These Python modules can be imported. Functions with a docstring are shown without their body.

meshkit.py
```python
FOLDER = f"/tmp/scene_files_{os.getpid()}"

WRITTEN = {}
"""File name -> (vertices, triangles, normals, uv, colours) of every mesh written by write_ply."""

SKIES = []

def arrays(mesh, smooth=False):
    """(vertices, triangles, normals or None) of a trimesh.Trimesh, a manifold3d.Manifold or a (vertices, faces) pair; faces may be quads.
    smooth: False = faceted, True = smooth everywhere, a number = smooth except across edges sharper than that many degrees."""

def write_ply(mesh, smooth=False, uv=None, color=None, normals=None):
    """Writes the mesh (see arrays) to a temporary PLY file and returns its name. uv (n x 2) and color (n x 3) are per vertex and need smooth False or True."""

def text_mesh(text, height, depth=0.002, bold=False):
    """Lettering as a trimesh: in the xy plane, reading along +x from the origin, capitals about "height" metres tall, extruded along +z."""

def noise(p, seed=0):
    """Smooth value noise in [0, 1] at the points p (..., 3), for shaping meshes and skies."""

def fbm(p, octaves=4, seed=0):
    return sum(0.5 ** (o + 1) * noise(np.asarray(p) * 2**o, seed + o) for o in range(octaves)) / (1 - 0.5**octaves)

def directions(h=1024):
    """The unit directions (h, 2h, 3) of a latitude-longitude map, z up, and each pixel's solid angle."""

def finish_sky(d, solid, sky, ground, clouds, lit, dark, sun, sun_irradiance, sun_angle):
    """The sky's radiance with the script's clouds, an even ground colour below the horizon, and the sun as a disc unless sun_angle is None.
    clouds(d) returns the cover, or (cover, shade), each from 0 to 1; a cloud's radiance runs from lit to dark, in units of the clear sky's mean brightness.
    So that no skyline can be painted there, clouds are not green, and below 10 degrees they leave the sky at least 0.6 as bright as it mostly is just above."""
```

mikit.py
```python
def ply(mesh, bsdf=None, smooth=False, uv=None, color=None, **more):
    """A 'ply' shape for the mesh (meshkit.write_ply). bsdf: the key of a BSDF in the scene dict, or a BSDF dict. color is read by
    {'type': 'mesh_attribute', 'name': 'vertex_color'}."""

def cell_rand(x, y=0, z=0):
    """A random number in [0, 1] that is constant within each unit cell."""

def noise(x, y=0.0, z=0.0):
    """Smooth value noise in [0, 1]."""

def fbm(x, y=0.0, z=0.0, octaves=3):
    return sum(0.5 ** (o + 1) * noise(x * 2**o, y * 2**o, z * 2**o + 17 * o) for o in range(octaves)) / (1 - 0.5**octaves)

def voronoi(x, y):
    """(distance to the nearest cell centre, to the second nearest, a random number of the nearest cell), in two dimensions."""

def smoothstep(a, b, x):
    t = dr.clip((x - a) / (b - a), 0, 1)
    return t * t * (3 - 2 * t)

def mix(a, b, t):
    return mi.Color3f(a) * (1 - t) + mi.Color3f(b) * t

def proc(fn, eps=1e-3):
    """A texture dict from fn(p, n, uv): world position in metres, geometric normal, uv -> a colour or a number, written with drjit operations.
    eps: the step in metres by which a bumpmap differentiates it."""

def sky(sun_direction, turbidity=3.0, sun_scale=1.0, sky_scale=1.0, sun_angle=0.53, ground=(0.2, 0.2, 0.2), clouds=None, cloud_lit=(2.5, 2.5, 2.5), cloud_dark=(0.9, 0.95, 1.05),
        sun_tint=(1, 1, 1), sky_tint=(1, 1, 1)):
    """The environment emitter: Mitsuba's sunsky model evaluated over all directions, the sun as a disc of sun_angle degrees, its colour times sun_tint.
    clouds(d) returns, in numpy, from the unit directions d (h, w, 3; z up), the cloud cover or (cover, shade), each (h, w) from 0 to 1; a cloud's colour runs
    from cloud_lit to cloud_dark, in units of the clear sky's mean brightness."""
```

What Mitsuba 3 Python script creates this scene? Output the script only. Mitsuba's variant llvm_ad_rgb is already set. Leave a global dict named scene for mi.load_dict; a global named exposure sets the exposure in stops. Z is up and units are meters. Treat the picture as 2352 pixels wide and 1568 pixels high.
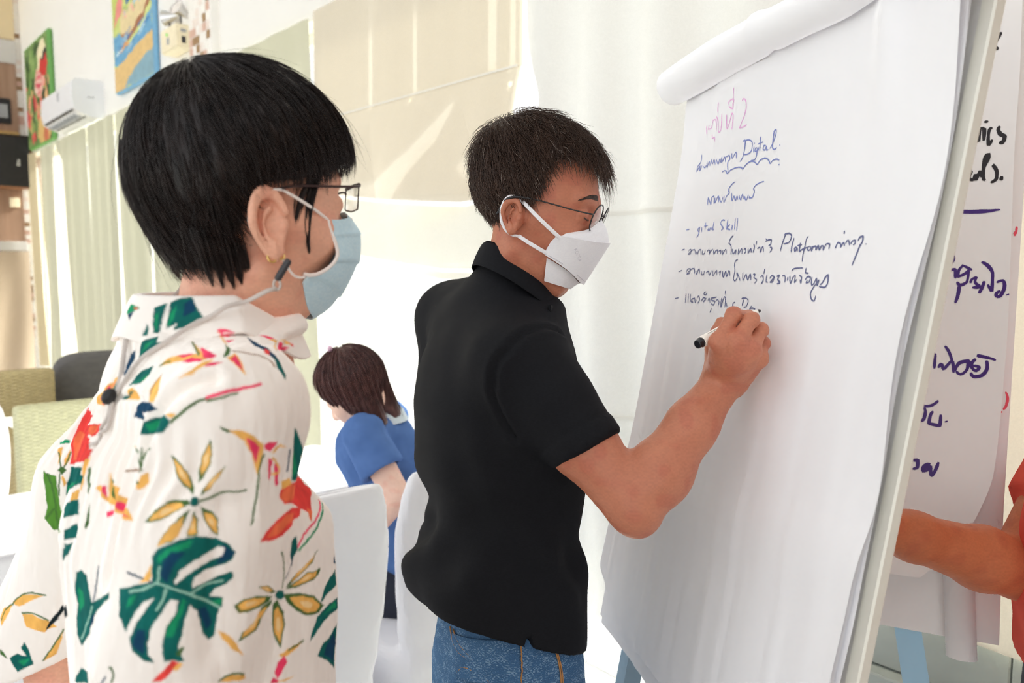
import math
import numpy as np, trimesh, manifold3d, mitsuba as mi, drjit as dr
import shapely.geometry as sg
from scipy.spatial import cKDTree
from scipy.interpolate import CubicSpline, PchipInterpolator
from scipy.ndimage import zoom as nd_zoom
import mikit, meshkit
from mikit import proc, noise, fbm, voronoi, cell_rand, smoothstep, mix
T = mi.ScalarTransform4f
scene, labels = {}, {}

# ------------------------------------------------------------------ camera, sky, exposure
PITCH = math.radians(5.432)
EYE = np.array([0.0, 0.0, 1.5])
scene['camera'] = {'type': 'thinlens', 'fov': 65.45, 'fov_axis': 'x', 'aperture_radius': 0.0026, 'focus_distance': 1.12,
    'near_clip': 0.05, 'far_clip': 200.0,
    'to_world': T().look_at(origin=EYE.tolist(), target=[0, math.cos(PITCH), 1.5 - math.sin(PITCH)], up=[0, 0, 1])}
def overcast(d):
    # an even white cloud deck, with soft mottling
    return 0.93 + 0.07 * meshkit.fbm(d * 3.0, 3), 0.25 * meshkit.fbm(d * 2.0 + 9, 3)
scene['sky'] = mikit.sky((0.748 * 0.78 + 0.25, 0.664 * 0.78 - 0.12, 0.60), turbidity=4.0, sun_angle=16.0, sun_scale=0.9, sun_tint=(0.74, 0.96, 1.30), sky_scale=1.0, ground=(0.62, 0.61, 0.58),
    clouds=overcast, cloud_lit=(1.0, 1.0, 1.0), cloud_dark=(0.8, 0.82, 0.86))
exposure = 3.5

# ------------------------------------------------------------------ helpers
def lin(r, g, b):
    """sRGB 0..255 -> linear triple"""
    c = np.array([r, g, b]) / 255.0
    return tuple(float(x) for x in np.where(c < 0.04045, c / 12.92, ((c + 0.055) / 1.055) ** 2.4))
def rgb(c): return {'type': 'rgb', 'value': [float(x) for x in c]}
def mat(key, color, rough=0.5, metallic=0.0, spec=0.4, bump=None, bump_scale=1.0, **more):
    b = {'type': 'principled', 'base_color': rgb(color) if isinstance(color, (tuple, list)) else color,
         'roughness': rough, 'metallic': metallic, 'specular': spec, **more}
    if bump is not None:
        b = {'type': 'bumpmap', 'arbitrary': bump, 'scale': bump_scale, 'bsdf': b}
    scene[key] = {'type': 'twosided', 'bsdf': b}
def cloth_thin(key, color, trans, rough=0.9, **more):
    scene[key] = {'type': 'principledthin', 'base_color': rgb(color) if isinstance(color, (tuple, list)) else color,
         'roughness': rough, 'diff_trans': trans, 'spec_trans': 0.0, 'eta': 1.2, **more}
def free(key):
    if key not in scene and key not in labels: return key
    i = 1
    while f'{key}_{i:03d}' in scene or f'{key}_{i:03d}' in labels: i += 1
    return f'{key}_{i:03d}'
def thing(name, label, cat, group=None):
    key = free(name); labels[key] = {'label': label, 'category': cat}
    if group: labels[key]['group'] = group
    return key
def part(parent, name, mesh, m, smooth=30, label=None, kind=None, **kw):
    key = free(f'{parent}__{name}')
    scene[key] = mikit.ply(mesh, m, smooth=smooth, **kw)
    d = {}
    if label: d['label'] = label
    if kind: d['kind'] = kind
    if d: labels[key] = d
    return key
def whole(name, mesh, m, label, cat, smooth=30, group=None, **kw):
    key = free(name); scene[key] = mikit.ply(mesh, m, smooth=smooth, **kw)
    labels[key] = {'label': label, 'category': cat}
    if group: labels[key]['group'] = group
    return key
def struct(name, mesh, m, smooth=False, label=None, **kw):
    scene[name] = mikit.ply(mesh, m, smooth=smooth, **kw); labels[name] = {'kind': 'structure'}
    if label: labels[name]['label'] = label
    return name
cat = trimesh.util.concatenate
def frame_mat(o, x, y, z):
    M = np.eye(4); M[:3, 0], M[:3, 1], M[:3, 2], M[:3, 3] = x, y, z, o
    return M
def unit(v): v = np.asarray(v, float); return v / np.linalg.norm(v)
def box(lo, hi, r=0.0, M=None):
    """an axis-aligned box, chamfered by r"""
    lo, hi = np.minimum(lo, hi).astype(float), np.maximum(lo, hi).astype(float)
    if r > 0:
        r = min(r, 0.45 * (hi - lo).min())
        pts = []
        for k in range(3):
            e = np.full(3, r); e[k] = 0
            for s in np.ndindex(2, 2, 2):
                pts.append(np.where(s, hi - e, lo + e))
        m = trimesh.Trimesh(*hull_arrays(np.array(pts)), process=False)
    else:
        m = trimesh.creation.box(bounds=[lo, hi])
    if M is not None: m.apply_transform(M)
    return m
def hull_arrays(p):
    h = manifold3d.Manifold.hull_points(np.asarray(p, float)).to_mesh()
    return np.array(h.vert_properties[:, :3]), np.array(h.tri_verts)
def grid_mesh(P, closed_u=False, closed_v=False):
    """P (nu, nv, 3) -> mesh of quads"""
    nu, nv = P.shape[:2]; idx = np.arange(nu * nv).reshape(nu, nv)
    a = np.concatenate([idx, idx[:1]], 0) if closed_u else idx
    if closed_v: a = np.concatenate([a, a[:, :1]], 1)
    q = np.stack([a[:-1, :-1], a[1:, :-1], a[1:, 1:], a[:-1, 1:]], -1).reshape(-1, 4)
    return trimesh.Trimesh(P.reshape(-1, 3), np.vstack([q[:, [0, 1, 2]], q[:, [0, 2, 3]]]), process=False)
def tube(pts, r, sides=8, flat=None, caps=True):
    """a tube along pts; r number or array; flat=(normal, ratio) squashes it along a normal"""
    p = np.asarray(pts, float); n = len(p); r = np.broadcast_to(r, (n,)).astype(float)
    t = np.gradient(p, axis=0); t /= np.linalg.norm(t, axis=1, keepdims=True) + 1e-12
    ref = np.array([0, 0, 1.0]) if abs(t[0, 2]) < 0.9 else np.array([1.0, 0, 0])
    a = np.zeros_like(p); v = np.cross(t[0], ref)
    for i in range(n):
        v = v - t[i] * (v @ t[i]); v /= np.linalg.norm(v) + 1e-12; a[i] = v
    b = np.cross(t, a)
    ang = np.arange(sides) * 2 * np.pi / sides
    P = p[:, None] + r[:, None, None] * (np.cos(ang)[None, :, None] * a[:, None] + np.sin(ang)[None, :, None] * b[:, None])
    if flat is not None:
        nn = np.broadcast_to(unit(flat[0]) if np.ndim(flat[0]) == 1 else flat[0], p.shape)
        off = P - p[:, None]; c = (off * nn[:, None]).sum(-1, keepdims=True)
        P = p[:, None] + off - c * nn[:, None] * (1 - flat[1])
    m = grid_mesh(P, closed_v=True)
    if caps:
        V = np.vstack([m.vertices, p[:1], p[-1:]]); k = len(m.vertices)
        j = np.arange(sides); jn = (j + 1) % sides; L = (n - 1) * sides
        F = np.vstack([m.faces, np.stack([j, jn, np.full(sides, k)], 1)[:, [0, 1, 2]], np.stack([L + jn, L + j, np.full(sides, k + 1)], 1)])
        m = trimesh.Trimesh(V, F, process=False)
    m.fix_normals() if len(m.faces) < 3000 else None
    return m
def spline(pts, n):
    p = np.asarray(pts, float); d = np.r_[0, np.cumsum(np.linalg.norm(np.diff(p, axis=0), axis=1))]
    return CubicSpline(d, p)(np.linspace(0, d[-1], n))
def revolve(profile, M=None, sides=32):
    m = trimesh.creation.revolve(np.asarray(profile, float), sections=sides)
    if M is not None: m.apply_transform(M)
    return m
def extrude(poly, depth, M=None):
    m = trimesh.creation.extrude_polygon(sg.Polygon(poly) if not hasattr(poly, 'exterior') else poly, depth, engine='earcut')
    if M is not None: m.apply_transform(M)
    return m

# signed distance modelling: a field on a grid, meshed with surface nets
def sd_cone(P, a, b, ra, rb):
    a, b = np.asarray(a, np.float32), np.asarray(b, np.float32); ab = b - a
    t = np.clip(((P - a) @ ab) / (ab @ ab), 0, 1)
    return np.linalg.norm(P - a - t[:, None] * ab, axis=1) - (ra + (rb - ra) * t)
def sd_ell(P, c, r, R=None):
    q = P - np.asarray(c, np.float32)
    if R is not None: q = q @ np.asarray(R, np.float32)      # columns of R: the ellipsoid's axes
    r = np.asarray(r, np.float32); k0 = np.linalg.norm(q / r, axis=1); k1 = np.linalg.norm(q / (r * r), axis=1)
    return k0 * (k0 - 1) / np.maximum(k1, 1e-9)
def smin(a, b, k):
    h = np.clip(0.5 + 0.5 * (b - a) / k, 0, 1)
    return b + (a - b) * h - k * h * (1 - h)
def smax(a, b, k): return -smin(-a, -b, k)
def sd_chain(P, pts, rad, k=0.01):
    d = None
    for i in range(len(pts) - 1):
        e = sd_cone(P, pts[i], pts[i + 1], rad[i], rad[i + 1]); d = e if d is None else smin(d, e, k)
    return d
def sdf_mesh(fn, lo, hi, h, coarse=4):
    lo, hi = np.asarray(lo, float), np.asarray(hi, float)
    nc = np.ceil((hi - lo) / (h * coarse)).astype(int) + 1
    H = h * coarse
    ax = [lo[k] + H * np.arange(nc[k]) for k in range(3)]
    g = np.stack(np.meshgrid(*ax, indexing='ij'), -1).reshape(-1, 3).astype(np.float32)
    Fc = np.concatenate([fn(c) for c in np.array_split(g, max(1, len(g) // 200000))]).reshape(nc)
    # cells of the coarse grid that the surface may cross
    n = (nc - 1) * coarse + 1
    near = np.abs(Fc) < H * 1.9
    F = np.repeat(np.repeat(np.repeat(Fc, coarse, 0), coarse, 1), coarse, 2)
    off = coarse // 2
    F = F[off:off + n[0], off:off + n[1], off:off + n[2]]
    m = np.repeat(np.repeat(np.repeat(near, coarse, 0), coarse, 1), coarse, 2)[off:off + n[0], off:off + n[1], off:off + n[2]]
    F = np.ascontiguousarray(F); idx = np.argwhere(m)
    pts = (lo + idx * h).astype(np.float32)
    F[m] = np.concatenate([fn(c) for c in np.array_split(pts, max(1, len(pts) // 200000))])
    ins = F < 0
    s = sum(ins[i:n[0] - 1 + i, j:n[1] - 1 + j, k:n[2] - 1 + k].astype(np.int8) for i, j, k in np.ndindex(2, 2, 2))
    cells = np.argwhere((s > 0) & (s < 8))
    num = -np.ones(tuple(n - 1), np.int64); num[tuple(cells.T)] = np.arange(len(cells))
    acc, cnt = np.zeros((len(cells), 3)), np.zeros(len(cells))
    for a in range(3):
        b, c = [k for k in range(3) if k != a]
        for u, v in np.ndindex(2, 2):
            p0 = cells.copy(); p0[:, b] += u; p0[:, c] += v; p1 = p0.copy(); p1[:, a] += 1
            f0, f1 = F[tuple(p0.T)], F[tuple(p1.T)]; x = (f0 < 0) != (f1 < 0)
            t = f0[x] / (f0[x] - f1[x]); q = (p0[x] - cells[x]).astype(float); q[:, a] += t
            acc[x] += q; cnt[x] += 1
    V = lo + h * (cells + acc / cnt[:, None])
    quads = []
    for a in range(3):
        b, c = (a + 1) % 3, (a + 2) % 3
        sl0 = [slice(1, n[k] - 1) for k in range(3)]; sl0[a] = slice(0, n[a] - 1)
        sl1 = list(sl0); sl1[a] = slice(1, n[a])
        i0, i1 = ins[tuple(sl0)], ins[tuple(sl1)]
        e = np.argwhere(i0 != i1); flip = i0[tuple(e.T)]
        base = e + np.array([0 if k == a else 1 for k in range(3)])
        def cell(db, dc):
            q = base.copy(); q[:, b] -= db; q[:, c] -= dc; return num[tuple(q.T)]
        Q = np.stack([cell(1, 1), cell(0, 1), cell(0, 0), cell(1, 0)], 1)
        Q[~flip] = Q[~flip][:, ::-1]; quads.append(Q)
    Q = np.vstack(quads); Q = Q[(Q >= 0).all(1)]
    return trimesh.Trimesh(V, np.vstack([Q[:, [0, 1, 2]], Q[:, [0, 2, 3]]]), process=False)
def vnormals(m):
    n = np.zeros((len(m.vertices), 3)); v = m.vertices; f = m.faces
    fn_ = np.cross(v[f[:, 1]] - v[f[:, 0]], v[f[:, 2]] - v[f[:, 0]])
    for k in range(3): np.add.at(n, f[:, k], fn_)
    return n / np.maximum(np.linalg.norm(n, axis=1, keepdims=True), 1e-12)
def loft_sd(P, axis_pts, half, yaw, power=2.0, axis_k=2):
    """a stack of (super)ellipse sections along z: axis_pts (n,3), half (n,2), yaw of the first half axis"""
    A, Hh = np.asarray(axis_pts, float), np.asarray(half, float); o = np.argsort(A[:, 2]); A, Hh = A[o], Hh[o]
    z = np.clip(P[:, 2], A[0, 2], A[-1, 2])
    cx_, cy_ = PchipInterpolator(A[:, 2], A[:, 0])(z), PchipInterpolator(A[:, 2], A[:, 1])(z)
    a_, b_ = PchipInterpolator(A[:, 2], Hh[:, 0])(z), PchipInterpolator(A[:, 2], Hh[:, 1])(z)
    dx, dy = P[:, 0] - cx_, P[:, 1] - cy_; c, s = math.cos(yaw), math.sin(yaw)
    u, v = np.abs(dx * c + dy * s), np.abs(-dx * s + dy * c)
    k = ((u / a_) ** power + (v / b_) ** power) ** (1 / power)
    d = (k - 1) * np.minimum(a_, b_) * 0.9
    ez = np.maximum(np.maximum(A[0, 2] - P[:, 2], P[:, 2] - A[-1, 2]), -0.2)
    return np.where(ez > 0, np.sqrt(np.maximum(d, 0) ** 2 + ez ** 2) + np.minimum(d, 0) * 0, np.maximum(d, ez)).astype(np.float32)

# ------------------------------------------------------------------ the room: one long window wall, an end wall, a tiled floor
W0 = np.array([0.345, 2.455, 0.0]); WD = unit([-0.664, 0.748, 0]); WN = np.array([-WD[1], WD[0], 0.0])
MW = frame_mat(W0, WD, WN, [0, 0, 1])            # wall frame: s along the wall, o off it towards the room, z up
def on_wall(m): m.apply_transform(MW); return m
def wbox(s0, s1, o0, o1, z0, z1, r=0.0): return on_wall(box([s0, o0, z0], [s1, o1, z1], r))
def wpt(s, o, z): return W0 + WD * s + WN * o + np.array([0, 0, z])
S_END = 8.42
mat('wall_paint', proc(lambda p, n, uv: mix((0.86, 0.845, 0.815), (0.82, 0.80, 0.77), fbm(p.x * 3, p.y * 3, p.z * 3))), 0.7, spec=0.2)
mat('brown_board', proc(lambda p, n, uv: mix((0.30, 0.17, 0.11), (0.42, 0.27, 0.19), fbm((p.x + p.y) * 30, p.z * 1.5, 0.0))), 0.45)
mat('white_trim', (0.82, 0.82, 0.81), 0.4)
mat('floor_tile', proc(lambda p, n, uv: mix((0.72, 0.72, 0.70), (0.64, 0.64, 0.63), fbm(p.x * 6, p.y * 6, p.z))), 0.22, spec=0.5)
mat('grout', (0.55, 0.54, 0.52), 0.8)
cloth_col = lambda a, b: proc(lambda p, n, uv: mix(a, b, fbm(uv.x * 7, uv.y * 1.1, 0.3, 3)) * (0.97 + 0.06 * noise(uv.x * 420, uv.y * 420)))
cloth_thin('curtain_cream', cloth_col((0.69, 0.625, 0.51), (0.765, 0.70, 0.585)), 0.24)
cloth_thin('curtain_white', cloth_col((0.765, 0.76, 0.72), (0.82, 0.815, 0.78)), 0.06)
cloth_thin('curtain_sage', cloth_col((0.56, 0.55, 0.41), (0.63, 0.615, 0.48)), 0.09)
cloth_thin('curtain_tan', cloth_col((0.48, 0.38, 0.28), (0.54, 0.43, 0.32)), 0.15)
scene['window_glass'] = {'type': 'thindielectric', 'int_ior': 1.5}

# floor: tiles near the camera side, each with its joint, then one slab under them
struct('floor', trimesh.creation.box(bounds=[[-9, -4, -0.1], [5, 11, -0.006]]), 'grout')
tile_mesh = box([0.002, 0.002, -0.006], [0.598, 0.598, 0.0], 0.0015)
tile_ply = mikit.ply(tile_mesh, 'floor_tile')
for i in range(-5, 4):
    for j in range(0, 9):
        scene[free('floor__tile')] = {**tile_ply, 'to_world': T(np.ascontiguousarray(frame_mat([0, 0, 0], WD, WN, [0, 0, 1]) @ trimesh.transformations.translation_matrix([0.6 * (j - 1) + 1.2, 0.6 * i - 1.4, 0])))}

# window wall: the solid band above the curtains, a low kerb under the glass, mullions and panes between
struct('wall_window', wbox(-3.2, S_END + 0.4, -0.22, 0.0, 2.66, 4.9), 'wall_paint')
struct('ceiling', wbox(-3.2, S_END + 0.4, -0.22, 2.6, 4.9, 5.0), 'wall_paint')
struct('wall_right', box([1.46, -3.4, 0], [1.60, 1.10, 3.2]), 'brown_board')
struct('trim_1', wbox(-3.2, S_END + 0.4, -0.20, -0.02, 0.0, 0.10), 'white_trim')
for k, s0 in enumerate(np.arange(-3.0, 8.4, 1.62)):
    w = 1.62
    fr = [wbox(s0, s0 + 0.05, -0.16, -0.10, 0.1, 2.66, 0.004), wbox(s0 + w - 0.05, s0 + w, -0.16, -0.10, 0.1, 2.66, 0.004),
          wbox(s0, s0 + w, -0.16, -0.10, 2.60, 2.66, 0.004), wbox(s0, s0 + w, -0.16, -0.10, 0.1, 0.16, 0.004)]
    struct(f'window_{k + 1}', cat(fr), 'white_trim')
    scene[f'window_{k + 1}__pane'] = mikit.ply(on_wall(grid_mesh(np.array([[[s0 + 0.05, -0.13, 0.16], [s0 + 0.05, -0.13, 2.6]], [[s0 + w - 0.05, -0.13, 0.16], [s0 + w - 0.05, -0.13, 2.6]]]))), 'window_glass')

# mosaic pilaster on the wall above the curtains
mat('mosaic_white', (0.86, 0.84, 0.81), 0.2, spec=0.6); mat('mosaic_pink', (0.62, 0.40, 0.33), 0.2, spec=0.6)
mat('mosaic_brown', (0.30, 0.17, 0.08), 0.2, spec=0.6); mat('mosaic_rose', (0.80, 0.71, 0.66), 0.25, spec=0.6)
TILES = ['mosaic_white', 'mosaic_pink', 'mosaic_brown', 'mosaic_rose']
rng = np.random.default_rng(11)
struct('trim_2', wbox(3.06, 3.40, 0.0, 0.05, 2.66, 4.9), 'wall_paint', label='pilaster on the white wall faced with white and brown mosaic tiles')
for r_ in range(22):
    for c_ in range(6):
        m_ = TILES[rng.choice(4, p=[0.45, 0.14, 0.2, 0.21])]
        s_, z_ = 3.072 + c_ * 0.0535, 2.70 + r_ * 0.052
        part('trim_2', 'mosaic_tile', wbox(s_ + 0.003, s_ + 0.050, 0.0475, 0.054, z_ + 0.003, z_ + 0.049, 0.0015), m_, False)

# end wall: upper plaster, brown boards, silver rail, tan drapes, two mosaic edgings
def ebox(o0, o1, t0, t1, z0, z1, r=0.0):          # o along the end wall, t off it towards the room
    return on_wall(box([S_END - t1, o0, z0], [S_END - t0, o1, z1], r))
mat('silver_rail', (0.62, 0.60, 0.58), 0.35, metallic=0.3)
struct('wall_end', ebox(-0.4, 5.0, -0.2, 0.0, 0, 4.9), 'wall_paint')
for k in range(8):
    part('wall_end', 'board', ebox(0.06 + 0.30 * k, 0.352 + 0.30 * k, 0.0, 0.05, 1.74, 3.62, 0.004), 'brown_board', False)
part('wall_end', 'rail', ebox(0.05, 2.9, 0.0, 0.09, 1.66, 1.76, 0.006), 'silver_rail', False, label='silver horizontal rail above the tan drape')
part('wall_end', 'beam', ebox(0.055, 2.9, 0.0, 0.07, 3.62, 3.86, 0.006), 'silver_rail', False, label='pale grey beam above the brown boards')
mat('cream_panel', (0.74, 0.60, 0.38), 0.6); part('wall_end', 'panel', ebox(0.055, 2.9, 0.0, 0.05, 3.87, 4.9, 0.006), 'cream_panel', False)
mk = 0
for col, o_ in enumerate((0.004, )):
    for r_ in range(86):
        m_ = TILES[rng.choice(4, p=[0.62, 0.14, 0.10, 0.14])]
        z_ = 0.62 + r_ * 0.045
        part('wall_end', 'mosaic_tile', ebox(o_, o_ + 0.05, 0.0, 0.008, z_, z_ + 0.042), m_, False)

# ------------------------------------------------------------------ curtains and blinds on the window wall
def drape(s0, s1, z0, z1, off, ns=60, nz=70, edge0=None, edge1=None, hem=None, top=None):
    """cloth between s0..s1 and z0..z1; off(s, z) its distance from the wall; edge0/edge1(z) move its side edges; hem(s) its lower edge"""
    u, v = np.meshgrid(np.linspace(0, 1, ns), np.linspace(0, 1, nz), indexing='ij')
    zl = z0 if hem is None else hem(s0 + (s1 - s0) * u)
    zt = z1 if top is None else top(s0 + (s1 - s0) * u)
    Z = zl + (zt - zl) * v
    e0 = s0 + (0 if edge0 is None else edge0(Z)); e1 = s1 + (0 if edge1 is None else edge1(Z))
    S = e0 + (e1 - e0) * u
    O = off(S, Z)
    m = on_wall(grid_mesh(np.stack([S, O, Z], -1)))
    return m, np.stack([S, Z], -1).reshape(-1, 2)
def nz2(a, b, seed=0): return meshkit.noise(np.stack([np.asarray(a, float), np.asarray(b, float), np.zeros_like(np.asarray(a, float))], -1), seed)
def folds(amp, freq, seed, base=0.03, grow=0.6):
    def f(s, z):
        k = np.clip((2.64 - z) / 2.2, 0, 1)
        return base + amp * (0.4 + grow * k) * (np.sin(s * freq * 6.283 + 2.2 * nz2(s * 1.5, z * 0.5, seed)) * 0.5 + (nz2(s * freq * 1.7, z * 0.35, seed + 3) - 0.5) * 1.6)
    return f
def curtain(label, m_uv, material, seams=(), group=None):
    m, uv = m_uv
    key = whole('curtain', m, material, label, 'curtain', True, group, uv=uv)
    return key
def seam_strip(parent, s0, s1, z, off, material='curtain_seam', h=0.006):
    ss = np.linspace(s0, s1, 50); zz = z(ss) if callable(z) else np.full(50, z)
    P = np.stack([np.stack([ss, off(ss, zz + dz) + 0.0035, zz + dz], -1) for dz in (-h, 0, h)], 1)
    P[:, 1, 1] += 0.0025
    part(parent, 'seam', on_wall(grid_mesh(P)), material, True)
mat('parapet', proc(lambda p, n, uv: mix(lin(176, 182, 176), lin(160, 166, 162), fbm(p.x * 9, p.y * 9, p.z * 9))), 0.5)
for k, (a_, b_) in enumerate(((-1.098, -0.716), (-1.18, -1.102), (-2.6, -1.24))):
    part('wall_window', 'panel', wbox(a_, b_, -0.03, 0.02, 0.55, 0.72, 0.003), 'parapet', False)
    part('wall_window', 'panel', wbox(a_, b_, -0.03, 0.06, 0.0, 0.545, 0.004), 'parapet', False)
cloth_thin('curtain_seam', (0.80, 0.785, 0.73), 0.05)

# the white curtain right of the sunlit slit, with two hems sewn across
fA = lambda s, z: folds(0.075, 4.2, 5, 0.06)(s, z) + 0.012 * np.exp(-((z - 1.655) / 0.03) ** 2) + 0.012 * np.exp(-((z - 1.04) / 0.03) ** 2)
kA = curtain('white curtain with sewn cross hems hanging between the two men and the bright slit', drape(-0.70, 0.395, 0.36, 2.70, fA, 90, 110,
    edge1=lambda z: -0.02 - 0.11 * np.exp(-((z - 2.02) / 0.17) ** 2) + 0.012 * np.sin(z * 7), hem=lambda s: 0.37 + 0.30 * np.clip((0.05 - s) / 0.7, 0, 1) ** 1.0 + 0.05 * np.clip(s - 0.0, 0, 1) / 0.4), 'curtain_white')
seam_strip(kA, -0.69, 0.34, 1.655, fA); seam_strip(kA, -0.69, 0.36, 1.04, fA)
fA2 = folds(0.03, 1.6, 8, 0.05)
kA2 = curtain('cream curtain at the right edge of the photo behind the second flip chart', drape(-2.6, -0.715, 0.69, 2.70, fA2, 60, 60), 'curtain_cream')
# the blind between the slits: a flat upper cloth, a sagging lower bag, a second loose fold under it
flat = lambda s, z: 0.035 + 0.006 * (nz2(s * 6, z * 0.8, 2) - 0.5) + 0.02 * (nz2(s * 1.3, z * 1.1, 4) - 0.5)
def punch(m_uv, holes, grow=0.0):
    """drop the bits of a cloth whose (s, z) lies in one of the holes (eyelets, gaps between lining strips)"""
    import shapely
    m, sz = m_uv; cen = sz[m.faces].mean(1); k = np.zeros(len(cen), bool)
    for h in holes: k |= shapely.contains_xy(h, cen[:, 0], cen[:, 1])
    m.update_faces(~k); return m, sz
EYELETS = [sg.Point(1.060, 2.149).buffer(0.0085), sg.Point(0.466, 2.112).buffer(0.0095)]
kB = curtain('cream roman blind with a sagging lower fold behind the two people', drape(0.43, 1.885, 2.17, 2.68, flat, 70, 30), 'curtain_cream')
lined = lambda f: (lambda s, z: f(s, z) - 0.014)
m_, uv_ = punch(drape(0.44, 1.875, 2.165, 2.675, lined(flat), 260, 20), [sg.box(1.040, 2.0, 1.064, 2.8), sg.box(1.360, 2.0, 1.386, 2.8), sg.box(0.560, 2.2, 0.600, 2.8), sg.box(0.462, 2.1, 0.490, 2.8)])
part(kB, 'lining', m_, 'curtain_lining', True, uv=uv_)
def bag(s, z):
    u = np.clip((s - 0.43) / 1.455, 0, 1); k = np.clip((2.17 - z) / 0.42, 0, 1)
    return 0.04 + 0.13 * np.sin(np.pi * np.clip(u, 0.02, 0.98)) ** 0.6 * k ** 0.8 + 0.06 * k * (nz2(s * 2.2 + 1.5 * z, z * 2.0, 6) - 0.5) + 0.05 * k * np.abs(np.sin(s * 5.2 - z * 3.3))
bag_hem = lambda s: 1.722 + 0.085 * np.clip((s - 0.62) / 0.9, 0, 1.3) ** 1.25 + 0.03 * np.clip((0.62 - s) / 0.2, 0, 1)
m_, uv_ = punch(drape(0.43, 1.885, 1.75, 2.172, bag, 220, 90, hem=bag_hem), EYELETS)
part(kB, 'lower_fold', m_, 'curtain_cream', True, uv=uv_)
TRI = sg.Polygon([(0.765, 2.09), (0.80, 1.97), (0.90, 1.86), (1.018, 1.70), (1.22, 1.70), (1.45, 1.80), (1.62, 1.82), (1.30, 1.80), (1.12, 1.835), (0.93, 1.93)]).buffer(0.012)
m_, uv_ = punch(drape(0.44, 1.875, 1.75, 2.168, lined(bag), 220, 90, hem=lambda s: bag_hem(s) + 0.012), EYELETS + [TRI, sg.Polygon([(0.46, 1.72), (0.62, 1.90), (0.66, 1.86), (0.50, 1.70)])])
part(kB, 'lining', m_, 'curtain_lining', True, uv=uv_)
seam_strip(kB, 0.44, 1.875, 2.172, lambda s, z: bag(s, z), h=0.004)
bag2 = lambda s, z: 0.06 + 0.05 * np.clip((z - 1.50) / 0.24, 0, 1) ** 0.6 + 0.03 * (nz2(s * 2.2 - z * 2, z * 3, 9) - 0.5) + 0.02 * np.abs(np.sin(s * 3.1 + z * 9))
l_hem = lambda s: 1.488 + 0.085 * np.clip((s - 0.85) / 0.8, 0, 1.2)
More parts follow.
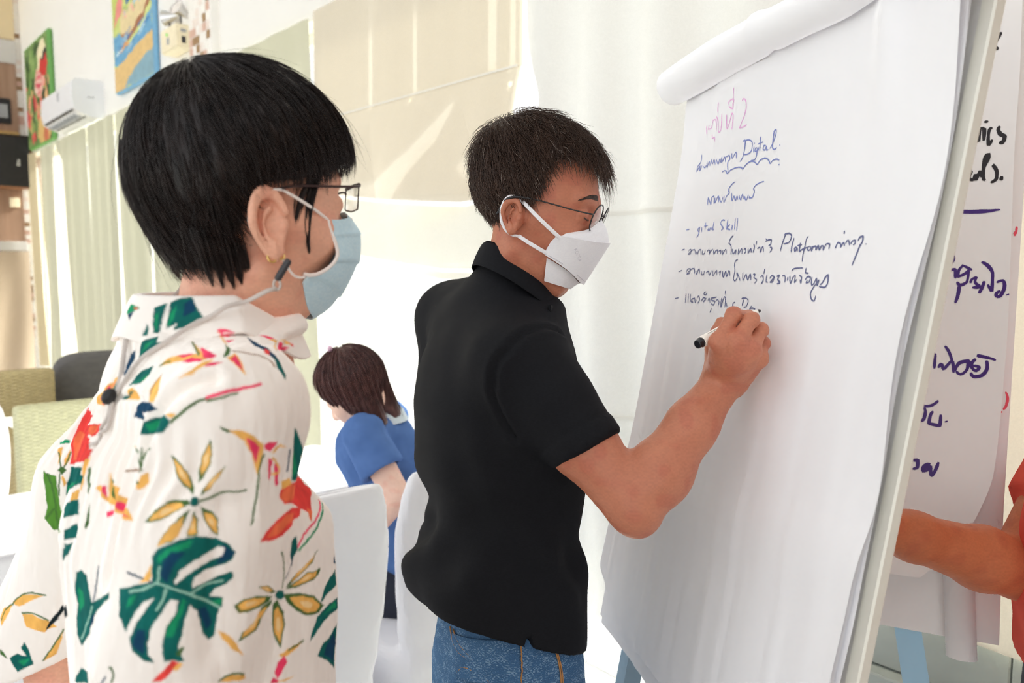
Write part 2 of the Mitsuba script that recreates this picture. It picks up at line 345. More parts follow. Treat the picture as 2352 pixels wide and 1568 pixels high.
m_, uv_ = drape(0.43, 1.885, 1.51, 1.77, bag2, 120, 40, hem=l_hem, top=lambda s: bag_hem(s) - 0.014)
part(kB, 'loose_fold', m_, 'curtain_loose', True, uv=uv_)
m_, uv_ = drape(0.43, 1.885, 1.44, 1.47, lambda s, z: 0.05 + 0.02 * np.sin(s * 3), 60, 6, hem=lambda s: l_hem(s) - 0.040, top=lambda s: l_hem(s) - 0.012)
part(kB, 'hem_band', m_, 'curtain_loose', True, uv=uv_)
cloth_thin('curtain_lining', cloth_col((0.70, 0.655, 0.55), (0.74, 0.70, 0.60)), 0.75)
cloth_thin('curtain_loose', cloth_col((0.70, 0.68, 0.60), (0.76, 0.735, 0.66)), 0.10)
# the row of sage curtains to the left, slits of daylight between them
def sage(s0, s1, label, seed, z0=0.42, e0=None, e1=None, amp=0.02, fr=3.5, material='curtain_sage'):
    return curtain(label, drape(s0, s1, z0, 2.655, folds(amp, fr, seed, 0.04), 60, 60, edge0=e0, edge1=e1), material)
wob = lambda a, f_, p: (lambda z: a * np.sin(z * f_ + p))
sage(1.915, 3.38, 'sage cream curtain falling behind the head of the woman at the table', 21, 0.55, wob(.006, 5, 0), wob(.006, 6, 1))
sage(3.40, 4.245, 'sage curtain mostly hidden by the dark hair of the woman in front', 22, 0.5, None, lambda z: -0.012 + 0.022 * np.clip((z - 1.72) / 0.1, 0, 1))
sage(4.265, 5.045, 'sage curtain to the right of the long slit under the air conditioner', 23, 0.45, None, lambda z: -0.004 - 0.012 * np.clip(2.2 - z, 0, 1) + 0.006 * np.sin(z * 9))
sage(5.075, 5.835, 'sage curtain between the long slit and the short slit', 24, 0.45, None, lambda z: 0.0 + 0.012 * np.clip((2.0 - z) / 0.1, 0, 1))
sage(5.868, 6.80, 'sage curtain right of the wide wedge of daylight', 25, 0.45, lambda z: -0.008 * np.clip((2.0 - z) / 0.1, 0, 1), lambda z: -0.07 - 0.22 * np.clip((2.45 - z) / 1.8, 0, 1) ** 1.1 + 0.16 * np.clip((z - 2.45) / 0.15, 0, 1))
sage(7.02, 7.62, 'narrow sage curtain with wavy edge left of the wide wedge of daylight', 26, 0.45, lambda z: 0.012 * np.sin(z * 8) + 0.01 * np.sin(z * 19) - 0.16 * np.clip((z - 2.45) / 0.2, 0, 1), wob(.02, 4, 0), 0.035, 2.2)
sage(7.64, 8.28, 'olive tan curtain in the corner by the loudspeaker', 27, 0.45, wob(.03, 3, 0), lambda z: -0.1 * np.clip(1.9 - z, 0, 1.2), 0.05, 2.0, 'curtain_olive')
cloth_thin('curtain_olive', cloth_col((0.52, 0.44, 0.28), (0.60, 0.51, 0.34)), 0.22)
# tan drape on the end wall under the silver rail
u, v = np.meshgrid(np.linspace(0, 1, 60), np.linspace(0, 1, 30), indexing='ij')
P = np.stack([S_END - 0.10 - 0.03 * np.sin(u * 34 + 2 * nz2(u * 5, v * 1.3)) * (0.5 + 0.5 * (1 - v)), 0.045 + 2.4 * u, 0.05 + 1.60 * v], -1)
whole('curtain', on_wall(grid_mesh(P)), 'curtain_tan', 'tan drape hanging on the end wall below the silver rail', 'curtain', True, uv=np.stack([u, v], -1).reshape(-1, 2))

# ------------------------------------------------------------------ things on the wall
def paint_grid(w, h, nx, nz, base, shapes, jitter=0.0, seed=0):
    """a picture as a fine grid of coloured vertices in its own plane (w x h metres, origin lower left)"""
    from shapely import contains_xy
    X, Z = np.meshgrid(np.linspace(0, w, nx), np.linspace(0, h, nz), indexing='ij')
    q = np.stack([X, Z, 0 * X], -1)
    dx = (meshkit.noise(q * 14, seed) - 0.5) * jitter; dz = (meshkit.noise(q * 14, seed + 5) - 0.5) * jitter
    C = np.broadcast_to(np.asarray(base, float), X.shape + (3,)).copy()
    for poly, col in shapes:
        m = contains_xy(poly if hasattr(poly, 'area') else sg.Polygon(np.array(poly) * [w, h]), (X + dx).ravel(), (Z + dz).ravel()).reshape(X.shape)
        C[m] = col
    C *= (0.88 + 0.24 * meshkit.noise(q * [60, 60, 1], seed + 9))[..., None]
    return X, Z, C
scene['print_colour'] = {'type': 'twosided', 'bsdf': {'type': 'principled', 'base_color': {'type': 'mesh_attribute', 'name': 'vertex_color'}, 'roughness': 0.6, 'specular': 0.2}}
def picture(key, s_left, s_right, z0, z1, t, X, Z, C, edge):
    w, h = s_left - s_right, z1 - z0
    m = box([s_right, 0.004, z0], [s_left, t, z1], 0.012)
    part(key, 'canvas_edge', on_wall(m), edge, False, label='painted edge of the canvas')
    P = np.stack([s_left - 0.012 - X * (w - 0.024) / w, np.full(X.shape, t + 0.001), z0 + 0.012 + Z * (h - 0.024) / h], -1)
    part(key, 'painting', on_wall(grid_mesh(P)), 'print_colour', True, color=C.reshape(-1, 3))
def circ(x, z, r, w, h, sx=1.0): 
    a = np.linspace(0, 2 * np.pi, 40); return sg.Polygon(np.stack([x * w + r * sx * np.cos(a), z * h + r * np.sin(a)], 1))
mat('edge_green', lin(106, 165, 88), 0.6); mat('edge_blue', lin(120, 172, 208), 0.6)
# tropical bird-and-flower canvas
w_, h_ = 1.02, 1.0; sh = []
rg = np.random.default_rng(3)
for k in range(150):
    sh.append((circ(rg.uniform(0, 1), rg.uniform(0.02, 1), rg.uniform(0.02, 0.075), w_, h_, 0.6), lin(*[(60, 90, 50), (120, 160, 85), (35, 50, 40), (150, 180, 110), (90, 130, 70)][rg.integers(5)])))
for k in range(60):
    sh.append((circ(rg.uniform(0, 1), rg.uniform(0.03, 0.62), rg.uniform(0.03, 0.085), w_, h_, 0.8), lin(*[(225, 110, 100), (235, 160, 130), (150, 170, 100), (225, 180, 130), (200, 80, 80), (40, 60, 45)][rg.integers(6)])))
sh += [(circ(0.62, 0.60, 0.16, w_, h_, 1.3), lin(232, 175, 160)), (circ(0.60, 0.60, 0.11, w_, h_, 1.3), lin(214, 88, 104))]
for k in range(16): sh.append((circ(0.45 + 0.02 * k, 0.53 + 0.14 * (k % 3) / 2, 0.02, w_, h_, 1.4), lin(240, 205, 190)))
sh += [([(0.62, 0.70), (0.70, 0.80), (0.92, 0.83), (0.98, 0.70), (0.90, 0.60), (0.80, 0.63)], lin(205, 62, 58)),
       ([(0.56, 0.72), (0.60, 0.90), (0.74, 0.96), (0.90, 0.94), (0.95, 0.84), (0.74, 0.81), (0.66, 0.73)], lin(236, 226, 190)),
       ([(0.72, 0.80), (0.90, 0.86), (0.97, 0.83), (0.80, 0.79)], lin(40, 40, 45)), (circ(0.72, 0.12, 0.17, w_, h_, 1.6), lin(220, 185, 120)), (circ(0.80, 0.07, 0.08, w_, h_, 1.4), lin(205, 120, 90))]
k1 = thing('painting', 'canvas of a white bird and tropical flowers with a green edge, behind the air conditioner', 'painting')
picture(k1, 8.02, 6.97, 2.69, 3.70, 0.045, *paint_grid(w_, h_, 150, 150, lin(120, 150, 90), sh, 0.06, 1), 'edge_green')
# seaside canvas: cottage, boat, surf, sand
w_, h_ = 0.9, 1.25; sh = [([(0, .30), (1, .37), (1, 1), (0, 1)], lin(200, 210, 130)), ([(0, .70), (.22, .62), (.45, .75), (.5, 1), (0, 1)], lin(60, 130, 115)), ([(.12, .72), (.3, .8), (.3, 1), (.12, 1)], lin(110, 175, 165)),
    ([(0, .36), (.25, .42), (.33, .58), (.2, .68), (.03, .66)], lin(190, 200, 110)), ([(.02, .38), (.28, .44), (.3, .56), (.12, .50)], lin(226, 140, 135)),
    ([(.30, .60), (.85, .72), (.85, .75), (.30, .64)], lin(222, 150, 130)), ([(.38, .46), (.60, .48), (.60, .64), (.38, .62)], lin(45, 100, 160)), ([(.70, .52), (.98, .58), (.98, .85), (.72, .80)], lin(130, 165, 105)),
    ([(.60, .80), (.98, .78), (.98, 1), (.66, 1)], lin(45, 85, 145)), ([(.45, .66), (.62, .68), (.6, 1), (.48, 1)], lin(225, 225, 190)),
    ([(.20, .345), (.22, .42), (.5, .45), (.80, .50), (1, .52), (1, .42), (.82, .37), (.62, .33), (.42, .29), (.28, .31)], lin(225, 205, 160)), ([(.20, .345), (.28, .31), (.42, .29), (.62, .33), (.82, .37), (1, .42), (1, .385), (.80, .335), (.6, .29), (.42, .26), (.27, .285)], lin(165, 110, 80)),
    ([(0, .335), (.2, .32), (.42, .24), (.65, .27), (.85, .31), (1, .36), (1, .21), (.5, .15), (0, .16)], lin(110, 165, 200)), ([(.12, .235), (.42, .262), (.44, .245), (.14, .212)], lin(222, 165, 110)),
    ([(0, .15), (.3, .16), (.55, .20), (1, .24), (1, 0), (0, 0)], lin(222, 188, 130)), ([(.25, 0), (.5, .08), (.8, .12), (1, .14), (1, 0)], lin(135, 170, 185))]
for k in range(26):
    x0, z0 = rg.uniform(0, .85), rg.uniform(.17, .31); sh.insert(-2, ([(x0, z0), (x0 + .16, z0 + .028), (x0 + .17, z0 + .02), (x0 + .02, z0 - .008)], lin(*[(70, 120, 175), (190, 215, 225), (90, 150, 195)][k % 3])))
for k in range(20):
    sh.append((circ(rg.uniform(.3, .95), rg.uniform(.40, .47), .014, w_, h_), lin(*[(235, 160, 160), (140, 190, 210), (120, 160, 110)][k % 3])))
k2 = thing('painting', 'seaside canvas with a boat and a blue edge, left of the emergency lamp', 'painting')
picture(k2, 4.97, 4.07, 2.775, 4.02, 0.04, *paint_grid(w_, h_, 150, 200, lin(205, 215, 140), sh, 0.03, 2), 'edge_blue')

# air conditioner
mat('ac_white', (0.80, 0.81, 0.84), 0.25, spec=0.5); mat('dark_slot', (0.03, 0.03, 0.035), 0.5); mat('ac_grey', (0.35, 0.36, 0.38), 0.5); mat('ac_under', (0.70, 0.76, 0.78), 0.4)
ka = thing('air_conditioner', 'white split air conditioner on the wall above the sage curtains', 'air conditioner')
prof = [(0.0, 2.955), (0.205, 2.955), (0.232, 2.93), (0.238, 2.80), (0.225, 2.725), (0.185, 2.695), (0.10, 2.668), (0.0, 2.66)]
def wall_extrude(poly, s0, s1):
    m = extrude(poly, s1 - s0); m.apply_transform(np.array([[0, 0, 1, s0], [1, 0, 0, 0], [0, 1, 0, 0], [0, 0, 0, 1.0]])); return on_wall(m)
part(ka, 'body', wall_extrude(prof, 5.405, 6.46), 'ac_white', 25)
part(ka, 'front_panel', wall_extrude([(0.2, 2.945), (0.236, 2.925), (0.2425, 2.80), (0.232, 2.735), (0.2, 2.735)], 5.43, 6.44), 'ac_white', 25)
q = wall_extrude([(0.222, 2.728), (0.228, 2.722), (0.125, 2.674), (0.118, 2.682)], 5.46, 6.40); kv = part(ka, 'vent', q, 'dark_slot', False, label='dark air outlet slot')
part(ka, 'louver', wall_extrude([(0.196, 2.706), (0.202, 2.710), (0.160, 2.688), (0.156, 2.684)], 5.48, 6.38), 'ac_grey', False)
for k in range(9): part(ka, 'fin', wbox(5.55 + 0.1 * k, 5.556 + 0.1 * k, 0.13, 0.20, 2.676, 2.706), 'ac_grey', False)
part(ka, 'badge', wbox(5.80, 5.84, 0.2405, 0.243, 2.83, 2.90), 'ac_grey', False)
part(ka, 'side_label', wbox(5.403, 5.4055, 0.075, 0.125, 2.815, 2.822), 'ac_grey', False)
# emergency lamp with two heads
mat('lamp_cream', lin(238, 226, 196), 0.45); mat('chrome', (0.75, 0.74, 0.74), 0.12, metallic=1.0); mat('lamp_lens', (0.80, 0.74, 0.70), 0.15)
kl = thing('emergency_lamp', 'cream emergency light box with two chrome lamp heads left of the mosaic pilaster', 'lamp')
part(kl, 'box', wbox(3.50, 3.76, 0.0, 0.10, 2.825, 2.975, 0.012), 'lamp_cream', 30)
part(kl, 'light', on_wall(trimesh.creation.icosphere(2, 0.009).apply_translation([3.63, 0.102, 2.925])), mat('led_green', (0.2, 0.7, 0.1), 0.3) or 'led_green', True, label='small green indicator')
part(kl, 'label', wbox(3.60, 3.64, 0.1, 0.102, 2.865, 2.905), 'ac_grey', False)
part(kl, 'side_switch', wbox(3.4985, 3.501, 0.035, 0.06, 2.86, 2.90), 'dark_slot', False)
part(kl, 'side_vent', wbox(3.4985, 3.501, 0.03, 0.065, 2.925, 2.945), 'ac_grey', False)
for s_, d_ in ((3.53, [-0.25, 0.75, 0.35]), (3.72, [0.85, 0.55, -0.1])):
    o_ = np.array([s_, 0.05, 3.06]); z_ = unit(d_); x_ = unit(np.cross(z_, [0, 0, 1])); Mh = frame_mat(o_, x_, np.cross(z_, x_), z_)
    h_ = part(kl, 'lamp_head', on_wall(revolve([(0.0, -0.07), (0.016, -0.068), (0.026, -0.03), (0.046, 0.02), (0.05, 0.035), (0.047, 0.036), (0.044, 0.024), (0.0, 0.022)], Mh, 24)), 'chrome', 30)
    part(h_, 'lens', on_wall(revolve([(0.0, 0.030), (0.03, 0.029), (0.044, 0.025)], Mh, 24)), 'lamp_lens', 30)
    part(kl, 'stem', on_wall(tube([[s_, 0.05, 2.97], [s_, 0.05, 3.03]], 0.006)), 'dark_slot')

# loudspeaker on the end wall
mat('speaker_black', (0.018, 0.018, 0.02), 0.55); mat('speaker_wood', (0.30, 0.13, 0.06), 0.4); mat('speaker_mesh', proc(lambda p, n, uv: mix((0.012, 0.012, 0.013), (0.035, 0.034, 0.034), smoothstep(0.4, 0.6, noise(p.x * 260, p.y * 260, p.z * 260)))), 0.7)
ks = thing('loudspeaker', 'black loudspeaker with wooden sides hung on the end wall at the left edge', 'loudspeaker')
part(ks, 'cabinet', ebox(0.012, 0.62, 0.06, 0.33, 2.31, 2.84, 0.01), 'speaker_wood', False)
part(ks, 'grille', ebox(0.03, 0.60, 0.33, 0.352, 2.32, 2.83, 0.008), 'speaker_mesh', False)
part(ks, 'top_panel', ebox(0.017, 0.615, 0.07, 0.34, 2.838, 2.846), 'speaker_black', False)
part(ks, 'bracket', ebox(0.22, 0.34, 0.0, 0.08, 2.45, 2.70, 0.004), 'speaker_black', False)
mat('logo_grey', (0.7, 0.68, 0.66), 0.4)
for k, (dz, ww) in enumerate(((0.0, 0.03), (0.024, 0.03), (0.048, 0.022))): part(ks, 'logo', ebox(0.125, 0.125 + ww, 0.352, 0.354, 2.53 + dz, 2.545 + dz), 'logo_grey', False)

whole('switch_box', ebox(0.10, 0.19, 0.05, 0.09, 2.12, 2.22, 0.004), 'lamp_cream', 'small cream switch box on the brown boards below the loudspeaker', 'switch box')
kp = thing('picture_frame', 'small black picture on the brown boards above the loudspeaker', 'picture')
part(kp, 'frame', ebox(0.13, 0.30, 0.05, 0.075, 2.99, 3.25, 0.004), 'speaker_black', False)
part(kp, 'print', ebox(0.16, 0.25, 0.075, 0.077, 3.05, 3.19), 'ac_grey', False)
whole('bracket', ebox(0.08, 0.30, 0.06, 0.16, 2.846, 2.90, 0.004), mat('bracket_wood', lin(206, 168, 104), 0.5) or 'bracket_wood', 'pale wooden bracket lying on top of the loudspeaker', 'bracket', False)
# ------------------------------------------------------------------ rattan seats with grey cushions
def rattan(a, b):
    return proc(lambda p, n, uv: mix(a, b, 0.5 + 0.5 * dr.sin(uv.y * 6.2832 / 0.020) * dr.sign(dr.sin(uv.x * 6.2832 / 0.066))) * (0.9 + 0.2 * noise(uv.x * 60, uv.y * 60)))
mat('rattan_pale', rattan(lin(196, 194, 150), lin(232, 230, 196)), 0.5, bump=proc(lambda p, n, uv: 0.003 * dr.abs(dr.sin(uv.y * 157 + 1.57 * dr.sign(dr.sin(uv.x * 95)))) * dr.abs(dr.sin(uv.x * 95))))
mat('rattan_tan', rattan(lin(168, 148, 104), lin(206, 190, 146)), 0.5, bump=proc(lambda p, n, uv: 0.003 * dr.abs(dr.sin(uv.y * 157 + 1.57 * dr.sign(dr.sin(uv.x * 95)))) * dr.abs(dr.sin(uv.x * 95))))
mat('cushion_grey', proc(lambda p, n, uv: mix(lin(92, 90, 92), lin(112, 110, 110), fbm(p.x * 40, p.y * 40, p.z * 40))), 0.85)
def woven_box(s0, s1, o0, o1, z0, z1, r=0.03):
    """a woven block with rounded edges and uv in metres round its sides"""
    pr = np.array(sg.box(s0 + r, o0 + r, s1 - r, o1 - r).buffer(r, quad_segs=4).exterior.coords)[:-1]
    zs = np.r_[z0, np.linspace(z0 + 0.01, z1 - 0.02, 8), z1 - 0.006, z1, z1]; ins = np.r_[0, np.zeros(8), 0.006, 0.018, min(s1 - s0, o1 - o0) * 0.49]
    c = pr.mean(0); d = np.r_[0, np.cumsum(np.linalg.norm(np.diff(np.vstack([pr, pr[:1]]), axis=0), axis=1))]
    rows, uvs = [], []
    for z, i_ in zip(zs, ins):
        g = np.array(sg.Polygon(pr).buffer(-i_, quad_segs=2).exterior.coords) if 0 else None
        e = pr + (np.clip(c - pr, -i_, i_) if i_ > 0 else 0); e = np.vstack([e, e[:1]])
        rows.append(np.column_stack([e, np.full(len(e), z)])); uvs.append(np.column_stack([d, np.full(len(e), z) + i_]))
    P = np.array(rows); m = grid_mesh(P.transpose(1, 0, 2)); uv = np.array(uvs).transpose(1, 0, 2).reshape(-1, 2)
    return on_wall(m), uv
def cushion(c, half, M):
    g = sdf_mesh(lambda P: (np.sum((np.abs(P) / np.array(half)) ** 4.0, 1) ** 0.25 - 1) * min(half), -np.array(half) - 0.03, np.array(half) + 0.03, 0.015)
    g.apply_transform(M); g.apply_translation(c); return on_wall(g)
k = thing('rattan_armchair', 'pale woven rattan armchair seen from behind, beyond the white table', 'armchair')
m_, uv_ = woven_box(3.10, 3.19, 0.30, 1.12, 0.05, 0.775); part(k, 'backrest', m_, 'rattan_pale', 40 if 0 else True, uv=uv_)
m_, uv_ = woven_box(3.19, 3.86, 1.02, 1.12, 0.05, 0.56); part(k, 'armrest', m_, 'rattan_tan', True, uv=uv_)
m_, uv_ = woven_box(3.19, 3.86, 0.30, 0.40, 0.05, 0.56); part(k, 'armrest', m_, 'rattan_tan', True, uv=uv_)
m_, uv_ = woven_box(3.19, 3.84, 0.40, 1.02, 0.05, 0.30); part(k, 'base', m_, 'rattan_tan', True, uv=uv_)
part(k, 'seat_cushion', cushion([3.52, 0.71, 0.36], [0.31, 0.30, 0.07], np.eye(4)), 'cushion_grey', True)
k = thing('rattan_sofa', 'long tan woven rattan sofa at the left, its low back towards the camera', 'sofa')
m_, uv_ = woven_box(3.78, 3.89, 0.785, 2.6, 0.62, 0.885); part(k, 'backrest', m_, 'rattan_tan', True, uv=uv_)
for o_ in (0.80, 1.70, 2.50): part(k, 'back_post', wbox(3.80, 3.87, o_, o_ + 0.07, 0.0, 0.63, 0.006), 'rattan_tan', False)
m_, uv_ = woven_box(3.95, 4.62, 0.35, 2.6, 0.05, 0.30); part(k, 'base', m_, 'rattan_tan', True, uv=uv_)
part(k, 'seat_cushion', cushion([4.28, 1.48, 0.365], [0.32, 1.08, 0.065], np.eye(4)), 'cushion_grey', True)
Mc = trimesh.transformations.rotation_matrix(-0.22, [0, 1, 0])
whole('cushion', cushion([4.02, 0.50, 0.69], [0.085, 0.265, 0.265], Mc), 'cushion_grey', 'dark grey back cushion leaning on the rattan sofa beside the flowered shirt', 'cushion', True)
whole('cushion', cushion([4.02, 1.45, 0.57], [0.085, 0.42, 0.145], Mc), 'cushion_grey', 'low dark grey cushion in the gap between the sofa and the rattan armchair', 'cushion', True)

# ------------------------------------------------------------------ long white table and covered chairs
mat('cover_white', proc(lambda p, n, uv: mix((0.84, 0.84, 0.87), (0.80, 0.80, 0.84), noise(p.x * 5, p.y * 5, p.z * 2))), 0.7, spec=0.2, bump=proc(lambda p, n, uv: 0.0004 * noise(p.x * 900, p.y * 900, p.z * 900)))
mat('tablecloth', (0.85, 0.85, 0.86), 0.8, spec=0.1)
k = thing('table', 'long table under a white cloth, behind the white covered chairs', 'table')
pr = np.array(sg.box(0.80, 0.34, 1.38, 2.55).buffer(0.02).exterior.coords)[:-1]
def cloth_ring(pr, zs, seed):
    d = np.r_[0, np.cumsum(np.linalg.norm(np.diff(np.vstack([pr, pr[:1]]), axis=0), axis=1))][:-1]
    nrm = pr - np.array([1.09, 1.445]); nrm = np.sign(nrm) * (np.abs(nrm) > np.array([0.285, 1.1]))
    nrm = nrm / np.maximum(np.linalg.norm(nrm, axis=1, keepdims=True), 1)
    rows = []
    for z in zs:
        dr_ = np.clip((0.745 - z) / 0.7, 0, 1); a = (0.004 + 0.028 * dr_) * np.sin(d * 19 + 3 * meshkit.noise(np.stack([d * 2, d * 0, d * 0], -1), seed)) + 0.05 * dr_
        rows.append(np.column_stack([pr + nrm * a[:, None], np.full(len(pr), z)]))
    return np.array(rows)
pr = np.array(sg.LineString(np.vstack([pr, pr[:1]])).segmentize(0.02).coords)[:-1]
part(k, 'tablecloth', on_wall(cat([grid_mesh(cloth_ring(pr, np.r_[np.linspace(0.03, 0.735, 16), 0.748], 4).transpose(1, 0, 2), closed_u=True), extrude(sg.Polygon(pr).buffer(0.004), 0.004, trimesh.transformations.translation_matrix([0, 0, 0.746]))])), 'tablecloth', 40)
part(k, 'frame', on_wall(cat([box([0.85 + dx, 0.4 + dy, 0.0], [0.89 + dx, 0.44 + dy, 0.74], 0.004) for dx in (0, 0.44) for dy in (0, 2.05)] + [box([0.83, 0.38, 0.70], [1.35, 2.5, 0.742])])), 'silver_rail', False)
# papers and a pen on the table, near the woman who writes
for i_, (s_, o_, a_, w_, h_, lab) in enumerate(((1.02, 0.80, 0.3, 0.21, 0.30, 'white sheet with a pink edge lying on the table by the writing woman'), (1.14, 1.02, -0.2, 0.21, 0.30, 'white sheet with grey writing on the table beside the flowered shirt'))):
    M_ = MW @ trimesh.transformations.translation_matrix([s_, o_, 0.7515]) @ trimesh.transformations.rotation_matrix(a_, [0, 0, 1])
    kk = whole('paper_sheet', box([-w_ / 2, -h_ / 2, 0], [w_ / 2, h_ / 2, 0.0015], 0.0004, M_), 'tablecloth', lab, 'paper')
    for r_ in range(5): part(kk, 'print_line', box([-0.08, -0.11 + 0.05 * r_, 0.0015], [0.06 - 0.02 * (r_ % 3), -0.105 + 0.05 * r_, 0.0019], 0, M_), 'ac_grey' if i_ else 'mosaic_pink', False)
whole('pen', tube([wpt(0.98, 0.98, 0.757), wpt(1.10, 0.93, 0.757)], [0.004, 0.004], 8), 'dark_slot', 'dark pen lying on the white table', 'pen')
def covered_chair(label, s0, oc, group='white covered banquet chairs', tilt=0.0):
    """a banquet chair in a stretch cover, its back towards -s"""
    k = thing('banquet_chair', label, 'chair', group)
    #         z     s-centre  half s  half o
    B = np.array([(0.03, .05, .075, .205), (0.14, .045, .055, .188), (0.30, .035, .05, .178), (0.44, .03, .048, .178), (0.56, .02, .045, .190), (0.70, .005, .041, .208), (0.82, -.005, .037, .214), (0.92, -.018, .032, .203), (0.965, -.026, .028, .192), (0.985, -.03, .02, .182)])
    fB = lambda P: loft_sd(P, np.column_stack([B[:, 1], 0 * B[:, 0], B[:, 0]]), B[:, 2:], 0.0, 4.0)
    def fS(P):   # seat and skirt
        Bs = np.array([(0.03, .25, .235, .225), (0.25, .25, .205, .195), (0.42, .25, .215, .205), (0.47, .25, .22, .208), (0.49, .25, .20, .19)])
        return loft_sd(P, np.column_stack([Bs[:, 1], 0 * Bs[:, 0], Bs[:, 0]]), Bs[:, 2:], 0.0, 5.0)
    def f(P):
        q = np.abs(P[:, 1]); legs = np.maximum(-(0.10 - np.hypot(P[:, 1] * 0.9, (P[:, 2] - 0.02) * 0.45)) , 0)
        d = smin(fB(P), fS(P), 0.03)
        arch = 0.13 - np.hypot(P[:, 1], (P[:, 2] - 0.0) * 0.5)
        return d + 0.0012 * np.sin(P[:, 2] * 55 + q * 30) * np.exp(-((P[:, 2] - 0.45) / 0.12) ** 2)
    g = sdf_mesh(f, [-0.12, -0.27, 0.0], [0.52, 0.27, 1.02], 0.012)
    g.apply_transform(trimesh.transformations.translation_matrix([s0, oc, 0])); on_wall(g)
    part(k, 'cover', g, 'cover_white', True)
    seam = [(s0 - 0.03 + 0.0, oc + o_, z_) for o_, z_ in zip(np.linspace(-0.17, 0.17, 15), 0.986 - 0.012 * (np.linspace(-1, 1, 15) ** 4))]
    part(k, 'seam', tube([wpt(*p_) for p_ in seam], 0.0022, 6), 'cover_white', True)
    for a_, b_ in ((0.04, -0.19), (0.04, 0.16), (0.42, -0.19), (0.42, 0.16)): part(k, 'leg', wbox(s0 + a_, s0 + a_ + 0.03, oc + b_, oc + b_ + 0.03, 0.0, 0.06, 0.003), 'silver_rail', False)
    return k
covered_chair('white covered banquet chair with its back to the camera right beside the flowered shirt', 0.02, 1.075)
covered_chair('white covered chair behind the black shirt, on which the woman in blue sits', 0.04, 0.60)
covered_chair('white covered chair at the far left edge, beyond the long table', 1.90, 1.55)
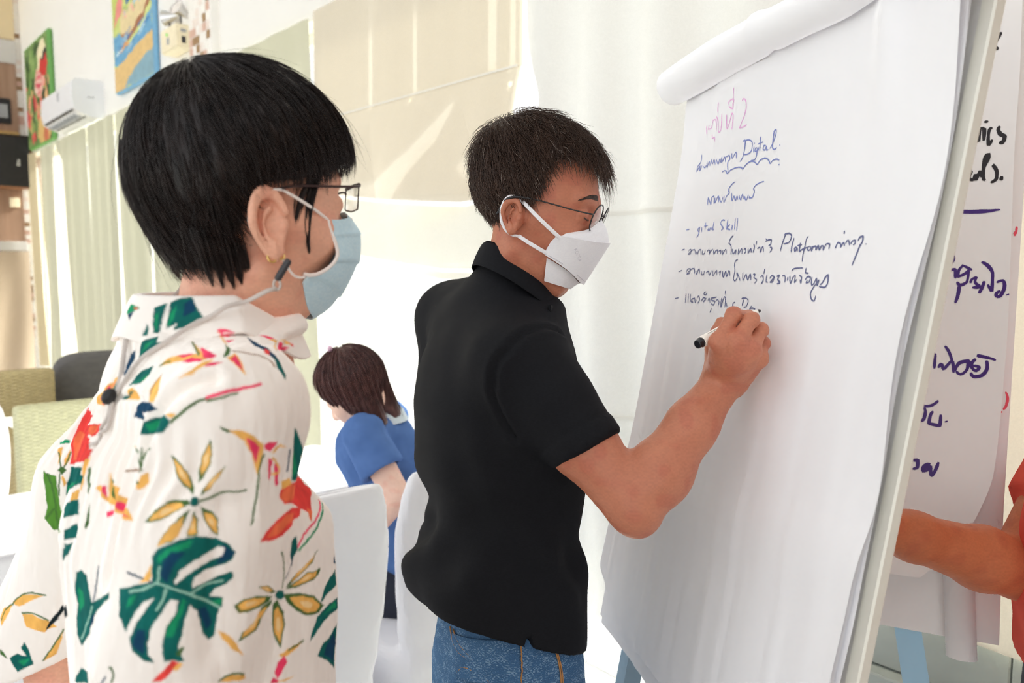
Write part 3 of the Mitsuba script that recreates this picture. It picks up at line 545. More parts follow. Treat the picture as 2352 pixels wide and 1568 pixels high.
WRITING_1 = ['306,722 296,726 284,717 280,701 286,680 301,660 314,644 295,643 272,647;408,700 405,678 398,655 384,674 368,697 360,688 362,656 363,647;400,729 389,738 370,739 357,732 365,722 363,710 393,723;358,771 362,744 362,714;479,708 466,688 454,653 441,660 442,708;469,749 472,731 472,719;537,691 542,677 520,678 508,701 491,700 476,676 476,661;558,690 550,663;506,656 503,641 484,643 480,628',
 '572,599 568,576 590,558 590,545 577,557 571,561 567,545 556,562;543,557 529,551 524,558;520,569 514,549 503,567 490,551;488,573 471,556 467,568 453,551;449,568 431,551 426,565 416,552;413,570 408,553 392,567 383,550;381,566 362,568 352,555 364,550 351,520;344,573 337,556 319,572 310,552;283,600 270,601 266,578 267,558 283,539;283,600 251,599 223,585 221,567 239,556 262,557;211,574 208,556;210,584 208,582;191,567 200,568 201,560 191,557 188,566 187,545 195,533 217,533;182,568 181,557;179,598 176,573 172,556;190,578 161,580;140,566 153,568 154,559 143,554 136,563 132,552 123,553;115,554 104,567 94,595 98,604 106,601 105,575 100,554 89,548 79,553;65,558 63,555;393,520 379,523 362,519 354,511 333,520 296,523 266,519 257,514 241,525 216,531 188,525 174,517 159,528 135,530 111,522 97,510 93,515 75,519 53,514;51,503 48,500',
 '453,420 460,445 432,421 435,443 424,447 411,422;408,441 404,424 388,444 377,424;376,438 359,423 353,439;346,441 339,421 327,441 314,447 326,453;290,479 313,470 324,459 316,452;299,446 285,422 281,435 265,420 261,433 252,421;248,434 233,420 230,435 218,421;214,429 200,417 192,432;182,427 184,422 166,421 160,438 168,447 154,457 114,462',
 '589,346 565,347;494,317 482,329 482,349 494,344 484,334;467,348 464,333;444,364 441,340;452,352 425,353;411,345 419,339 407,336 400,345 392,337;384,363 383,337 374,339;310,362 326,365 336,356 322,346 313,339 323,333;292,365 287,333;271,348 287,340 264,332;256,347 253,331;245,367 238,331;231,366 224,328',
 '596,277 575,280;538,271 529,278 516,275 517,263 538,261 508,275 494,277 481,261;473,270 464,261 458,274 448,276 438,260;430,274 425,260 410,264 411,274;395,266 387,273 375,270 376,259 365,272 356,275;350,272 342,260 333,270 324,272 319,260;312,267 304,271 296,264 301,260;286,271 284,258 270,273 260,259;238,313 253,302 256,293 241,284 232,257;228,274 217,259 207,270 204,257;190,274 186,258 172,273 164,258;157,269 150,273 144,264 151,259;132,273 127,260 119,272 111,261;107,285 100,276 102,261;93,282 93,293;81,271 70,275 61,261 55,277 45,262;46,298 37,293 44,291 21,295 13,293 13,282 23,279;14,274 2,270 9,260;-57,308 -51,293 -45,262;-50,306 -71,308 -87,299 -82,286 -55,281;-100,295 -97,276 -99,258;-119,271 -110,268 -115,260 -121,269 -124,260;-132,282 -135,260 -142,263;-121,275 -141,277;-164,297 -157,289 -156,270 -155,248 -158,233;-139,263 -170,270;-176,272 -171,266 -177,261 -184,266 -178,272;-189,272 -190,260 -195,271 -205,271 -208,262 -214,273 -223,262 -229,272 -236,271 -239,261 -250,276 -262,275 -263,263;-287,269 -286,264 -293,278 -303,274 -305,267 -313,277 -319,269;-308,305 -309,297;-322,275 -328,282 -338,270;-342,273 -346,280 -356,281 -358,275 -351,271;-367,279 -373,288 -383,289 -384,277 -378,269 -371,249 -362,224;-398,272 -400,271',
 '591,203 565,208;525,200 513,213 495,213 496,200 517,195 484,213 470,214 459,196;453,208 442,196 433,213 419,198;407,206 402,194 387,196 387,208;373,201 359,206 349,194 339,209;329,209 321,193 311,202 304,209 297,194;286,202 276,207 278,194;263,207 251,189 244,207 233,191 226,209 215,194;182,241 195,238 199,230 188,207 188,185 176,179 167,190 174,203 145,180;137,204 127,182 118,199 103,183 96,200 86,183;79,200 67,200 72,192 53,184 62,175;35,192 25,196 17,184 25,174;20,215 19,201;2,199 -1,180 -9,179;-17,189 -25,197 -38,193 -35,181 -22,179 -42,193;-52,195 -63,198 -59,188 -73,180 -59,176;-78,196 -88,198 -96,180;-104,194 -106,190 -106,185;-113,198 -122,179 -128,195 -137,199 -139,181 -147,189;-116,210 -124,216 -167,218;-157,199 -169,193 -170,180 -164,189;-181,218 -181,207 -195,205;-187,188 -197,197 -208,194 -205,183 -193,181 -197,188;-214,196 -221,176 -228,181 -234,193 -243,175 -247,189 -229,171 -221,156 -232,141 -242,138 -246,151;-255,177 -264,184 -272,197 -278,202 -283,183 -274,172 -252,174',
 '582,111 549,115;495,130 488,100;477,131 468,101;460,131 453,109 431,103 446,112 426,118 414,104 407,114;404,119 396,126 384,115 392,103;368,111 357,123 344,119 356,109 340,122;352,142 362,135 351,131 342,138;326,113 320,122 308,107;271,129 280,126 304,123 296,116 276,115 281,103 298,107;271,115 263,120 249,112 251,102;292,93 296,78;240,126 234,99 229,122 223,131 211,100;225,149 223,138;207,114 197,101;153,118 164,111 160,103;106,127 109,110;118,129 96,132 80,124 84,111 99,106;55,112 64,103 49,106 31,103']
WRITING_2 = ['-146,1022 -138,1001 -129,985 -141,967;-128,1008 -132,985;-80,711 -84,677 -92,716 -95,671 -101,715 -107,715 -110,673;-115,739 -115,731;-113,714 -111,676;-132,713 -125,708 -122,680 -124,658 -133,674;-153,714 -148,706 -154,689 -166,678 -159,659 -154,665;-63,551 -72,572 -79,578 -73,556 -83,547 -91,566 -92,547 -103,577;-106,554 -114,587 -125,619 -124,628 -116,620 -112,587 -113,548 -118,543;-141,580 -138,591 -149,563 -148,547 -133,534;-162,552 -160,538',
 '-43,450 -81,446 -161,444;-47,445 -95,441 -147,442',
 '-28,308 -38,294 -29,277 -19,277 -34,275;-15,255 -20,236 -29,255 -44,258 -45,228;-62,272 -91,255;-65,269 -53,250 -52,233 -73,244 -82,255 -78,217 -60,206 -50,217;-57,203 -54,173 -47,148;-88,212 -92,225 -104,231 -100,217 -112,201 -93,198;-112,179 -121,201 -125,218;-116,280 -138,261 -147,239 -146,185 -135,207;-158,212 -174,218 -179,202 -164,167 -157,172 -168,186;-187,175 -188,171;27,-19 28,-27;15,-26 5,-20 5,-67;-6,-64 -15,-52 -21,-68 -30,-57 -44,-40 -50,-75;-23,8 -38,-18 -50,-78;-54,-72 -68,-44 -91,-38 -87,-65 -69,-82 -57,-72;-112,-20 -137,-25 -163,-33;-110,-31 -98,-53 -111,-69 -120,-58 -101,-53;-97,-75 -107,-88 -125,-84 -141,-57 -138,-35;53,-177 43,-187 24,-191 -10,-170;33,-192 26,-208 34,-238 54,-240 62,-227;4,-206 11,-217 15,-245 0,-249 -15,-251 -18,-215;-33,-234 -35,-238;74,-354 81,-376 77,-387;57,-369 44,-367 44,-389 58,-396;31,-399 22,-379 10,-375 31,-401 17,-397 8,-380 4,-412 -16,-367']

# ------------------------------------------------------------------ flip charts on easels
def easel_frame(P0, th, lean):
    e = np.array([-math.sin(th), math.cos(th), 0]); m = np.array([-math.cos(th), -math.sin(th), 0])
    u = np.array([0, 0, math.cos(lean)]) - m * math.sin(lean)
    return frame_mat(P0, e, u, m * math.cos(lean) + np.array([0, 0, math.sin(lean)]))
E1 = easel_frame([0.3315, 1.07, 1.3888], math.radians(11.449), math.radians(9.871))      # a across (towards the window), b up the sheet, c off it
E2 = easel_frame([0.696, 1.30, 1.365], math.radians(66.05), math.radians(9.0))
def put(m, M): m.apply_transform(M); return m
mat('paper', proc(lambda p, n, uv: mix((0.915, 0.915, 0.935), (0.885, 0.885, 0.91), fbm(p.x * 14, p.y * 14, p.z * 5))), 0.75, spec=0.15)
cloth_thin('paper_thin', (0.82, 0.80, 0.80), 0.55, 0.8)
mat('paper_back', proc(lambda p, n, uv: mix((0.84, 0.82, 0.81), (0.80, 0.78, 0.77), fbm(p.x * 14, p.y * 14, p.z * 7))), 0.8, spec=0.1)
mat('board_white', (0.74, 0.73, 0.72), 0.4); mat('board_edge', lin(222, 220, 210), 0.35, metallic=0.15)
mat('leg_blue', proc(lambda p, n, uv: mix(lin(150, 184, 206), mix(lin(120, 88, 78), lin(96, 80, 78), noise(p.x * 300, p.y * 300, p.z * 90)), smoothstep(0.70, 0.74, fbm(p.x * 70, p.y * 70, p.z * 22, 3)))), 0.35, metallic=0.2)
mat('leg_plain', lin(140, 172, 194), 0.35, metallic=0.2)
mat('ink_blue', lin(126, 138, 198), 0.5); mat('ink_grey', lin(98, 104, 146), 0.5); mat('ink_pink', lin(234, 184, 226), 0.5)
mat('ink_black', lin(26, 20, 24), 0.5); mat('ink_purple', lin(62, 32, 112), 0.5); mat('ink_red', lin(222, 70, 90), 0.5)
def strokes(txt, surf, width, lift=0.0007, dots=True):
    """pen strokes lying on the sheet surf(a, b) -> c; given in half millimetres"""
    out = []
    for st in txt.split(';'):
        p = np.array([[float(v) / 2000 for v in q.split(',')] for q in st.split()])
        if len(p) > 2:
            d = np.r_[0, np.cumsum(np.linalg.norm(np.diff(p, axis=0), axis=1) + 1e-6)]
            p = PchipInterpolator(d, p)(np.linspace(0, d[-1], 4 * len(p)))
        else: p = p[0] + np.linspace(0, 1, 4)[:, None] * (p[-1] - p[0])
        t = np.gradient(p, axis=0); t /= np.linalg.norm(t, axis=1, keepdims=True) + 1e-9
        nrm = np.stack([-t[:, 1], t[:, 0]], 1); w = width * (0.75 + 0.5 * meshkit.noise(np.column_stack([p * 90, 0 * p[:, :1]])))[:, None] / 2
        w[0] *= 0.6; w[-1] *= 0.6
        L, R_ = p + nrm * w, p - nrm * w
        P = np.stack([np.column_stack([q, surf(q[:, 0], q[:, 1]) + lift]) for q in (L, R_)], 1)
        out.append(grid_mesh(P))
    return cat(out)

# first chart: board, pad, the written sheet, the turned-over sheets, legs, clamp bar
k = thing('easel', 'blue grey metal easel holding the chart that the man in black writes on', 'easel')
part(k, 'board', put(box([-0.300, -0.455, -0.018], [0.33, 0.44, -0.010], 0.002), E1), 'board_white', False)
part(k, 'frame_rail', put(box([-0.305, -0.47, -0.019], [-0.285, 0.46, -0.006], 0.002), E1), 'board_edge', False, label='pale aluminium edge rail of the board')
part(k, 'frame_rail', put(box([0.318, -0.47, -0.019], [0.334, 0.46, -0.006], 0.002), E1), 'board_edge', False)
part(k, 'frame_rail', put(box([-0.305, -0.47, -0.019], [0.334, -0.455, -0.006], 0.002), E1), 'board_edge', False)
part(k, 'clamp_bar', put(box([-0.300, 0.405, -0.008], [0.358, 0.445, 0.008], 0.004), E1), 'board_edge', False)
for a_ in (-0.16, 0.19): part(k, 'clamp_knob', put(revolve([(0, 0), (0.012, 0.002), (0.012, 0.012), (0, 0.014)], frame_mat([a_, 0.43, 0.006], [1, 0, 0], [0, 1, 0], [0, 0, 1])), E1), 'dark_slot', 30)
def foot_pt(M, a, b, c, dx):    # where a leg meets the floor
    p = (M @ np.array([a, b, c, 1.0]))[:3]; q = p + dx; q[2] = 0.0; return p, q
def leg(parent, p, q, ma, w=0.032, hint=(1, 0, 0)):
    z = unit(q - p); x = unit(np.cross(z, hint)); y = np.cross(z, x); L = np.linalg.norm(q - p)
    prof_ = [(-w / 2, -w * 0.42), (w / 2, -w * 0.42), (w / 2, w * 0.42), (w * 0.08, w * 0.42), (w * 0.08, w * 0.28), (-w * 0.02, w * 0.28), (-w * 0.02, w * 0.42), (-w / 2, w * 0.42)]
    m = extrude(prof_, L); m.apply_transform(frame_mat(p, x, y, z)); part(parent, 'leg', m, ma, False)
    part(parent, 'foot', revolve([(0, 0.0), (0.02, 0.0), (0.02, 0.02), (0.014, 0.03), (0, 0.03)], frame_mat(q, [1, 0, 0], [0, 1, 0], [0, 0, 1])), 'dark_slot', 30)
WNn = np.array([E1[0, 2], E1[1, 2], 0.0]); WNn /= np.linalg.norm(WNn); EA = E1[:3, 0]
for a_ in (-0.26, 0.300):
    p_, q_ = foot_pt(E1, a_, -0.44, -0.040, np.zeros(3)); t_ = (0.0 - p_[2]) / -E1[2, 1]; q_ = p_ - E1[:3, 1] * (p_[2] / E1[2, 1])
    leg(k, p_, q_, 'leg_plain', 0.036, tuple(E1[:3, 2]))
p_, q_ = foot_pt(E1, 0.12, 0.36, -0.05, -WNn * 0.40 + EA * 0.22); leg(k, p_, q_, 'leg_plain', 0.03, tuple(EA))
def sheet1(a, b):
    a, b = np.asarray(a, float), np.asarray(b, float); low = np.clip((0.10 - b) / 0.6, 0, 1)
    q = lambda f, g, s: meshkit.noise(np.stack([a * f, b * g, 0 * a], -1), s) - 0.5
    right = np.clip((-0.20 - a) / 0.10, 0, 1); left = np.clip((a - 0.27) / 0.11, 0, 1)
    up = np.clip((b - 0.26) / 0.13, 0, 1)
    return (0.006 + 0.010 * right ** 2 * (0.5 + 0.5 * np.sin(b * 17 + 1.0)) + 0.018 * left ** 2 * low * np.clip((0.02 - b) / 0.4, 0, 1) + 0.010 * q(5, 1.3, 3) * low + 0.005 * q(13, 1.2, 4) * (0.3 + low)
            + 0.0042 * q(46, 2.4, 5) * (0.35 + low) + 0.0022 * q(95, 5, 6) * low + 0.020 * up ** 2 * (0.6 + 0.8 * q(6, 0.5, 8))
            + 0.012 * up * np.exp(-((a + 0.175) / 0.022) ** 2) + 0.006 * np.exp(-((b + 0.243 - 0.095 * (0.37 - a) / 0.66 + 0.045) / 0.05) ** 2))
k = thing('flip_chart_pad', 'white flip chart pad with blue handwriting that the man in black is writing on', 'flip chart')
nb_, na_ = 220, 150
bb, aa = np.meshgrid(np.linspace(0, 1, nb_), np.linspace(0, 1, na_), indexing='ij')
bb = -0.520 + (0.428 + 0.520) * bb
a_left = 0.381 - 0.012 * np.clip((0.25 - np.abs(bb - 0.18)) / 0.25, 0, 1) + 0.006 * np.sin(bb * 9); a_left = a_left - 0.125 * np.clip((-0.44 - bb) / 0.075, 0, 1) ** 1.7
a_right = -0.2945 + 0.003 * np.sin(bb * 21 + 1)
A_ = a_right + (a_left - a_right) * aa
part(k, 'written_sheet', put(grid_mesh(np.stack([A_, bb, sheet1(A_, bb)], -1)), E1), 'paper', True)
# edges of the sheets under it
for i_, (da, dc, db) in enumerate(((0.0015, -0.003, 0.02), (0.003, -0.006, 0.035))):
    bz = np.linspace(-0.515 - db, 0.40, 70); az = np.linspace(0, 1, 40)
    Bz, Az = np.meshgrid(bz, az, indexing='ij'); ar = -0.289 - da * 0 + 0.003 * np.sin(Bz * 15 + i_ * 2); Az2 = ar + (0.366 - ar) * Az
    part(k, 'under_sheet', put(grid_mesh(np.stack([Az2, Bz, sheet1(Az2, Bz) * (0.62 - 0.25 * i_) - 0.0015 + dc * 0.3], -1)), E1), 'paper', True)
INK = ['ink_pink', 'ink_blue', 'ink_blue', 'ink_blue', 'ink_grey', 'ink_grey', 'ink_grey']
for txt, ink, lab in zip(WRITING_1, INK, ('faint pink handwritten title', 'blue handwriting ending in Digital with a wavy underline', 'blue handwriting, third line', 'blue handwriting reading Digital Skill', 'dark handwriting with the word Platform', 'dark handwriting, sixth line', 'last line of handwriting under the pen')):
    part(k, 'handwriting', put(strokes(txt, sheet1, 0.0019), E1), ink, True, label=lab, kind='stuff')
# the sheets folded over the top, rolled
uu, tt = np.meshgrid(np.linspace(0, 1, 120), np.linspace(0, 1, 56), indexing='ij')
a_ = 0.405 - 0.86 * uu; ang = tt * 2 * np.pi * 1.25 - 2.1; R0 = 0.030 - 0.005 * tt + 0.004 * (meshkit.noise(np.stack([a_ * 9, tt * 5, 0 * a_], -1), 3) - 0.5) + 0.003 * np.sin(a_ * 6)
crs = np.exp(-((a_ + 0.16) / 0.045) ** 2); R0 = R0 - 0.007 * crs * (0.6 + 0.4 * np.sin(ang * 3)) + 0.004 * np.exp(-((a_ - 0.07) / 0.012) ** 2) * np.cos(ang - 0.6)
cb = 0.434 + 0.002 * np.sin(a_ * 12); cc = 0.036
rl = grid_mesh(np.stack([a_ + 0.004 * np.sin(ang), cb + R0 * np.sin(ang), cc + R0 * np.cos(ang)], -1))
part(k, 'rolled_sheets', put(rl, E1), 'paper', True, label='written sheets rolled up over the top of the pad')
uu, tt = np.meshgrid(np.linspace(0, 1, 120), np.linspace(0, 1, 30), indexing='ij')
a_ = 0.40 - 0.84 * uu; ang = tt * 2 * np.pi * 0.95; R1 = 0.019 + 0.002 * np.sin(a_ * 8 + ang)
part(k, 'inner_roll', put(grid_mesh(np.stack([a_, 0.434 + R1 * np.sin(ang), cc + R1 * np.cos(ang)], -1)), E1), 'paper', True)

# second chart, written in purple, beyond the first
k = thing('easel', 'second flip chart easel with chipped blue paint, behind the first chart', 'easel')
part(k, 'board', put(box([-0.05, -0.448, -0.030], [0.36, 0.38, -0.012], 0.004), E2), 'board_white', False)
rim = sg.box(-0.052, -0.452, 0.362, 0.385).buffer(0.0).buffer(-0.03).buffer(0.03); rin = sg.box(-0.042, -0.442, 0.352, 0.375)
part(k, 'frame_rail', put(extrude(rim.difference(rin), 0.02, trimesh.transformations.translation_matrix([0, 0, -0.031])), E2), 'board_edge', False)
p_ = (E2 @ np.array([0.036, -0.40, -0.045, 1]))[:3]; q_ = (E2 @ np.array([0.0, -0.60, -0.045, 1]))[:3]; d_ = unit(q_ - p_); q_ = p_ + d_ * (p_[2] / -d_[2]); leg(k, p_, q_, 'leg_blue', 0.040, tuple(E2[:3, 2]))
p_ = (E2 @ np.array([0.29, -0.40, -0.045, 1]))[:3]; q_ = (E2 @ np.array([0.32, -0.60, -0.045, 1]))[:3]; d_ = unit(q_ - p_); q_ = p_ + d_ * (p_[2] / -d_[2]); leg(k, p_, q_, 'leg_plain', 0.040, tuple(E2[:3, 2]))
p_ = (E2 @ np.array([0.16, 0.33, -0.06, 1]))[:3]; q_ = p_ + np.array([0.115, 0.26, 0]); q_[2] = 0; leg(k, p_, q_, 'leg_plain', 0.034)
k = thing('flip_chart_pad', 'second flip chart pad, shaded sheet with purple handwriting at the right edge', 'flip chart')
def sheet2(a, b):
    a, b = np.asarray(a, float), np.asarray(b, float)
    return 0.012 + 0.035 * np.clip((-0.05 - b) / 0.3, 0, 1) ** 2 + 0.006 * (meshkit.noise(np.stack([a * 7, b * 3, 0 * a], -1), 4) - 0.5) + 0.02 * np.clip((0.0 - a) / 0.1, 0, 1) ** 2
bb, aa = np.meshgrid(np.linspace(0, 1, 120), np.linspace(0, 1, 60), indexing='ij'); bb = -0.365 + (0.60 - 0.20 * np.clip((aa - .35) / .6, 0, 1) + 0.365) * bb
PR = PchipInterpolator([-0.37, -0.33, -0.299, -0.255, -0.19, -0.04, 0.07, 0.285, 0.46, 0.61], [0.02, -0.018, -0.041, -0.064, -0.083, -0.093, -0.096, -0.096, -0.100, -0.100])
A_ = PR(bb) + (0.35 - PR(bb)) * aa
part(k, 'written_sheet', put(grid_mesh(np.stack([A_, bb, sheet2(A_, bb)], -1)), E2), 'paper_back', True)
for i_, (txt, ink, w_) in enumerate(zip(WRITING_2, ('ink_black', 'ink_purple', 'ink_purple'), (0.0052, 0.0042, 0.0046))):
    part(k, 'handwriting', put(strokes(txt, sheet2, w_, 0.0009), E2), ink, True, label=('black handwriting', 'purple underline', 'purple handwriting')[i_], kind='stuff')
bb, aa = np.meshgrid(np.linspace(-0.46, 0.60, 60), np.linspace(0, 1, 20), indexing='ij')
bb = np.where(bb > .36, .36 + (bb - .36) * (1 - .8 * np.clip((aa - .35) / .6, 0, 1)), bb)
A_ = (-0.114 + 0.012 * np.clip((0.25 - bb) / 0.5, 0, 1)) + aa * 0.45
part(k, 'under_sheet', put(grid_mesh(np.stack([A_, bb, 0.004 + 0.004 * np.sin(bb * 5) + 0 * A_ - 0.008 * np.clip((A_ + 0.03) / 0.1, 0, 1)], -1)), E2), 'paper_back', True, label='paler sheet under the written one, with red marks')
sf = lambda a, b: 0.004 + 0.004 * np.sin(b * 5) + 0 * a
part(k, 'red_marks', put(strokes('-212,396 -211,372;-206,380 -208,366;-198,-130 -204,-150 -200,-176 -193,-186;-190,-196 -184,-192', sf, 0.0035, 0.0012), E2), 'ink_red', True, kind='stuff')
bb, aa = np.meshgrid(np.linspace(0, 1, 30), np.linspace(0, 1, 26), indexing='ij')
ang = -1.4 + aa * 4.2; A_ = -0.040 - 0.010 * (1 - bb) + 0.022 * np.cos(ang + 1.5); 
part(k, 'curled_sheet', put(grid_mesh(np.stack([A_, -0.485 + bb * 0.16, 0.012 + 0.022 * np.sin(ang + 1.5)], -1)), E2), 'paper_thin', True, label='long curled sheet hanging below the second chart')

# ------------------------------------------------------------------ people: shared modelling
def skin(key, a, b, red):
    f = lambda p, n, uv: mix(mix(a, b, fbm(p.x * 28, p.y * 28, p.z * 28)), red, 0.35 * smoothstep(0.5, 0.8, noise(p.x * 55 + 7, p.y * 55, p.z * 55))) * (0.93 + 0.14 * noise(p.x * 420, p.y * 420, p.z * 420))
    mat(key, proc(f), 0.46, spec=0.35, bump=proc(lambda p, n, uv: 0.0005 * fbm(p.x * 520, p.y * 520, p.z * 520, 2)))
skin('skin_tan', lin(190, 124, 97), lin(177, 109, 84), lin(172, 88, 71))
skin('skin_light', lin(234, 182, 156), lin(224, 166, 140), lin(218, 144, 122))
skin('skin_fair', lin(240, 202, 184), lin(232, 190, 170), lin(226, 160, 140))
skin('skin_brown', lin(194, 116, 80), lin(178, 100, 68), lin(168, 84, 62))
def head_frame(o, th, pitch, roll=0.0, scale=1.0):
    th, pt, ro = map(math.radians, (th, pitch, roll))
    f = np.array([math.cos(th) * math.cos(pt), math.sin(th) * math.cos(pt), -math.sin(pt)]); l = np.array([-math.sin(th), math.cos(th), 0]); u = np.cross(f, l)
    M = frame_mat(o, f, l * math.cos(ro) + u * math.sin(ro), u * math.cos(ro) - l * math.sin(ro)); M[:3, :3] *= scale
    return M
def xf(M, p): p = np.asarray(p, float); return p @ M[:3, :3].T + M[:3, 3]
def ixf(M, P):
    s2 = M[:3, 0] @ M[:3, 0]; return ((P - M[:3, 3]) @ M[:3, :3] / s2).astype(np.float32)
def skull_field(P, jaw=1.0, lower=1.0):
    """a head in its own frame: x towards the face, y to its left, z up, the origin between the ears"""
    if lower != 1.0:
        k = np.clip(-P[:, 2] - .02, 0, 1); P = P.copy(); P[:, 2] -= k * (lower - 1); P[:, 0] += k * (lower - 1) * .9; P[:, 0] = np.where(P[:, 0] < 0, P[:, 0] * 1.07, P[:, 0])
    Q = P.copy(); Q[:, 1] = np.abs(Q[:, 1])
    d = sd_ell(P, [-.014, 0, .050], [.097, .0765, .086])
    d = smin(d, sd_ell(P, [.030, 0, .000], [.064, .066, .080]), .03)
    d = smin(d, sd_ell(P, [.036, 0, -.060], [.047, .050 * jaw, .050]), .03)
    d = smin(d, sd_cone(Q, [.000, .053 * jaw, -.056], [.058, .018, -.096], .017, .014), .022)
    d = smin(d, sd_cone(Q, [.0625, .0, -.095], [.0625, .012, -.097], .0165, .0155), .018)
    d = smin(d, sd_cone(Q, [.054, .040, -.018], [.020, .059, -.006], .022, .013), .022)
    d = smin(d, sd_cone(Q, [.083, .0, .039], [.071, .044, .042], .0105, .0085), .014)
    d = smax(d, -sd_ell(Q, [.100, .033, .020], [.020, .017, .012]), .012)
    d = smin(d, sd_ell(Q, [.0755, .0325, .018], [.0135, .0165, .0125]), .003)
    d = smin(d, np.where(P[:, 2] > -.2, sd_cone(Q, [.079, .018, .0225], [.077, .047, .020], .0035, .003), 9), .004)       # upper lid
    d = smin(d, sd_cone(Q, [.083, .020, .010], [.077, .046, .011], .0026, .0024), .006)
    d = smin(d, sd_cone(P, [.087, 0, .032], [.109, 0, -.018], .0075, .0115), .012)
    d = smin(d, sd_ell(Q, [.099, .0125, -.023], [.012, .0085, .009]), .007)
    d = smin(d, sd_ell(P, [.083, 0, -.055], [.013, .025, .0075]), .006); d = smin(d, sd_ell(P, [.081, 0, -.067], [.012, .021, .0075]), .007)
    return d
def ear_field(P, tilt=0.16, flare=0.32, size=1.0):
    """the right ear (y < 0), in the head frame"""
    c = np.array([-.012, -.0765, -.009]); q = (P - c) / size
    w = np.array([-math.sin(flare), -math.cos(flare), 0]); v0 = np.array([math.cos(flare), -math.sin(flare), 0]); u0 = np.array([0, 0, 1.0])
    u = u0 * math.cos(tilt) - v0 * math.sin(tilt); v = v0 * math.cos(tilt) + u0 * math.sin(tilt)
    U, V, W_ = q @ u, q @ v, q @ w
    kk = np.sqrt((V / (.0165 - .0045 * np.clip(-U / .03, 0, 1))) ** 2 + (U / .0285) ** 2); e = (kk - 1) * .017
    back = np.clip((-V + .006) / .02, 0, 1) * np.clip((U + .025) / .03, 0.2, 1)
    w0 = .0045 + .0115 * back
    rim = np.hypot(e, W_ - w0) - (.0043 - .0010 * np.clip(V / .02, 0, 1))
    rim = np.where((V > .004) & (U < .006), np.maximum(rim, .004), rim)
    plate = smax(smax(e, W_ - (w0 + .001) * np.clip(kk, 0, 1) ** 2.2 * 0.85 + .0012, .002), -(W_ + .011), .002)
    anti = np.hypot(np.sqrt(((V - .0025) / .0085) ** 2 + ((U + .003) / .0155) ** 2) * .012 - .012, W_ - .0060) - .0027
    anti = np.where(V > .003, anti + .004, anti)
    d = smin(smin(plate, rim, .0035), anti, .0035)
    d = smax(d, -sd_ell(np.stack([V, U, W_], 1).astype(np.float32), [.0035, -.003, .0035], [.0080, .0105, .0090]), .003)
    d = smin(d, sd_ell(np.stack([V, U, W_], 1).astype(np.float32), [.002, -.0275, .0015], [.0078, .0085, .0042]), .006)
    d = smin(d, sd_ell(np.stack([V, U, W_], 1).astype(np.float32), [.0125, -.004, .0015], [.0042, .0065, .0045]), .004)
    base = sd_ell(np.stack([V, U, W_], 1).astype(np.float32), [.004, -.002, -.006], [.012, .022, .008])
    return smin(d, base, .006) * size
def head_mesh(M, neck, h=0.0021, lo=None, hi=None, jaw=1.0, ear=1.0, extra=None, ears=True, lower=1.0):
    """head, ears and neck in one skin; neck: (points, radii) in world space"""
    sc = np.linalg.norm(M[:3, 0])
    def f(P):
        L = ixf(M, P); d = skull_field(L, jaw, lower) * sc
        n = sd_chain(P, neck[0], neck[1], .02); d = smin(d, n, .028)
        if ears:
            Lf = L.copy(); Lf[:, 1] = -np.abs(Lf[:, 1])
            near = np.linalg.norm(Lf - np.array([-.012, -.08, -.004]), axis=1) < .075
            if near.any():
                e = np.full(len(P), 9.0); e[near] = ear_field(Lf[near], size=ear) * sc; d = np.where(near, smin(d, e, .0045), d)
        if extra is not None: d = extra(P, d)
        return d.astype(np.float32)
    c = M[:3, 3]
    lo = c - 0.17 if lo is None else lo; hi = c + 0.17 if hi is None else hi
    return sdf_mesh(f, lo, hi, h)
def ray_radius(field, c, D, r0=0.02, r1=0.30, n=40):
    """distance along each direction D from c to the surface of a star-shaped field"""
    a, b = np.full(len(D), r0), np.full(len(D), r1)
    for _ in range(18):
        m = (a + b) / 2; ins = field((c + D * m[:, None]).astype(np.float32)) < 0
        a, b = np.where(ins, m, a), np.where(ins, b, m)
    return (a + b) / 2
def slerp_dirs(pole, d0, steps):
    """great circles from the pole through each d0, continued past it by the angles in steps (n, k)"""
    t = d0 - (d0 @ pole)[:, None] * pole; s = np.linalg.norm(t, axis=1, keepdims=True); t /= np.maximum(s, 1e-6)
    a0 = np.arctan2(s[:, 0], d0 @ pole); A = a0[:, None] + steps
    return np.cos(A)[..., None] * pole + np.sin(A)[..., None] * t[:, None, :]
def strand_mesh(P, r, sides=3):
    """P (n, k, 3) strands as thin tapering tubes, r (n,) their widest radius"""
    n, k = P.shape[:2]; t = np.gradient(P, axis=1); t /= np.linalg.norm(t, axis=2, keepdims=True) + 1e-12
    a = np.cross(t, [0.31, 0.52, 0.79]); a /= np.linalg.norm(a, axis=2, keepdims=True) + 1e-12; b = np.cross(t, a)
    w = r[:, None] * np.interp(np.linspace(0, 1, k), [0, .25, .7, 1], [.7, 1, .8, .12])[None]
    ang = np.arange(sides) * 2 * np.pi / sides
    V = P[:, :, None] + w[:, :, None, None] * (np.cos(ang)[:, None] * a[:, :, None] + np.sin(ang)[:, None] * b[:, :, None])
    i = np.arange(n)[:, None, None] * k * sides; j = np.arange(k - 1)[None, :, None] * sides; s = np.arange(sides)[None, None]
    s1 = (s + 1) % sides
    q = np.stack([i + j + s, i + j + s1, i + j + sides + s1, i + j + sides + s], -1).reshape(-1, 4)
    return trimesh.Trimesh(V.reshape(-1, 3), np.vstack([q[:, [0, 1, 2]], q[:, [0, 2, 3]]]), process=False)
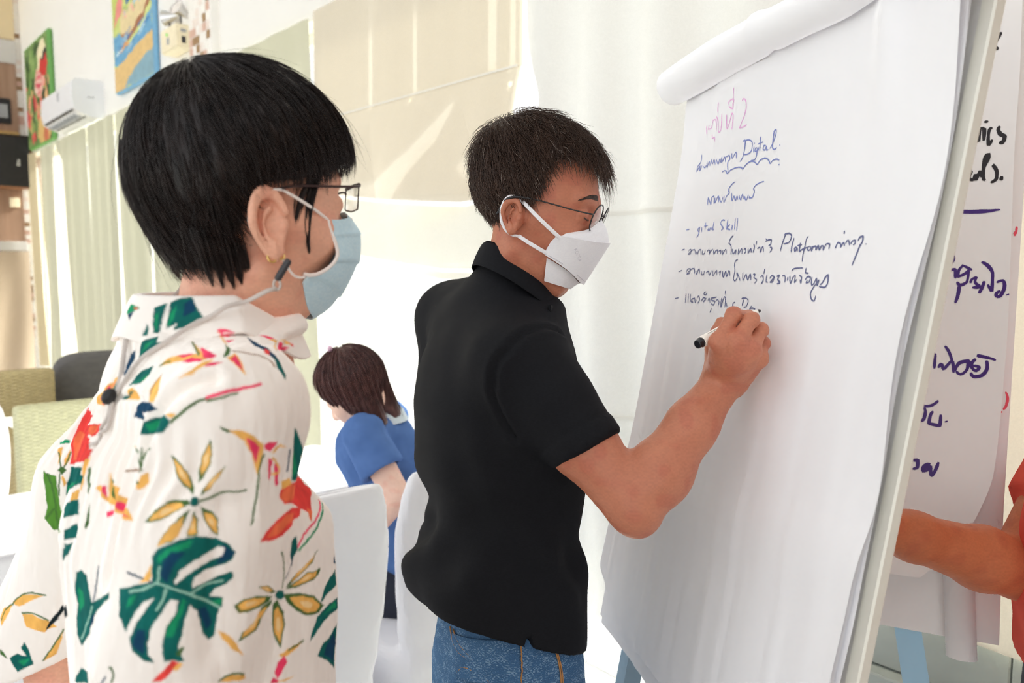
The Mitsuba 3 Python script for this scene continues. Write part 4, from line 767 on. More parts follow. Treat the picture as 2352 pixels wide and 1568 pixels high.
def wrinkle(m, amp, freq, seed, stretch=(1, 1, 1), mask=None, octaves=3):
    """push a mesh in and out along its normals with folds"""
    n = vnormals(m); q = m.vertices * np.asarray(stretch) * freq
    w = meshkit.fbm(q + 3.0, octaves, seed) - 0.5
    w = w * amp * (1 if mask is None else mask(m.vertices))
    m.vertices = m.vertices + n * w[:, None]; return m
def hair_mat(key, a, b, rough=0.38, spec=0.45):
    mat(key, proc(lambda p, n, uv: mix(a, b, noise(p.x * 180, p.y * 180, p.z * 70))), rough, spec=spec)
hair_mat('hair_brown', lin(44, 30, 24), lin(72, 51, 40), 0.4, 0.35); hair_mat('hair_black', lin(15, 12, 13), lin(40, 31, 29), 0.34, 0.35); hair_mat('hair_chestnut', lin(62, 36, 36), lin(98, 62, 58)); mat('hair_grey', lin(150, 138, 130), 0.4)
def thicken(m, t):
    """a sheet given a real thickness"""
    n = vnormals(m); V = np.vstack([m.vertices + n * t / 2, m.vertices - n * t / 2]); k = len(m.vertices)
    e = np.sort(m.edges, axis=1); uq, inv, cnt = np.unique(e, axis=0, return_inverse=True, return_counts=True)
    be = m.edges[cnt[inv] == 1]
    F = np.vstack([m.faces, m.faces[:, ::-1] + k, np.column_stack([be[:, 1], be[:, 0], be[:, 0] + k]), np.column_stack([be[:, 1], be[:, 0] + k, be[:, 1] + k])])
    return trimesh.Trimesh(V, F, process=False)
def coons(rows, nu, nv):
    """rows of key points (r, c, 3) -> a smooth grid"""
    R = np.asarray(rows, float); r, c = R.shape[:2]
    a = PchipInterpolator(np.linspace(0, 1, c), R, axis=1)(np.linspace(0, 1, nu))
    return PchipInterpolator(np.linspace(0, 1, r), a, axis=0)(np.linspace(0, 1, nv))
scene['lens_glass'] = {'type': 'thindielectric', 'int_ior': 1.5}
mat('frame_black', (0.012, 0.012, 0.014), 0.3, spec=0.5); mat('frame_brown', lin(58, 40, 40), 0.35); mat('frame_steel', (0.45, 0.46, 0.48), 0.3, metallic=0.7)
def shoe(parent, o, th, m='dark_slot'):
    M = trimesh.transformations.translation_matrix([o[0], o[1], 0]) @ trimesh.transformations.rotation_matrix(th, [0, 0, 1])
    g = sdf_mesh(lambda P: smax(smin(sd_ell(P, [.06, 0, .035], [.15, .048, .045]), sd_cone(P, [-.03, 0, .05], [-.03, 0, .10], .042, .04), .04), -P[:, 2] + .002, .005), [-.14, -.08, -.01], [.24, .08, .16], .012)
    g.apply_transform(M); part(parent, 'shoe', g, m, True)

# ------------------------------------------------------------------ the man in the black polo shirt, writing
man = thing('person', 'man in black polo shirt and jeans writing on the first flip chart', 'person')
MM = head_frame([0.0342, 1.1930, 1.5745], -15, 16, 0, 0.94)
S_R, EL_R, WR_R = np.array([0.0113, 1.0750, 1.3585]), np.array([0.1524, 0.9650, 1.2042]), np.array([0.2785, 1.0350, 1.3511])
S_L = np.array([-0.1011, 1.4200, 1.4056]); NB = np.array([0.0027, 1.2200, 1.4669])
neck_pts = [xf(MM, [-.004, 0, -.035]), xf(MM, [-.004, 0, -.070]), NB, NB + [0, 0.0, -0.10]]
neck_rad = [.045, .045, .047, .06]
# hand joints: the back of the hand towards the camera, fingers closed round the pen
H = {'index': ([[0.2548, 0.9750, 1.4062], [0.2743, 0.9850, 1.4399], [0.2964, 1.0180, 1.4351], [0.3084, 1.0360, 1.4368]], [.0104, .0086, .0078, .0064]),
     'middle': ([[0.2723, 0.9650, 1.4072], [0.2945, 0.9780, 1.4339], [0.3036, 1.0150, 1.4236], [0.3025, 1.0340, 1.4244]], [.0103, .0087, .0079, .0066]),
     'ring': ([[0.2927, 0.9720, 1.3969], [0.3104, 0.9900, 1.4206], [0.3137, 1.0230, 1.4101], [0.3097, 1.0360, 1.4101]], [.0098, .0081, .0074, .0062]),
     'little': ([[0.3076, 0.9880, 1.3848], [0.3184, 1.0050, 1.4022], [0.3220, 1.0300, 1.3930], [0.3164, 1.0380, 1.3939]], [.0096, .0076, .0068, .0058]),
     'thumb': ([[0.2687, 1.0250, 1.3674], [0.2671, 1.0300, 1.3930], [0.2714, 1.0400, 1.4131], [0.2756, 1.0460, 1.4253]], [.0140, .0118, .0102, .0078])}
PEN_A, PEN_B = np.array([0.2299, 0.9850, 1.4025]), np.array([0.3294, 1.0550, 1.4414])
def hand_field(P):
    d = None
    for n in ('index', 'middle', 'ring', 'little'):
        j, r = H[n]; j = np.array(j)
        f = sd_chain(P, j, r, .003)
        f = smin(f, sd_ell(P, j[1], np.full(3, r[1] + .0012)), .004)                       # knuckle
        mc = sd_cone(P, WR_R + (j[0] - np.array(H['middle'][0][0])) * 0.42 + np.array([0, .0, 0]), j[0], .016, r[0] + .0012)
        mc = smin(mc, sd_ell(P, j[0], np.full(3, r[0] + .0022)), .006)
        f = smin(f, mc, .004)
        d = f if d is None else smin(d, f, .0020)
    back = sd_cone(P, WR_R + np.array([0.006, .004, .010]), (np.array(H['middle'][0][0]) + np.array(H['ring'][0][0])) / 2 + np.array([-.004, .014, -.012]), .025, .026)
    d = smin(d, back, .012)
    j, r = H['thumb']; t = sd_chain(P, j, r, .006); t = smin(t, sd_cone(P, WR_R + np.array([-.004, .006, .006]), j[1], .022, .0135), .012)
    return smin(d, t, .008)
ARM_AX = unit(WR_R - EL_R)
def man_arm(P):
    up = sd_chain(P, [S_R, S_R + (EL_R - S_R) * .55, EL_R + (S_R - EL_R) * .05], [.052, .0415, .036], .02)
    fo = sd_chain(P, [EL_R, EL_R + (WR_R - EL_R) * .22 + np.array([.004, 0, .004]), EL_R + (WR_R - EL_R) * .62, WR_R - ARM_AX * .004], [.034, .0385, .0305, .0250], .02)
    d = smin(up, fo, .012)
    d = smin(d, sd_ell(P, EL_R + np.array([.004, -.004, -.010]), [.026, .026, .028]), .015)
    return smin(d, hand_field(P), .012)
def man_body(P):
    core = loft_sd(P, [[NB[0] - .01, NB[1] + .02, 1.02], [NB[0], NB[1] + .015, 1.25], [NB[0], NB[1] + .01, 1.38]], [[.13, .085], [.14, .09], [.12, .075]], math.radians(112))
    d = smin(sd_chain(P, [S_L, NB + [0, .02, -.09], S_R], [.05, .07, .05], .03), core, .04)
    d = smin(d, sd_chain(P, neck_pts, neck_rad, .02), .03)
    d = smin(d, sd_chain(P, [S_L, np.array([-0.1092, 1.4500, 1.2201]), np.array([-0.0654, 1.3600, 1.0987])], [.05, .042, .034], .03), .02)
    return smin(d, man_arm(P), .03).astype(np.float32)
body = [sdf_mesh(man_body, np.minimum(S_R, NB) - [.32, .22, .50], np.array([.20, 1.62, 1.55]), .008)]
aw = sdf_mesh(lambda P: man_arm(P).astype(np.float32), np.minimum(EL_R, S_R) - [.07, .07, .07], np.maximum(WR_R, EL_R) + [.10, .16, .14], .0028)
aw = wrinkle(aw, .0022, 46, 3)
lo_ = WR_R - [.055, .09, .03]; hi_ = WR_R + [.085, .06, .125]
hm = sdf_mesh(lambda P: man_arm(P).astype(np.float32), lo_, hi_, .0016)
hm = wrinkle(hm, .0012, 130, 8, octaves=2)
inside = ((aw.vertices > lo_ + .012) & (aw.vertices < hi_ - .004)).all(1); aw.update_faces(~inside[aw.faces].all(1))
body[0].update_faces(~((body[0].vertices - S_R) @ unit(EL_R - S_R) > .04)[body[0].faces].any(1))
hd = head_mesh(MM, (neck_pts, neck_rad), .0021, MM[:3, 3] - [.15, .14, .20], MM[:3, 3] + [.16, .14, .17], 1.0, 0.80)
scene[man] = mikit.ply(cat(body + [aw, hm, hd]), 'skin_tan', smooth=True)
# black polo shirt
mat('polo_black', proc(lambda p, n, uv: mix((0.0034, 0.0038, 0.0056), (0.0060, 0.0066, 0.0096), noise(p.x * 700, p.y * 700, p.z * 700))), 0.8, spec=0.22, sheen=0.1, bump=proc(lambda p, n, uv: 0.0006 * noise(p.x * 1300, p.y * 1300, p.z * 1300)))
yawM = math.radians(112)
SEC = np.array([  # px-free: x, y, z, half across, half deep
    [*[-0.0185, 1.1550, 0.9028], .150, .117], [*[-0.0185, 1.1650, 0.9804], .152, .118], [*[-0.0240, 1.1800, 1.0360], .160, .122], [*[-0.0172, 1.1800, 1.0975], .150, .108], [*[-0.0139, 1.1850, 1.1402], .150, .103],
    [*[-0.0220, 1.2000, 1.2074], .170, .117], [*[-0.0221, 1.2100, 1.2800], .177, .121], [*[-0.0243, 1.2250, 1.3524], .174, .104], [*[-0.0202, 1.2300, 1.4094], .150, .086], [*[-0.0081, 1.2300, 1.4465], .105, .078], [*[0.0013, 1.2220, 1.4721], .074, .066], [*[0.0080, 1.2200, 1.5066], .056, .054]])
CUFF = S_R + (EL_R - S_R) * .615
CC = np.array([.012, 1.208, 0]); ph = np.radians(np.linspace(24, 336, 25)); fM, lM = np.array([.927, .375, 0]), np.array([-.375, .927, 0])
def collar_ring(r, z0, tilt, dz): return CC + r * (.9 * np.cos(ph)[:, None] * fM + np.sin(ph)[:, None] * lM) + np.column_stack([0 * ph, 0 * ph, z0 - tilt * np.cos(ph) - dz])
def polo(P):
    d = loft_sd(P, SEC[:, :3], SEC[:, 3:], yawM, 2.3)
    d = smin(d, sd_chain(P, [NB + [0.005, 0.0, -.045], S_R + [-.010, .012, .004], S_R], [.052, .055, .058], .03), .035)
    d = smin(d, sd_chain(P, [NB + [-.01, 0.02, -.040], S_L], [.068, .068], .03), .035)
    sl = sd_chain(P, [S_R + [.002, 0, .0], S_R + (CUFF - S_R) * .45 + [0.004, 0, 0.002], CUFF], [.060, .0525, .0495], .02)
    ax = unit([.50, -.30, -.82]); sl = smax(sl, (P - CUFF) @ ax, .004)
    pass
    d = smin(d, sl, .022)
    ll = sd_chain(P, [S_L, np.array([-0.1129, 1.4600, 1.2632])], [.066, .066]); d = smin(d, ll, .02)
    tail = sd_ell(P, [-0.1217, 1.2250, 1.0125], [.042, .06, .045]); d = smin(d, tail, .05)
    d = np.where(np.hypot(P[:, 0] - CC[0], P[:, 1] - CC[1]) < .11, smax(d, (P[:, 2] - (1.482 - .78 * ((P - CC) @ fM))) * .78, .004), d)
    q = P - HEM; d = smax(d, -(q @ HEMN), .004)                                                        # hem, and the vent at the side seam
    vent = np.maximum(np.abs((P - VENT) @ unit([.92, .38, 0])) - .010 * np.clip((VENT[2] - P[:, 2]) / .035, 0, 1), P[:, 2] - VENT[2]); vent = np.where(P[:, 1] < 1.10, vent, 9)
    return smax(d, -vent, .002).astype(np.float32)
HEM, VENT = np.array([0.0321, 1.0450, 0.9802]), np.array([0.0125, 1.0500, 1.0070]); HEMN = unit(np.cross(np.array([-0.1559, 1.2200, 0.9917]) - HEM, np.array([0.1108, 1.2100, 0.9175]) - HEM)); HEMN = HEMN * np.sign(HEMN[2])
pm = sdf_mesh(polo, SEC[:, :3].min(0) - [.26, .26, .03], np.array([.22, 1.70, 1.53]), .0052)
V = pm.vertices
def fold_mask(v): return 0.45 + 0.9 * np.exp(-((v[:, 2] - 1.10) / .09) ** 2) + 0.5 * np.exp(-np.linalg.norm(v - (S_R + [-.03, .03, -.10]), axis=1) ** 2 / .006)
pm = wrinkle(pm, .021, 9.0, 5, (1, 1, 1.5), fold_mask, 2)
n_ = vnormals(pm); V = pm.vertices
# long folds: drawn across the waist to the hem, and from the armpit
u_ = V @ unit([.55, -.2, -.8]); w_ = V @ unit([.5, .8, .35])
fold = .0075 * np.sin(w_ * 70 + 6 * meshkit.noise(V * 6, 4)) * np.exp(-((V[:, 2] - 1.085) / .055) ** 2)
fold += .0040 * np.sin((V @ unit([.85, -.3, .45])) * 85 + 5 * meshkit.noise(V * 7, 9)) * np.exp(-np.linalg.norm((V - (S_R + [.01, .0, -.14])) * [1, .6, .8], axis=1) ** 2 / .008)
tree_p = cKDTree(V); arm_seam = spline([[0.0675, 1.0800, 1.4104], [0.0294, 1.0500, 1.4094], [0.0062, 1.0300, 1.4009], [-0.0163, 1.0200, 1.3760], [-0.0291, 1.0150, 1.3427], [-0.0303, 1.0150, 1.3240], [-0.0192, 1.0200, 1.2985], [0.0051, 1.0300, 1.2757]], 160)
arm_seam = V[tree_p.query(arm_seam, k=8)[1]].mean(1); ds = cKDTree(arm_seam).query(V)[0]
dc = (V - CUFF) @ unit([.50, -.30, -.82]); onsl = np.linalg.norm(V - CUFF, axis=1) < .085
fold += onsl * (.0016 * np.clip((dc + .027) / .003, 0, 1) - .0012 * np.exp(-((dc + .028) / .0022) ** 2))
fold -= .0045 * np.exp(-(ds / .0042) ** 2) - .0022 * np.exp(-((ds - .011) / .006) ** 2)   # armhole seam
pm.vertices = V + n_ * fold[:, None]
part(man, 'polo_shirt', pm, 'polo_black', True, label='black polo shirt')
# sleeve rib
ax = unit([.50, -.30, -.82]); b1 = unit(np.cross(ax, [0, 0, 1])); b2 = np.cross(ax, b1); an = np.linspace(0, 2 * np.pi, 60)
rib = None if 1 else np.stack([CUFF + ax * dz + (.0495 + dr_) * (np.cos(an)[:, None] * b1 + np.sin(an)[:, None] * b2) for dz, dr_ in ((-.030, -.004), (-.024, .0028), (-.012, .0024), (.0, .0014), (.004, -.001), (.003, -.004))], 1)
# turned-down collar
def collar(path_in, path_out, mid_lift, n=70):
    a, b = spline(path_in, n), spline(path_out, n); rows = []
    c_in = a - np.array([0, 0, .028])
    for t in np.linspace(0, 1, 6): rows.append(c_in + (a - c_in) * t)
    for t in np.linspace(0, 1, 10)[1:]:
        q = a + (b - a) * t; q[:, 2] += mid_lift * np.sin(np.pi * t); rows.append(q)
    return thicken(grid_mesh(np.stack(rows, 1)), .0024)
cin = collar_ring(.0595, 1.490, .046, 0); cout = collar_ring(.079, 1.487, .052, .038)
part('%s__polo_shirt' % man, 'collar', collar(cin, cout, .004), 'polo_black', True)
part('%s__polo_shirt' % man, 'placket', thicken(grid_mesh(coons([[[0.0526, 1.1200, 1.4452], [0.0634, 1.1600, 1.4400]], [[0.0589, 1.1200, 1.4083], [0.0693, 1.1700, 1.4042]], [[0.0708, 1.1300, 1.3826], [0.0804, 1.1800, 1.3774]]], 6, 12)), .003), 'polo_black', True)
# jeans and shoes
mat('denim', proc(lambda p, n, uv: mix(mix(lin(44, 78, 116), lin(74, 112, 150), fbm(p.x * 16, p.y * 16, p.z * 9)), lin(150, 180, 205), 0.45 * smoothstep(0.45, 0.9, noise(p.x * 620, p.y * 620, p.z * 620) * (0.5 + noise(p.x * 60, p.y * 60, p.z * 110)))) * (0.82 + 0.36 * noise(p.x * 900, p.y * 900, p.z * 900))), 0.8, spec=0.2,
    bump=proc(lambda p, n, uv: 0.0006 * noise(p.x * 900, p.y * 900, p.z * 900)))
hip = np.array([-0.0066, 1.1650, 0.9115])
latM = np.array([math.cos(yawM), math.sin(yawM), 0]); fwdM = np.array([math.cos(yawM - math.pi / 2), math.sin(yawM - math.pi / 2), 0])
def jeans(P):
    d = loft_sd(P, [hip + [0, 0, -.16], hip + [0, 0, -.06], hip + [0, 0, .04], hip + [0, 0, .12]], [[.142, .110], [.146, .108], [.136, .100], [.120, .085]], yawM, 2.3)
    for s in (-1, 1):
        t = hip + latM * .082 * s
        d = smin(d, sd_chain(P, [t + [0, 0, -.10], t + fwdM * .015 + [0, 0, -.46], t - fwdM * .01 + latM * .02 * s + [0, 0, -hip[2] + .06]], [.084, .068, .062], .02), .03 if s < 0 else .012)
    buttock = sd_ell(P, hip - fwdM * .055 - latM * .07 + [0, 0, -.07], [.085, .085, .085]); d = smin(d, buttock, .03)
    return d.astype(np.float32)
jm = sdf_mesh(jeans, hip - [.28, .28, hip[2] - .02], hip + [.28, .28, .16], .009)
jm = wrinkle(jm, .012, 14, 6, (1, 1, .8), None, 3)
part(man, 'jeans', jm, 'denim', True, label='blue denim jeans')
JN = '%s__jeans' % man
tree_j = cKDTree(jm.vertices); jn_ = vnormals(jm)
def on_jeans(pts, lift):
    p = np.asarray(pts, float); i = tree_j.query(p, k=6)[1]; c = jm.vertices[i].mean(1); n = jn_[i].mean(1); n /= np.linalg.norm(n, axis=1, keepdims=True)
    q = p + n * (((c - p) * n).sum(1) + lift)[:, None]; return q
def stitch(pts): 
    q = on_jeans(spline(pts, 40), .0022); return tube(q, .0011, 5)
mat('stitch', lin(168, 120, 74), 0.7)
for pts in ([[-0.0775, 1.1000, 0.9809], [-0.0593, 1.0850, 0.9680], [-0.0403, 1.0700, 0.9563]], [[-0.0921, 1.1100, 0.9801], [-0.0708, 1.0900, 0.9624], [-0.0427, 1.0700, 0.9531]], [[0.0113, 1.0500, 1.0020], [0.0114, 1.0500, 0.9696], [0.0103, 1.0550, 0.9344]], [[0.0103, 1.0550, 0.9344], [-0.0158, 1.0600, 0.9266], [-0.0516, 1.0750, 0.9378], [-0.0568, 1.0800, 0.9248]],
            [[0.0550, 1.0500, 0.9833], [0.0623, 1.0500, 0.9602], [0.0637, 1.0500, 0.9194]], [[0.0574, 1.0500, 0.9833], [0.0653, 1.0500, 0.9602], [0.0673, 1.0500, 0.9194]]):
    part(JN, 'stitching', stitch(pts), 'stitch', True)
pk = coons([[[-0.0826, 1.1000, 0.9757], [-0.0341, 1.0700, 0.9836], [0.0096, 1.0500, 0.9933]], [[-0.0684, 1.0900, 0.9494], [-0.0310, 1.0650, 0.9557], [0.0096, 1.0500, 0.9665]], [[-0.0531, 1.0800, 0.9158], [-0.0218, 1.0600, 0.9171], [0.0097, 1.0550, 0.9318]]], 16, 16)
part(JN, 'back_pocket', thicken(grid_mesh(on_jeans(pk.reshape(-1, 3), .0022).reshape(pk.shape)), .002), 'denim', True)
for s in (-1, 1):
    fp = hip + latM * .10 * s - fwdM * .01; shoe(man, fp, math.radians(22))

# hair: a close cap and thousands of strands running from the whorl at the crown
WH = unit([-.075, .012, .085]); HC = np.array([-.012, 0, .045])
XB = PchipInterpolator([-.05, -.036, -.02, 0, .019, .023, .052, .070, .088, .0965, .104], [-.13, -.066, -.046, -.040, -.036, .004, .014, .019, .024, .066, .13])
def hair_in(L, soft=.004):
    return 1 / (1 + np.exp(-(XB(np.clip(L[:, 2], -.05, .104)) - L[:, 0]) / soft))
def top_k(L): return np.clip((L[:, 2] - .060) / .05, 0, 1)
def man_cap(P):
    L = ixf(MM, P); d = skull_field(L)
    h = .0035 + .0085 * top_k(L) + .005 * np.clip((-L[:, 0] - .02) / .05, 0, 1) * top_k(L) + .002 * np.clip((-L[:, 0] - .03) / .06, 0, 1) + .004 * np.clip((L[:, 0] - .03) / .05, 0, 1) * top_k(L)
    h = h * np.clip((L[:, 2] + .045) / .045, 0.25, 1)
    return ((d - (h + .005) * hair_in(L) + .005) * .985).astype(np.float32)
cap = sdf_mesh(man_cap, MM[:3, 3] - [.15, .13, .09], MM[:3, 3] + [.14, .13, .19], .0026)
cap = wrinkle(cap, .003, 90, 4, octaves=2)
def sk_local(L): return skull_field(np.asarray(L, np.float32))
def strands_man(n, seed, rad, len_k=1.0):
    r = np.random.default_rng(seed)
    D = r.normal(size=(n * 4, 3)); D /= np.linalg.norm(D, axis=1, keepdims=True)
    R = ray_radius(sk_local, HC, D); L = HC + D * R[:, None]
    ok = (hair_in(L) > r.uniform(.3, .7, len(L))) & (L[:, 1] < .05); D, L = D[ok][:n], L[ok][:n]; n = len(D)
    tk = top_k(L); front = np.clip((L[:, 0] + .01) / .07, 0, 1) * tk
    ln = (.010 + .010 * np.clip((L[:, 2] - 0) / .05, 0, 1) + .030 * tk + .004 * front) * r.uniform(.7, 1.15, n) * (1 - .42 * np.clip((L[:, 0] - .02) / .04, 0, 1)) * (1 - .55 * np.clip((L[:, 0] + .035) / .04, 0, 1) * np.clip((-L[:, 1] - .028) / .02, 0, 1)) * len_k
    k = 7; t = np.linspace(0, 1, k)
    st = (ln / .10)[:, None] * t[None]
    Q = slerp_dirs(WH, D, st)
    # sideways waviness, and gravity on the sides
    wav = r.normal(size=(n, 3)) * .07 * (0.5 + tk[:, None] + front[:, None]); Q = Q + wav[:, None] * (t[None, :, None] ** 1.4)
    side = (1 - tk)[:, None, None] * np.array([.10, 0, -.16]); Q = Q + side * t[None, :, None]
    Q /= np.linalg.norm(Q, axis=2, keepdims=True)
    Rq = ray_radius(sk_local, HC, Q.reshape(-1, 3)).reshape(n, k)
    base = .0015 + (.004 + .010 * tk + .003 * front + .005 * tk * np.clip((-L[:, 0] - .02) / .05, 0, 1)) [:, None] * np.minimum(1, t * 3)[None] * r.uniform(.6, 1.25, (n, 1))
    lift = (.0005 + .006 * tk * r.uniform(-.8, 1, n) + .005 * front + np.where(r.uniform(size=n) < .06, .007, 0))[:, None] * t[None] ** 1.5
    P = HC + Q * (Rq + base + lift)[..., None]
    P[..., 2] -= (.006 * front * r.uniform(0, 1.6, n))[:, None] * t[None] ** 3
    P = P + np.cumsum(r.normal(size=(n, k, 3)) * .0009, 1)
    return strand_mesh(P @ MM[:3, :3].T + MM[:3, 3], rad * r.uniform(.7, 1.3, n))
hair = cat([cap, strands_man(9800, 5, .00036), strands_man(900, 6, .00024, 1.35)])
HK = part(man, 'hair', hair, 'hair_brown', True, label='short dark brown hair', kind='stuff')
r_ = np.random.default_rng(8)
part(man, 'grey_hair', strands_man(260, 77, .0003, 1.0), 'hair_grey', True, label='a few grey hairs at the temple', kind='stuff')
def brow(M, c0, c1, n, seed, rad=.00045, length=.008):
    r = np.random.default_rng(seed); t = r.uniform(0, 1, n); p = c0 + (c1 - c0) * t[:, None]; p[:, 2] += .0022 * np.sin(np.pi * np.clip(t * 1.1, 0, 1)) + r.uniform(-.0042, .0042, n) * (1.15 - t)
    d0 = p - [.03, 0, .0]; o = np.array([.02, 0, .01]); dd = p - o; dd /= np.linalg.norm(dd, axis=1, keepdims=True); R = ray_radius(sk_local, o, dd)
    p = o + dd * R[:, None]; out = (c1 - c0) / np.linalg.norm(c1 - c0); tt = np.linspace(0, 1, 5)
    P = p[:, None] + (out * length)[None, None] * tt[None, :, None] + dd[:, None] * (.0006 + .0012 * tt[None, :, None]) + np.array([0, 0, .003])[None, None] * ((.45 - t)[:, None, None] * tt[None, :, None])
    dd2 = P - o; rr = np.linalg.norm(dd2, axis=2, keepdims=True); dn = dd2 / rr; Rm = ray_radius(sk_local, o, dn.reshape(-1, 3)).reshape(rr.shape); P = o + dn * np.maximum(rr, Rm + .0006)
    return strand_mesh(P @ M[:3, :3].T + M[:3, 3], rad * r.uniform(.8, 1.2, n))
for sgn in (-1, 1):
    part(man, 'eyebrow', brow(MM, np.array([.089, .013 * sgn, .048]), np.array([.070, .050 * sgn, .038]), 360, 12 + sgn), 'hair_brown', True, kind='stuff')
    eo = np.array([.0768, .0325 * sgn, .0175])
    la = np.linspace(-1, 1, 26); lp = eo + np.column_stack([.0128 - .0042 * la ** 2 - (sgn * 0) , .0145 * la, -.0038 + .0022 * la ** 2]); dn = lp - np.array([.03, 0, 0]); 
    part(man, 'eyelashes', tube(xf(MM, lp), .0009, 6), 'hair_brown', True)

# ------------------------------------------------------------------ what the man wears on his face, and his pen
mat('mask_white', proc(lambda p, n, uv: mix((0.84, 0.84, 0.86), (0.79, 0.79, 0.82), noise(p.x * 600, p.y * 600, p.z * 600))), 0.8, spec=0.15)
mat('mask_lines', (0.62, 0.62, 0.66), 0.8)
mk = thing('face_mask', 'white folded respirator mask worn by the man in black', 'face mask')
def mir(p): return np.asarray(p) * [1, -1, 1]
def put_h(m, M): m = m.copy(); m.vertices = m.vertices @ M[:3, :3].T + M[:3, 3]; return m
def panel(rows, nu=26, nv=12, bulge=.003):
    g = coons(rows, nu, nv); n = g.shape; u = np.linspace(-1, 1, n[1])[None, :, None]; v = np.linspace(-1, 1, n[0])[:, None, None]
    g = g + bulge * (1 - u ** 2) * (1 - v ** 2) * np.array([1, 0, 0]); return g
A, Tp, B, Cq, D, N, E_ = [np.array(q) for q in ([.0585, -.068, -.019], [.127, 0, -.010], [.105, 0, -.083], [.046, -.0655, -.052], [.068, -.055, -.013], [.103, 0, .020], [.054, -.052, -.091])]
mid = lambda a, b, t, o=(0, 0, 0): a + (b - a) * t + np.array(o)
push = lambda a, c, y, k=1.0: mid(a, c, .5, [.011 * k, -.012 * y, 0])
ridge = lambda a, c, y: [a, push(a, c, y), c, mir(push(a, c, y)), mir(a)]
midp = panel([ridge(A, Tp, 1), ridge(mid(A, Cq, .5, [-.003, 0, 0]), mid(Tp, B, .5), 1), ridge(Cq, B, 1)], 40, 14, .0)
part(mk, 'middle_panel', put_h(thicken(grid_mesh(midp), .0015), MM), 'mask_white', 40, label='white middle panel printed KOREA')
topp = panel([ridge(D, N, .3), ridge(mid(D, A, .5, [.003, -.002, 0]), mid(N, Tp, .55, [.001, 0, .001]), .6), ridge(A + [.001, .003, -.002], Tp - [.003, 0, .003], .8)], 40, 12, 0)
part(mk, 'nose_panel', put_h(thicken(grid_mesh(topp), .0015), MM), 'mask_white', 40)
F_ = np.array([.049, -.056, -.056])
lowp = panel([ridge(F_, B - [.006, 0, -.001], .5), ridge(mid(F_, E_, .5, [0, -.001, 0]), B - [.012, 0, .004], .5), ridge(E_, B - [.018, 0, .012], .3)], 40, 8, 0)
part(mk, 'chin_panel', put_h(thicken(grid_mesh(lowp), .0015), MM), 'mask_white', 40)
for e_ in (0, 1): # stitched border down the near and far edges
    sg_ = -1 if e_ == 0 else 1
    for t in np.linspace(.04, .96, 14):
        q = mid(A, Cq, t, [.0045 - .003 * np.sin(np.pi * t) + .002, .002, 0]) + (Tp - A) * .03; q = q * [1, -sg_ * 1.0, 1] if sg_ > 0 else q
        part(mk, 'weld_dash', put_h(box(q - [.0012, .0006, .0013], q + [.0012, .0010, .0013]), MM), 'mask_lines', False)
    a_, c_ = (A, Cq) if e_ == 0 else (mir(A), mir(Cq)); eu, el = np.array([-.014, .0745 * sg_, .020]), np.array([.003, .0735 * sg_, -.036])
    for q0, q1, nm in ((a_ + [.004, -.001 * sg_, -.003], eu, 'up'), (c_ + [.003, 0, .003], el, 'low')):
        m_ = mid(q0, q1, .5, [0, (.011 if nm == 'up' else .006) * sg_, 0]); pts = spline([q0, m_, q1], 16)
        part(mk, 'ear_loop', put_h(tube(pts, .0030, 10, flat=(np.array([.25, sg_, 0.1]), .3)), MM), 'mask_white', True)
    bk = spline([eu, [-.028, .081 * sg_, .014], [-.031, .083 * sg_, -.010], [-.018, .081 * sg_, -.032], el], 24)
    part(mk, 'ear_loop', put_h(tube(bk, .0022, 8), MM), 'mask_white', True)
# dashed weld along the fold, the print, the nose wire seam
for k_ in range(18):
    t = .06 + .9 * k_ / 18; q0, q1 = [midp[12, int(round(tt_ * 19))] + np.array([.0008, -.0012, .0]) for tt_ in (t, t + .03)]
    part(mk, 'weld_dash', put_h(tube([q0, q1], .0006, 5), MM), 'mask_lines', False)
mn = lambda u, v: midp[int(round(v * 13)), int(round(u * 39))]
o_ = mn(.16, .30); ux = unit(mn(.30, .72) - mn(.16, .30)); nn = unit(np.cross(ux, mn(.30, .30) - mn(.16, .60))); nn = nn if nn[1] < 0 else -nn; uy = np.cross(nn, ux)
tx = meshkit.text_mesh('KOREA', 0.0052, 0.0006); tx.apply_transform(frame_mat(o_ + nn * .0013 + ux * .003, ux, uy, nn))
part(mk, 'print', put_h(tx, MM), 'mask_lines', False, label='grey lettering KOREA')
wire = spline([mid(D, A, .35, [.004, -.002, .001]), mid(mid(D, A, .35), mid(N, Tp, .4), .6, [.003, -.004, .002]), mid(N, Tp, .4, [.0012, 0, .002])], 20)
part(mk, 'nose_wire', put_h(tube(wire, .0012, 6), MM), 'mask_white', True)
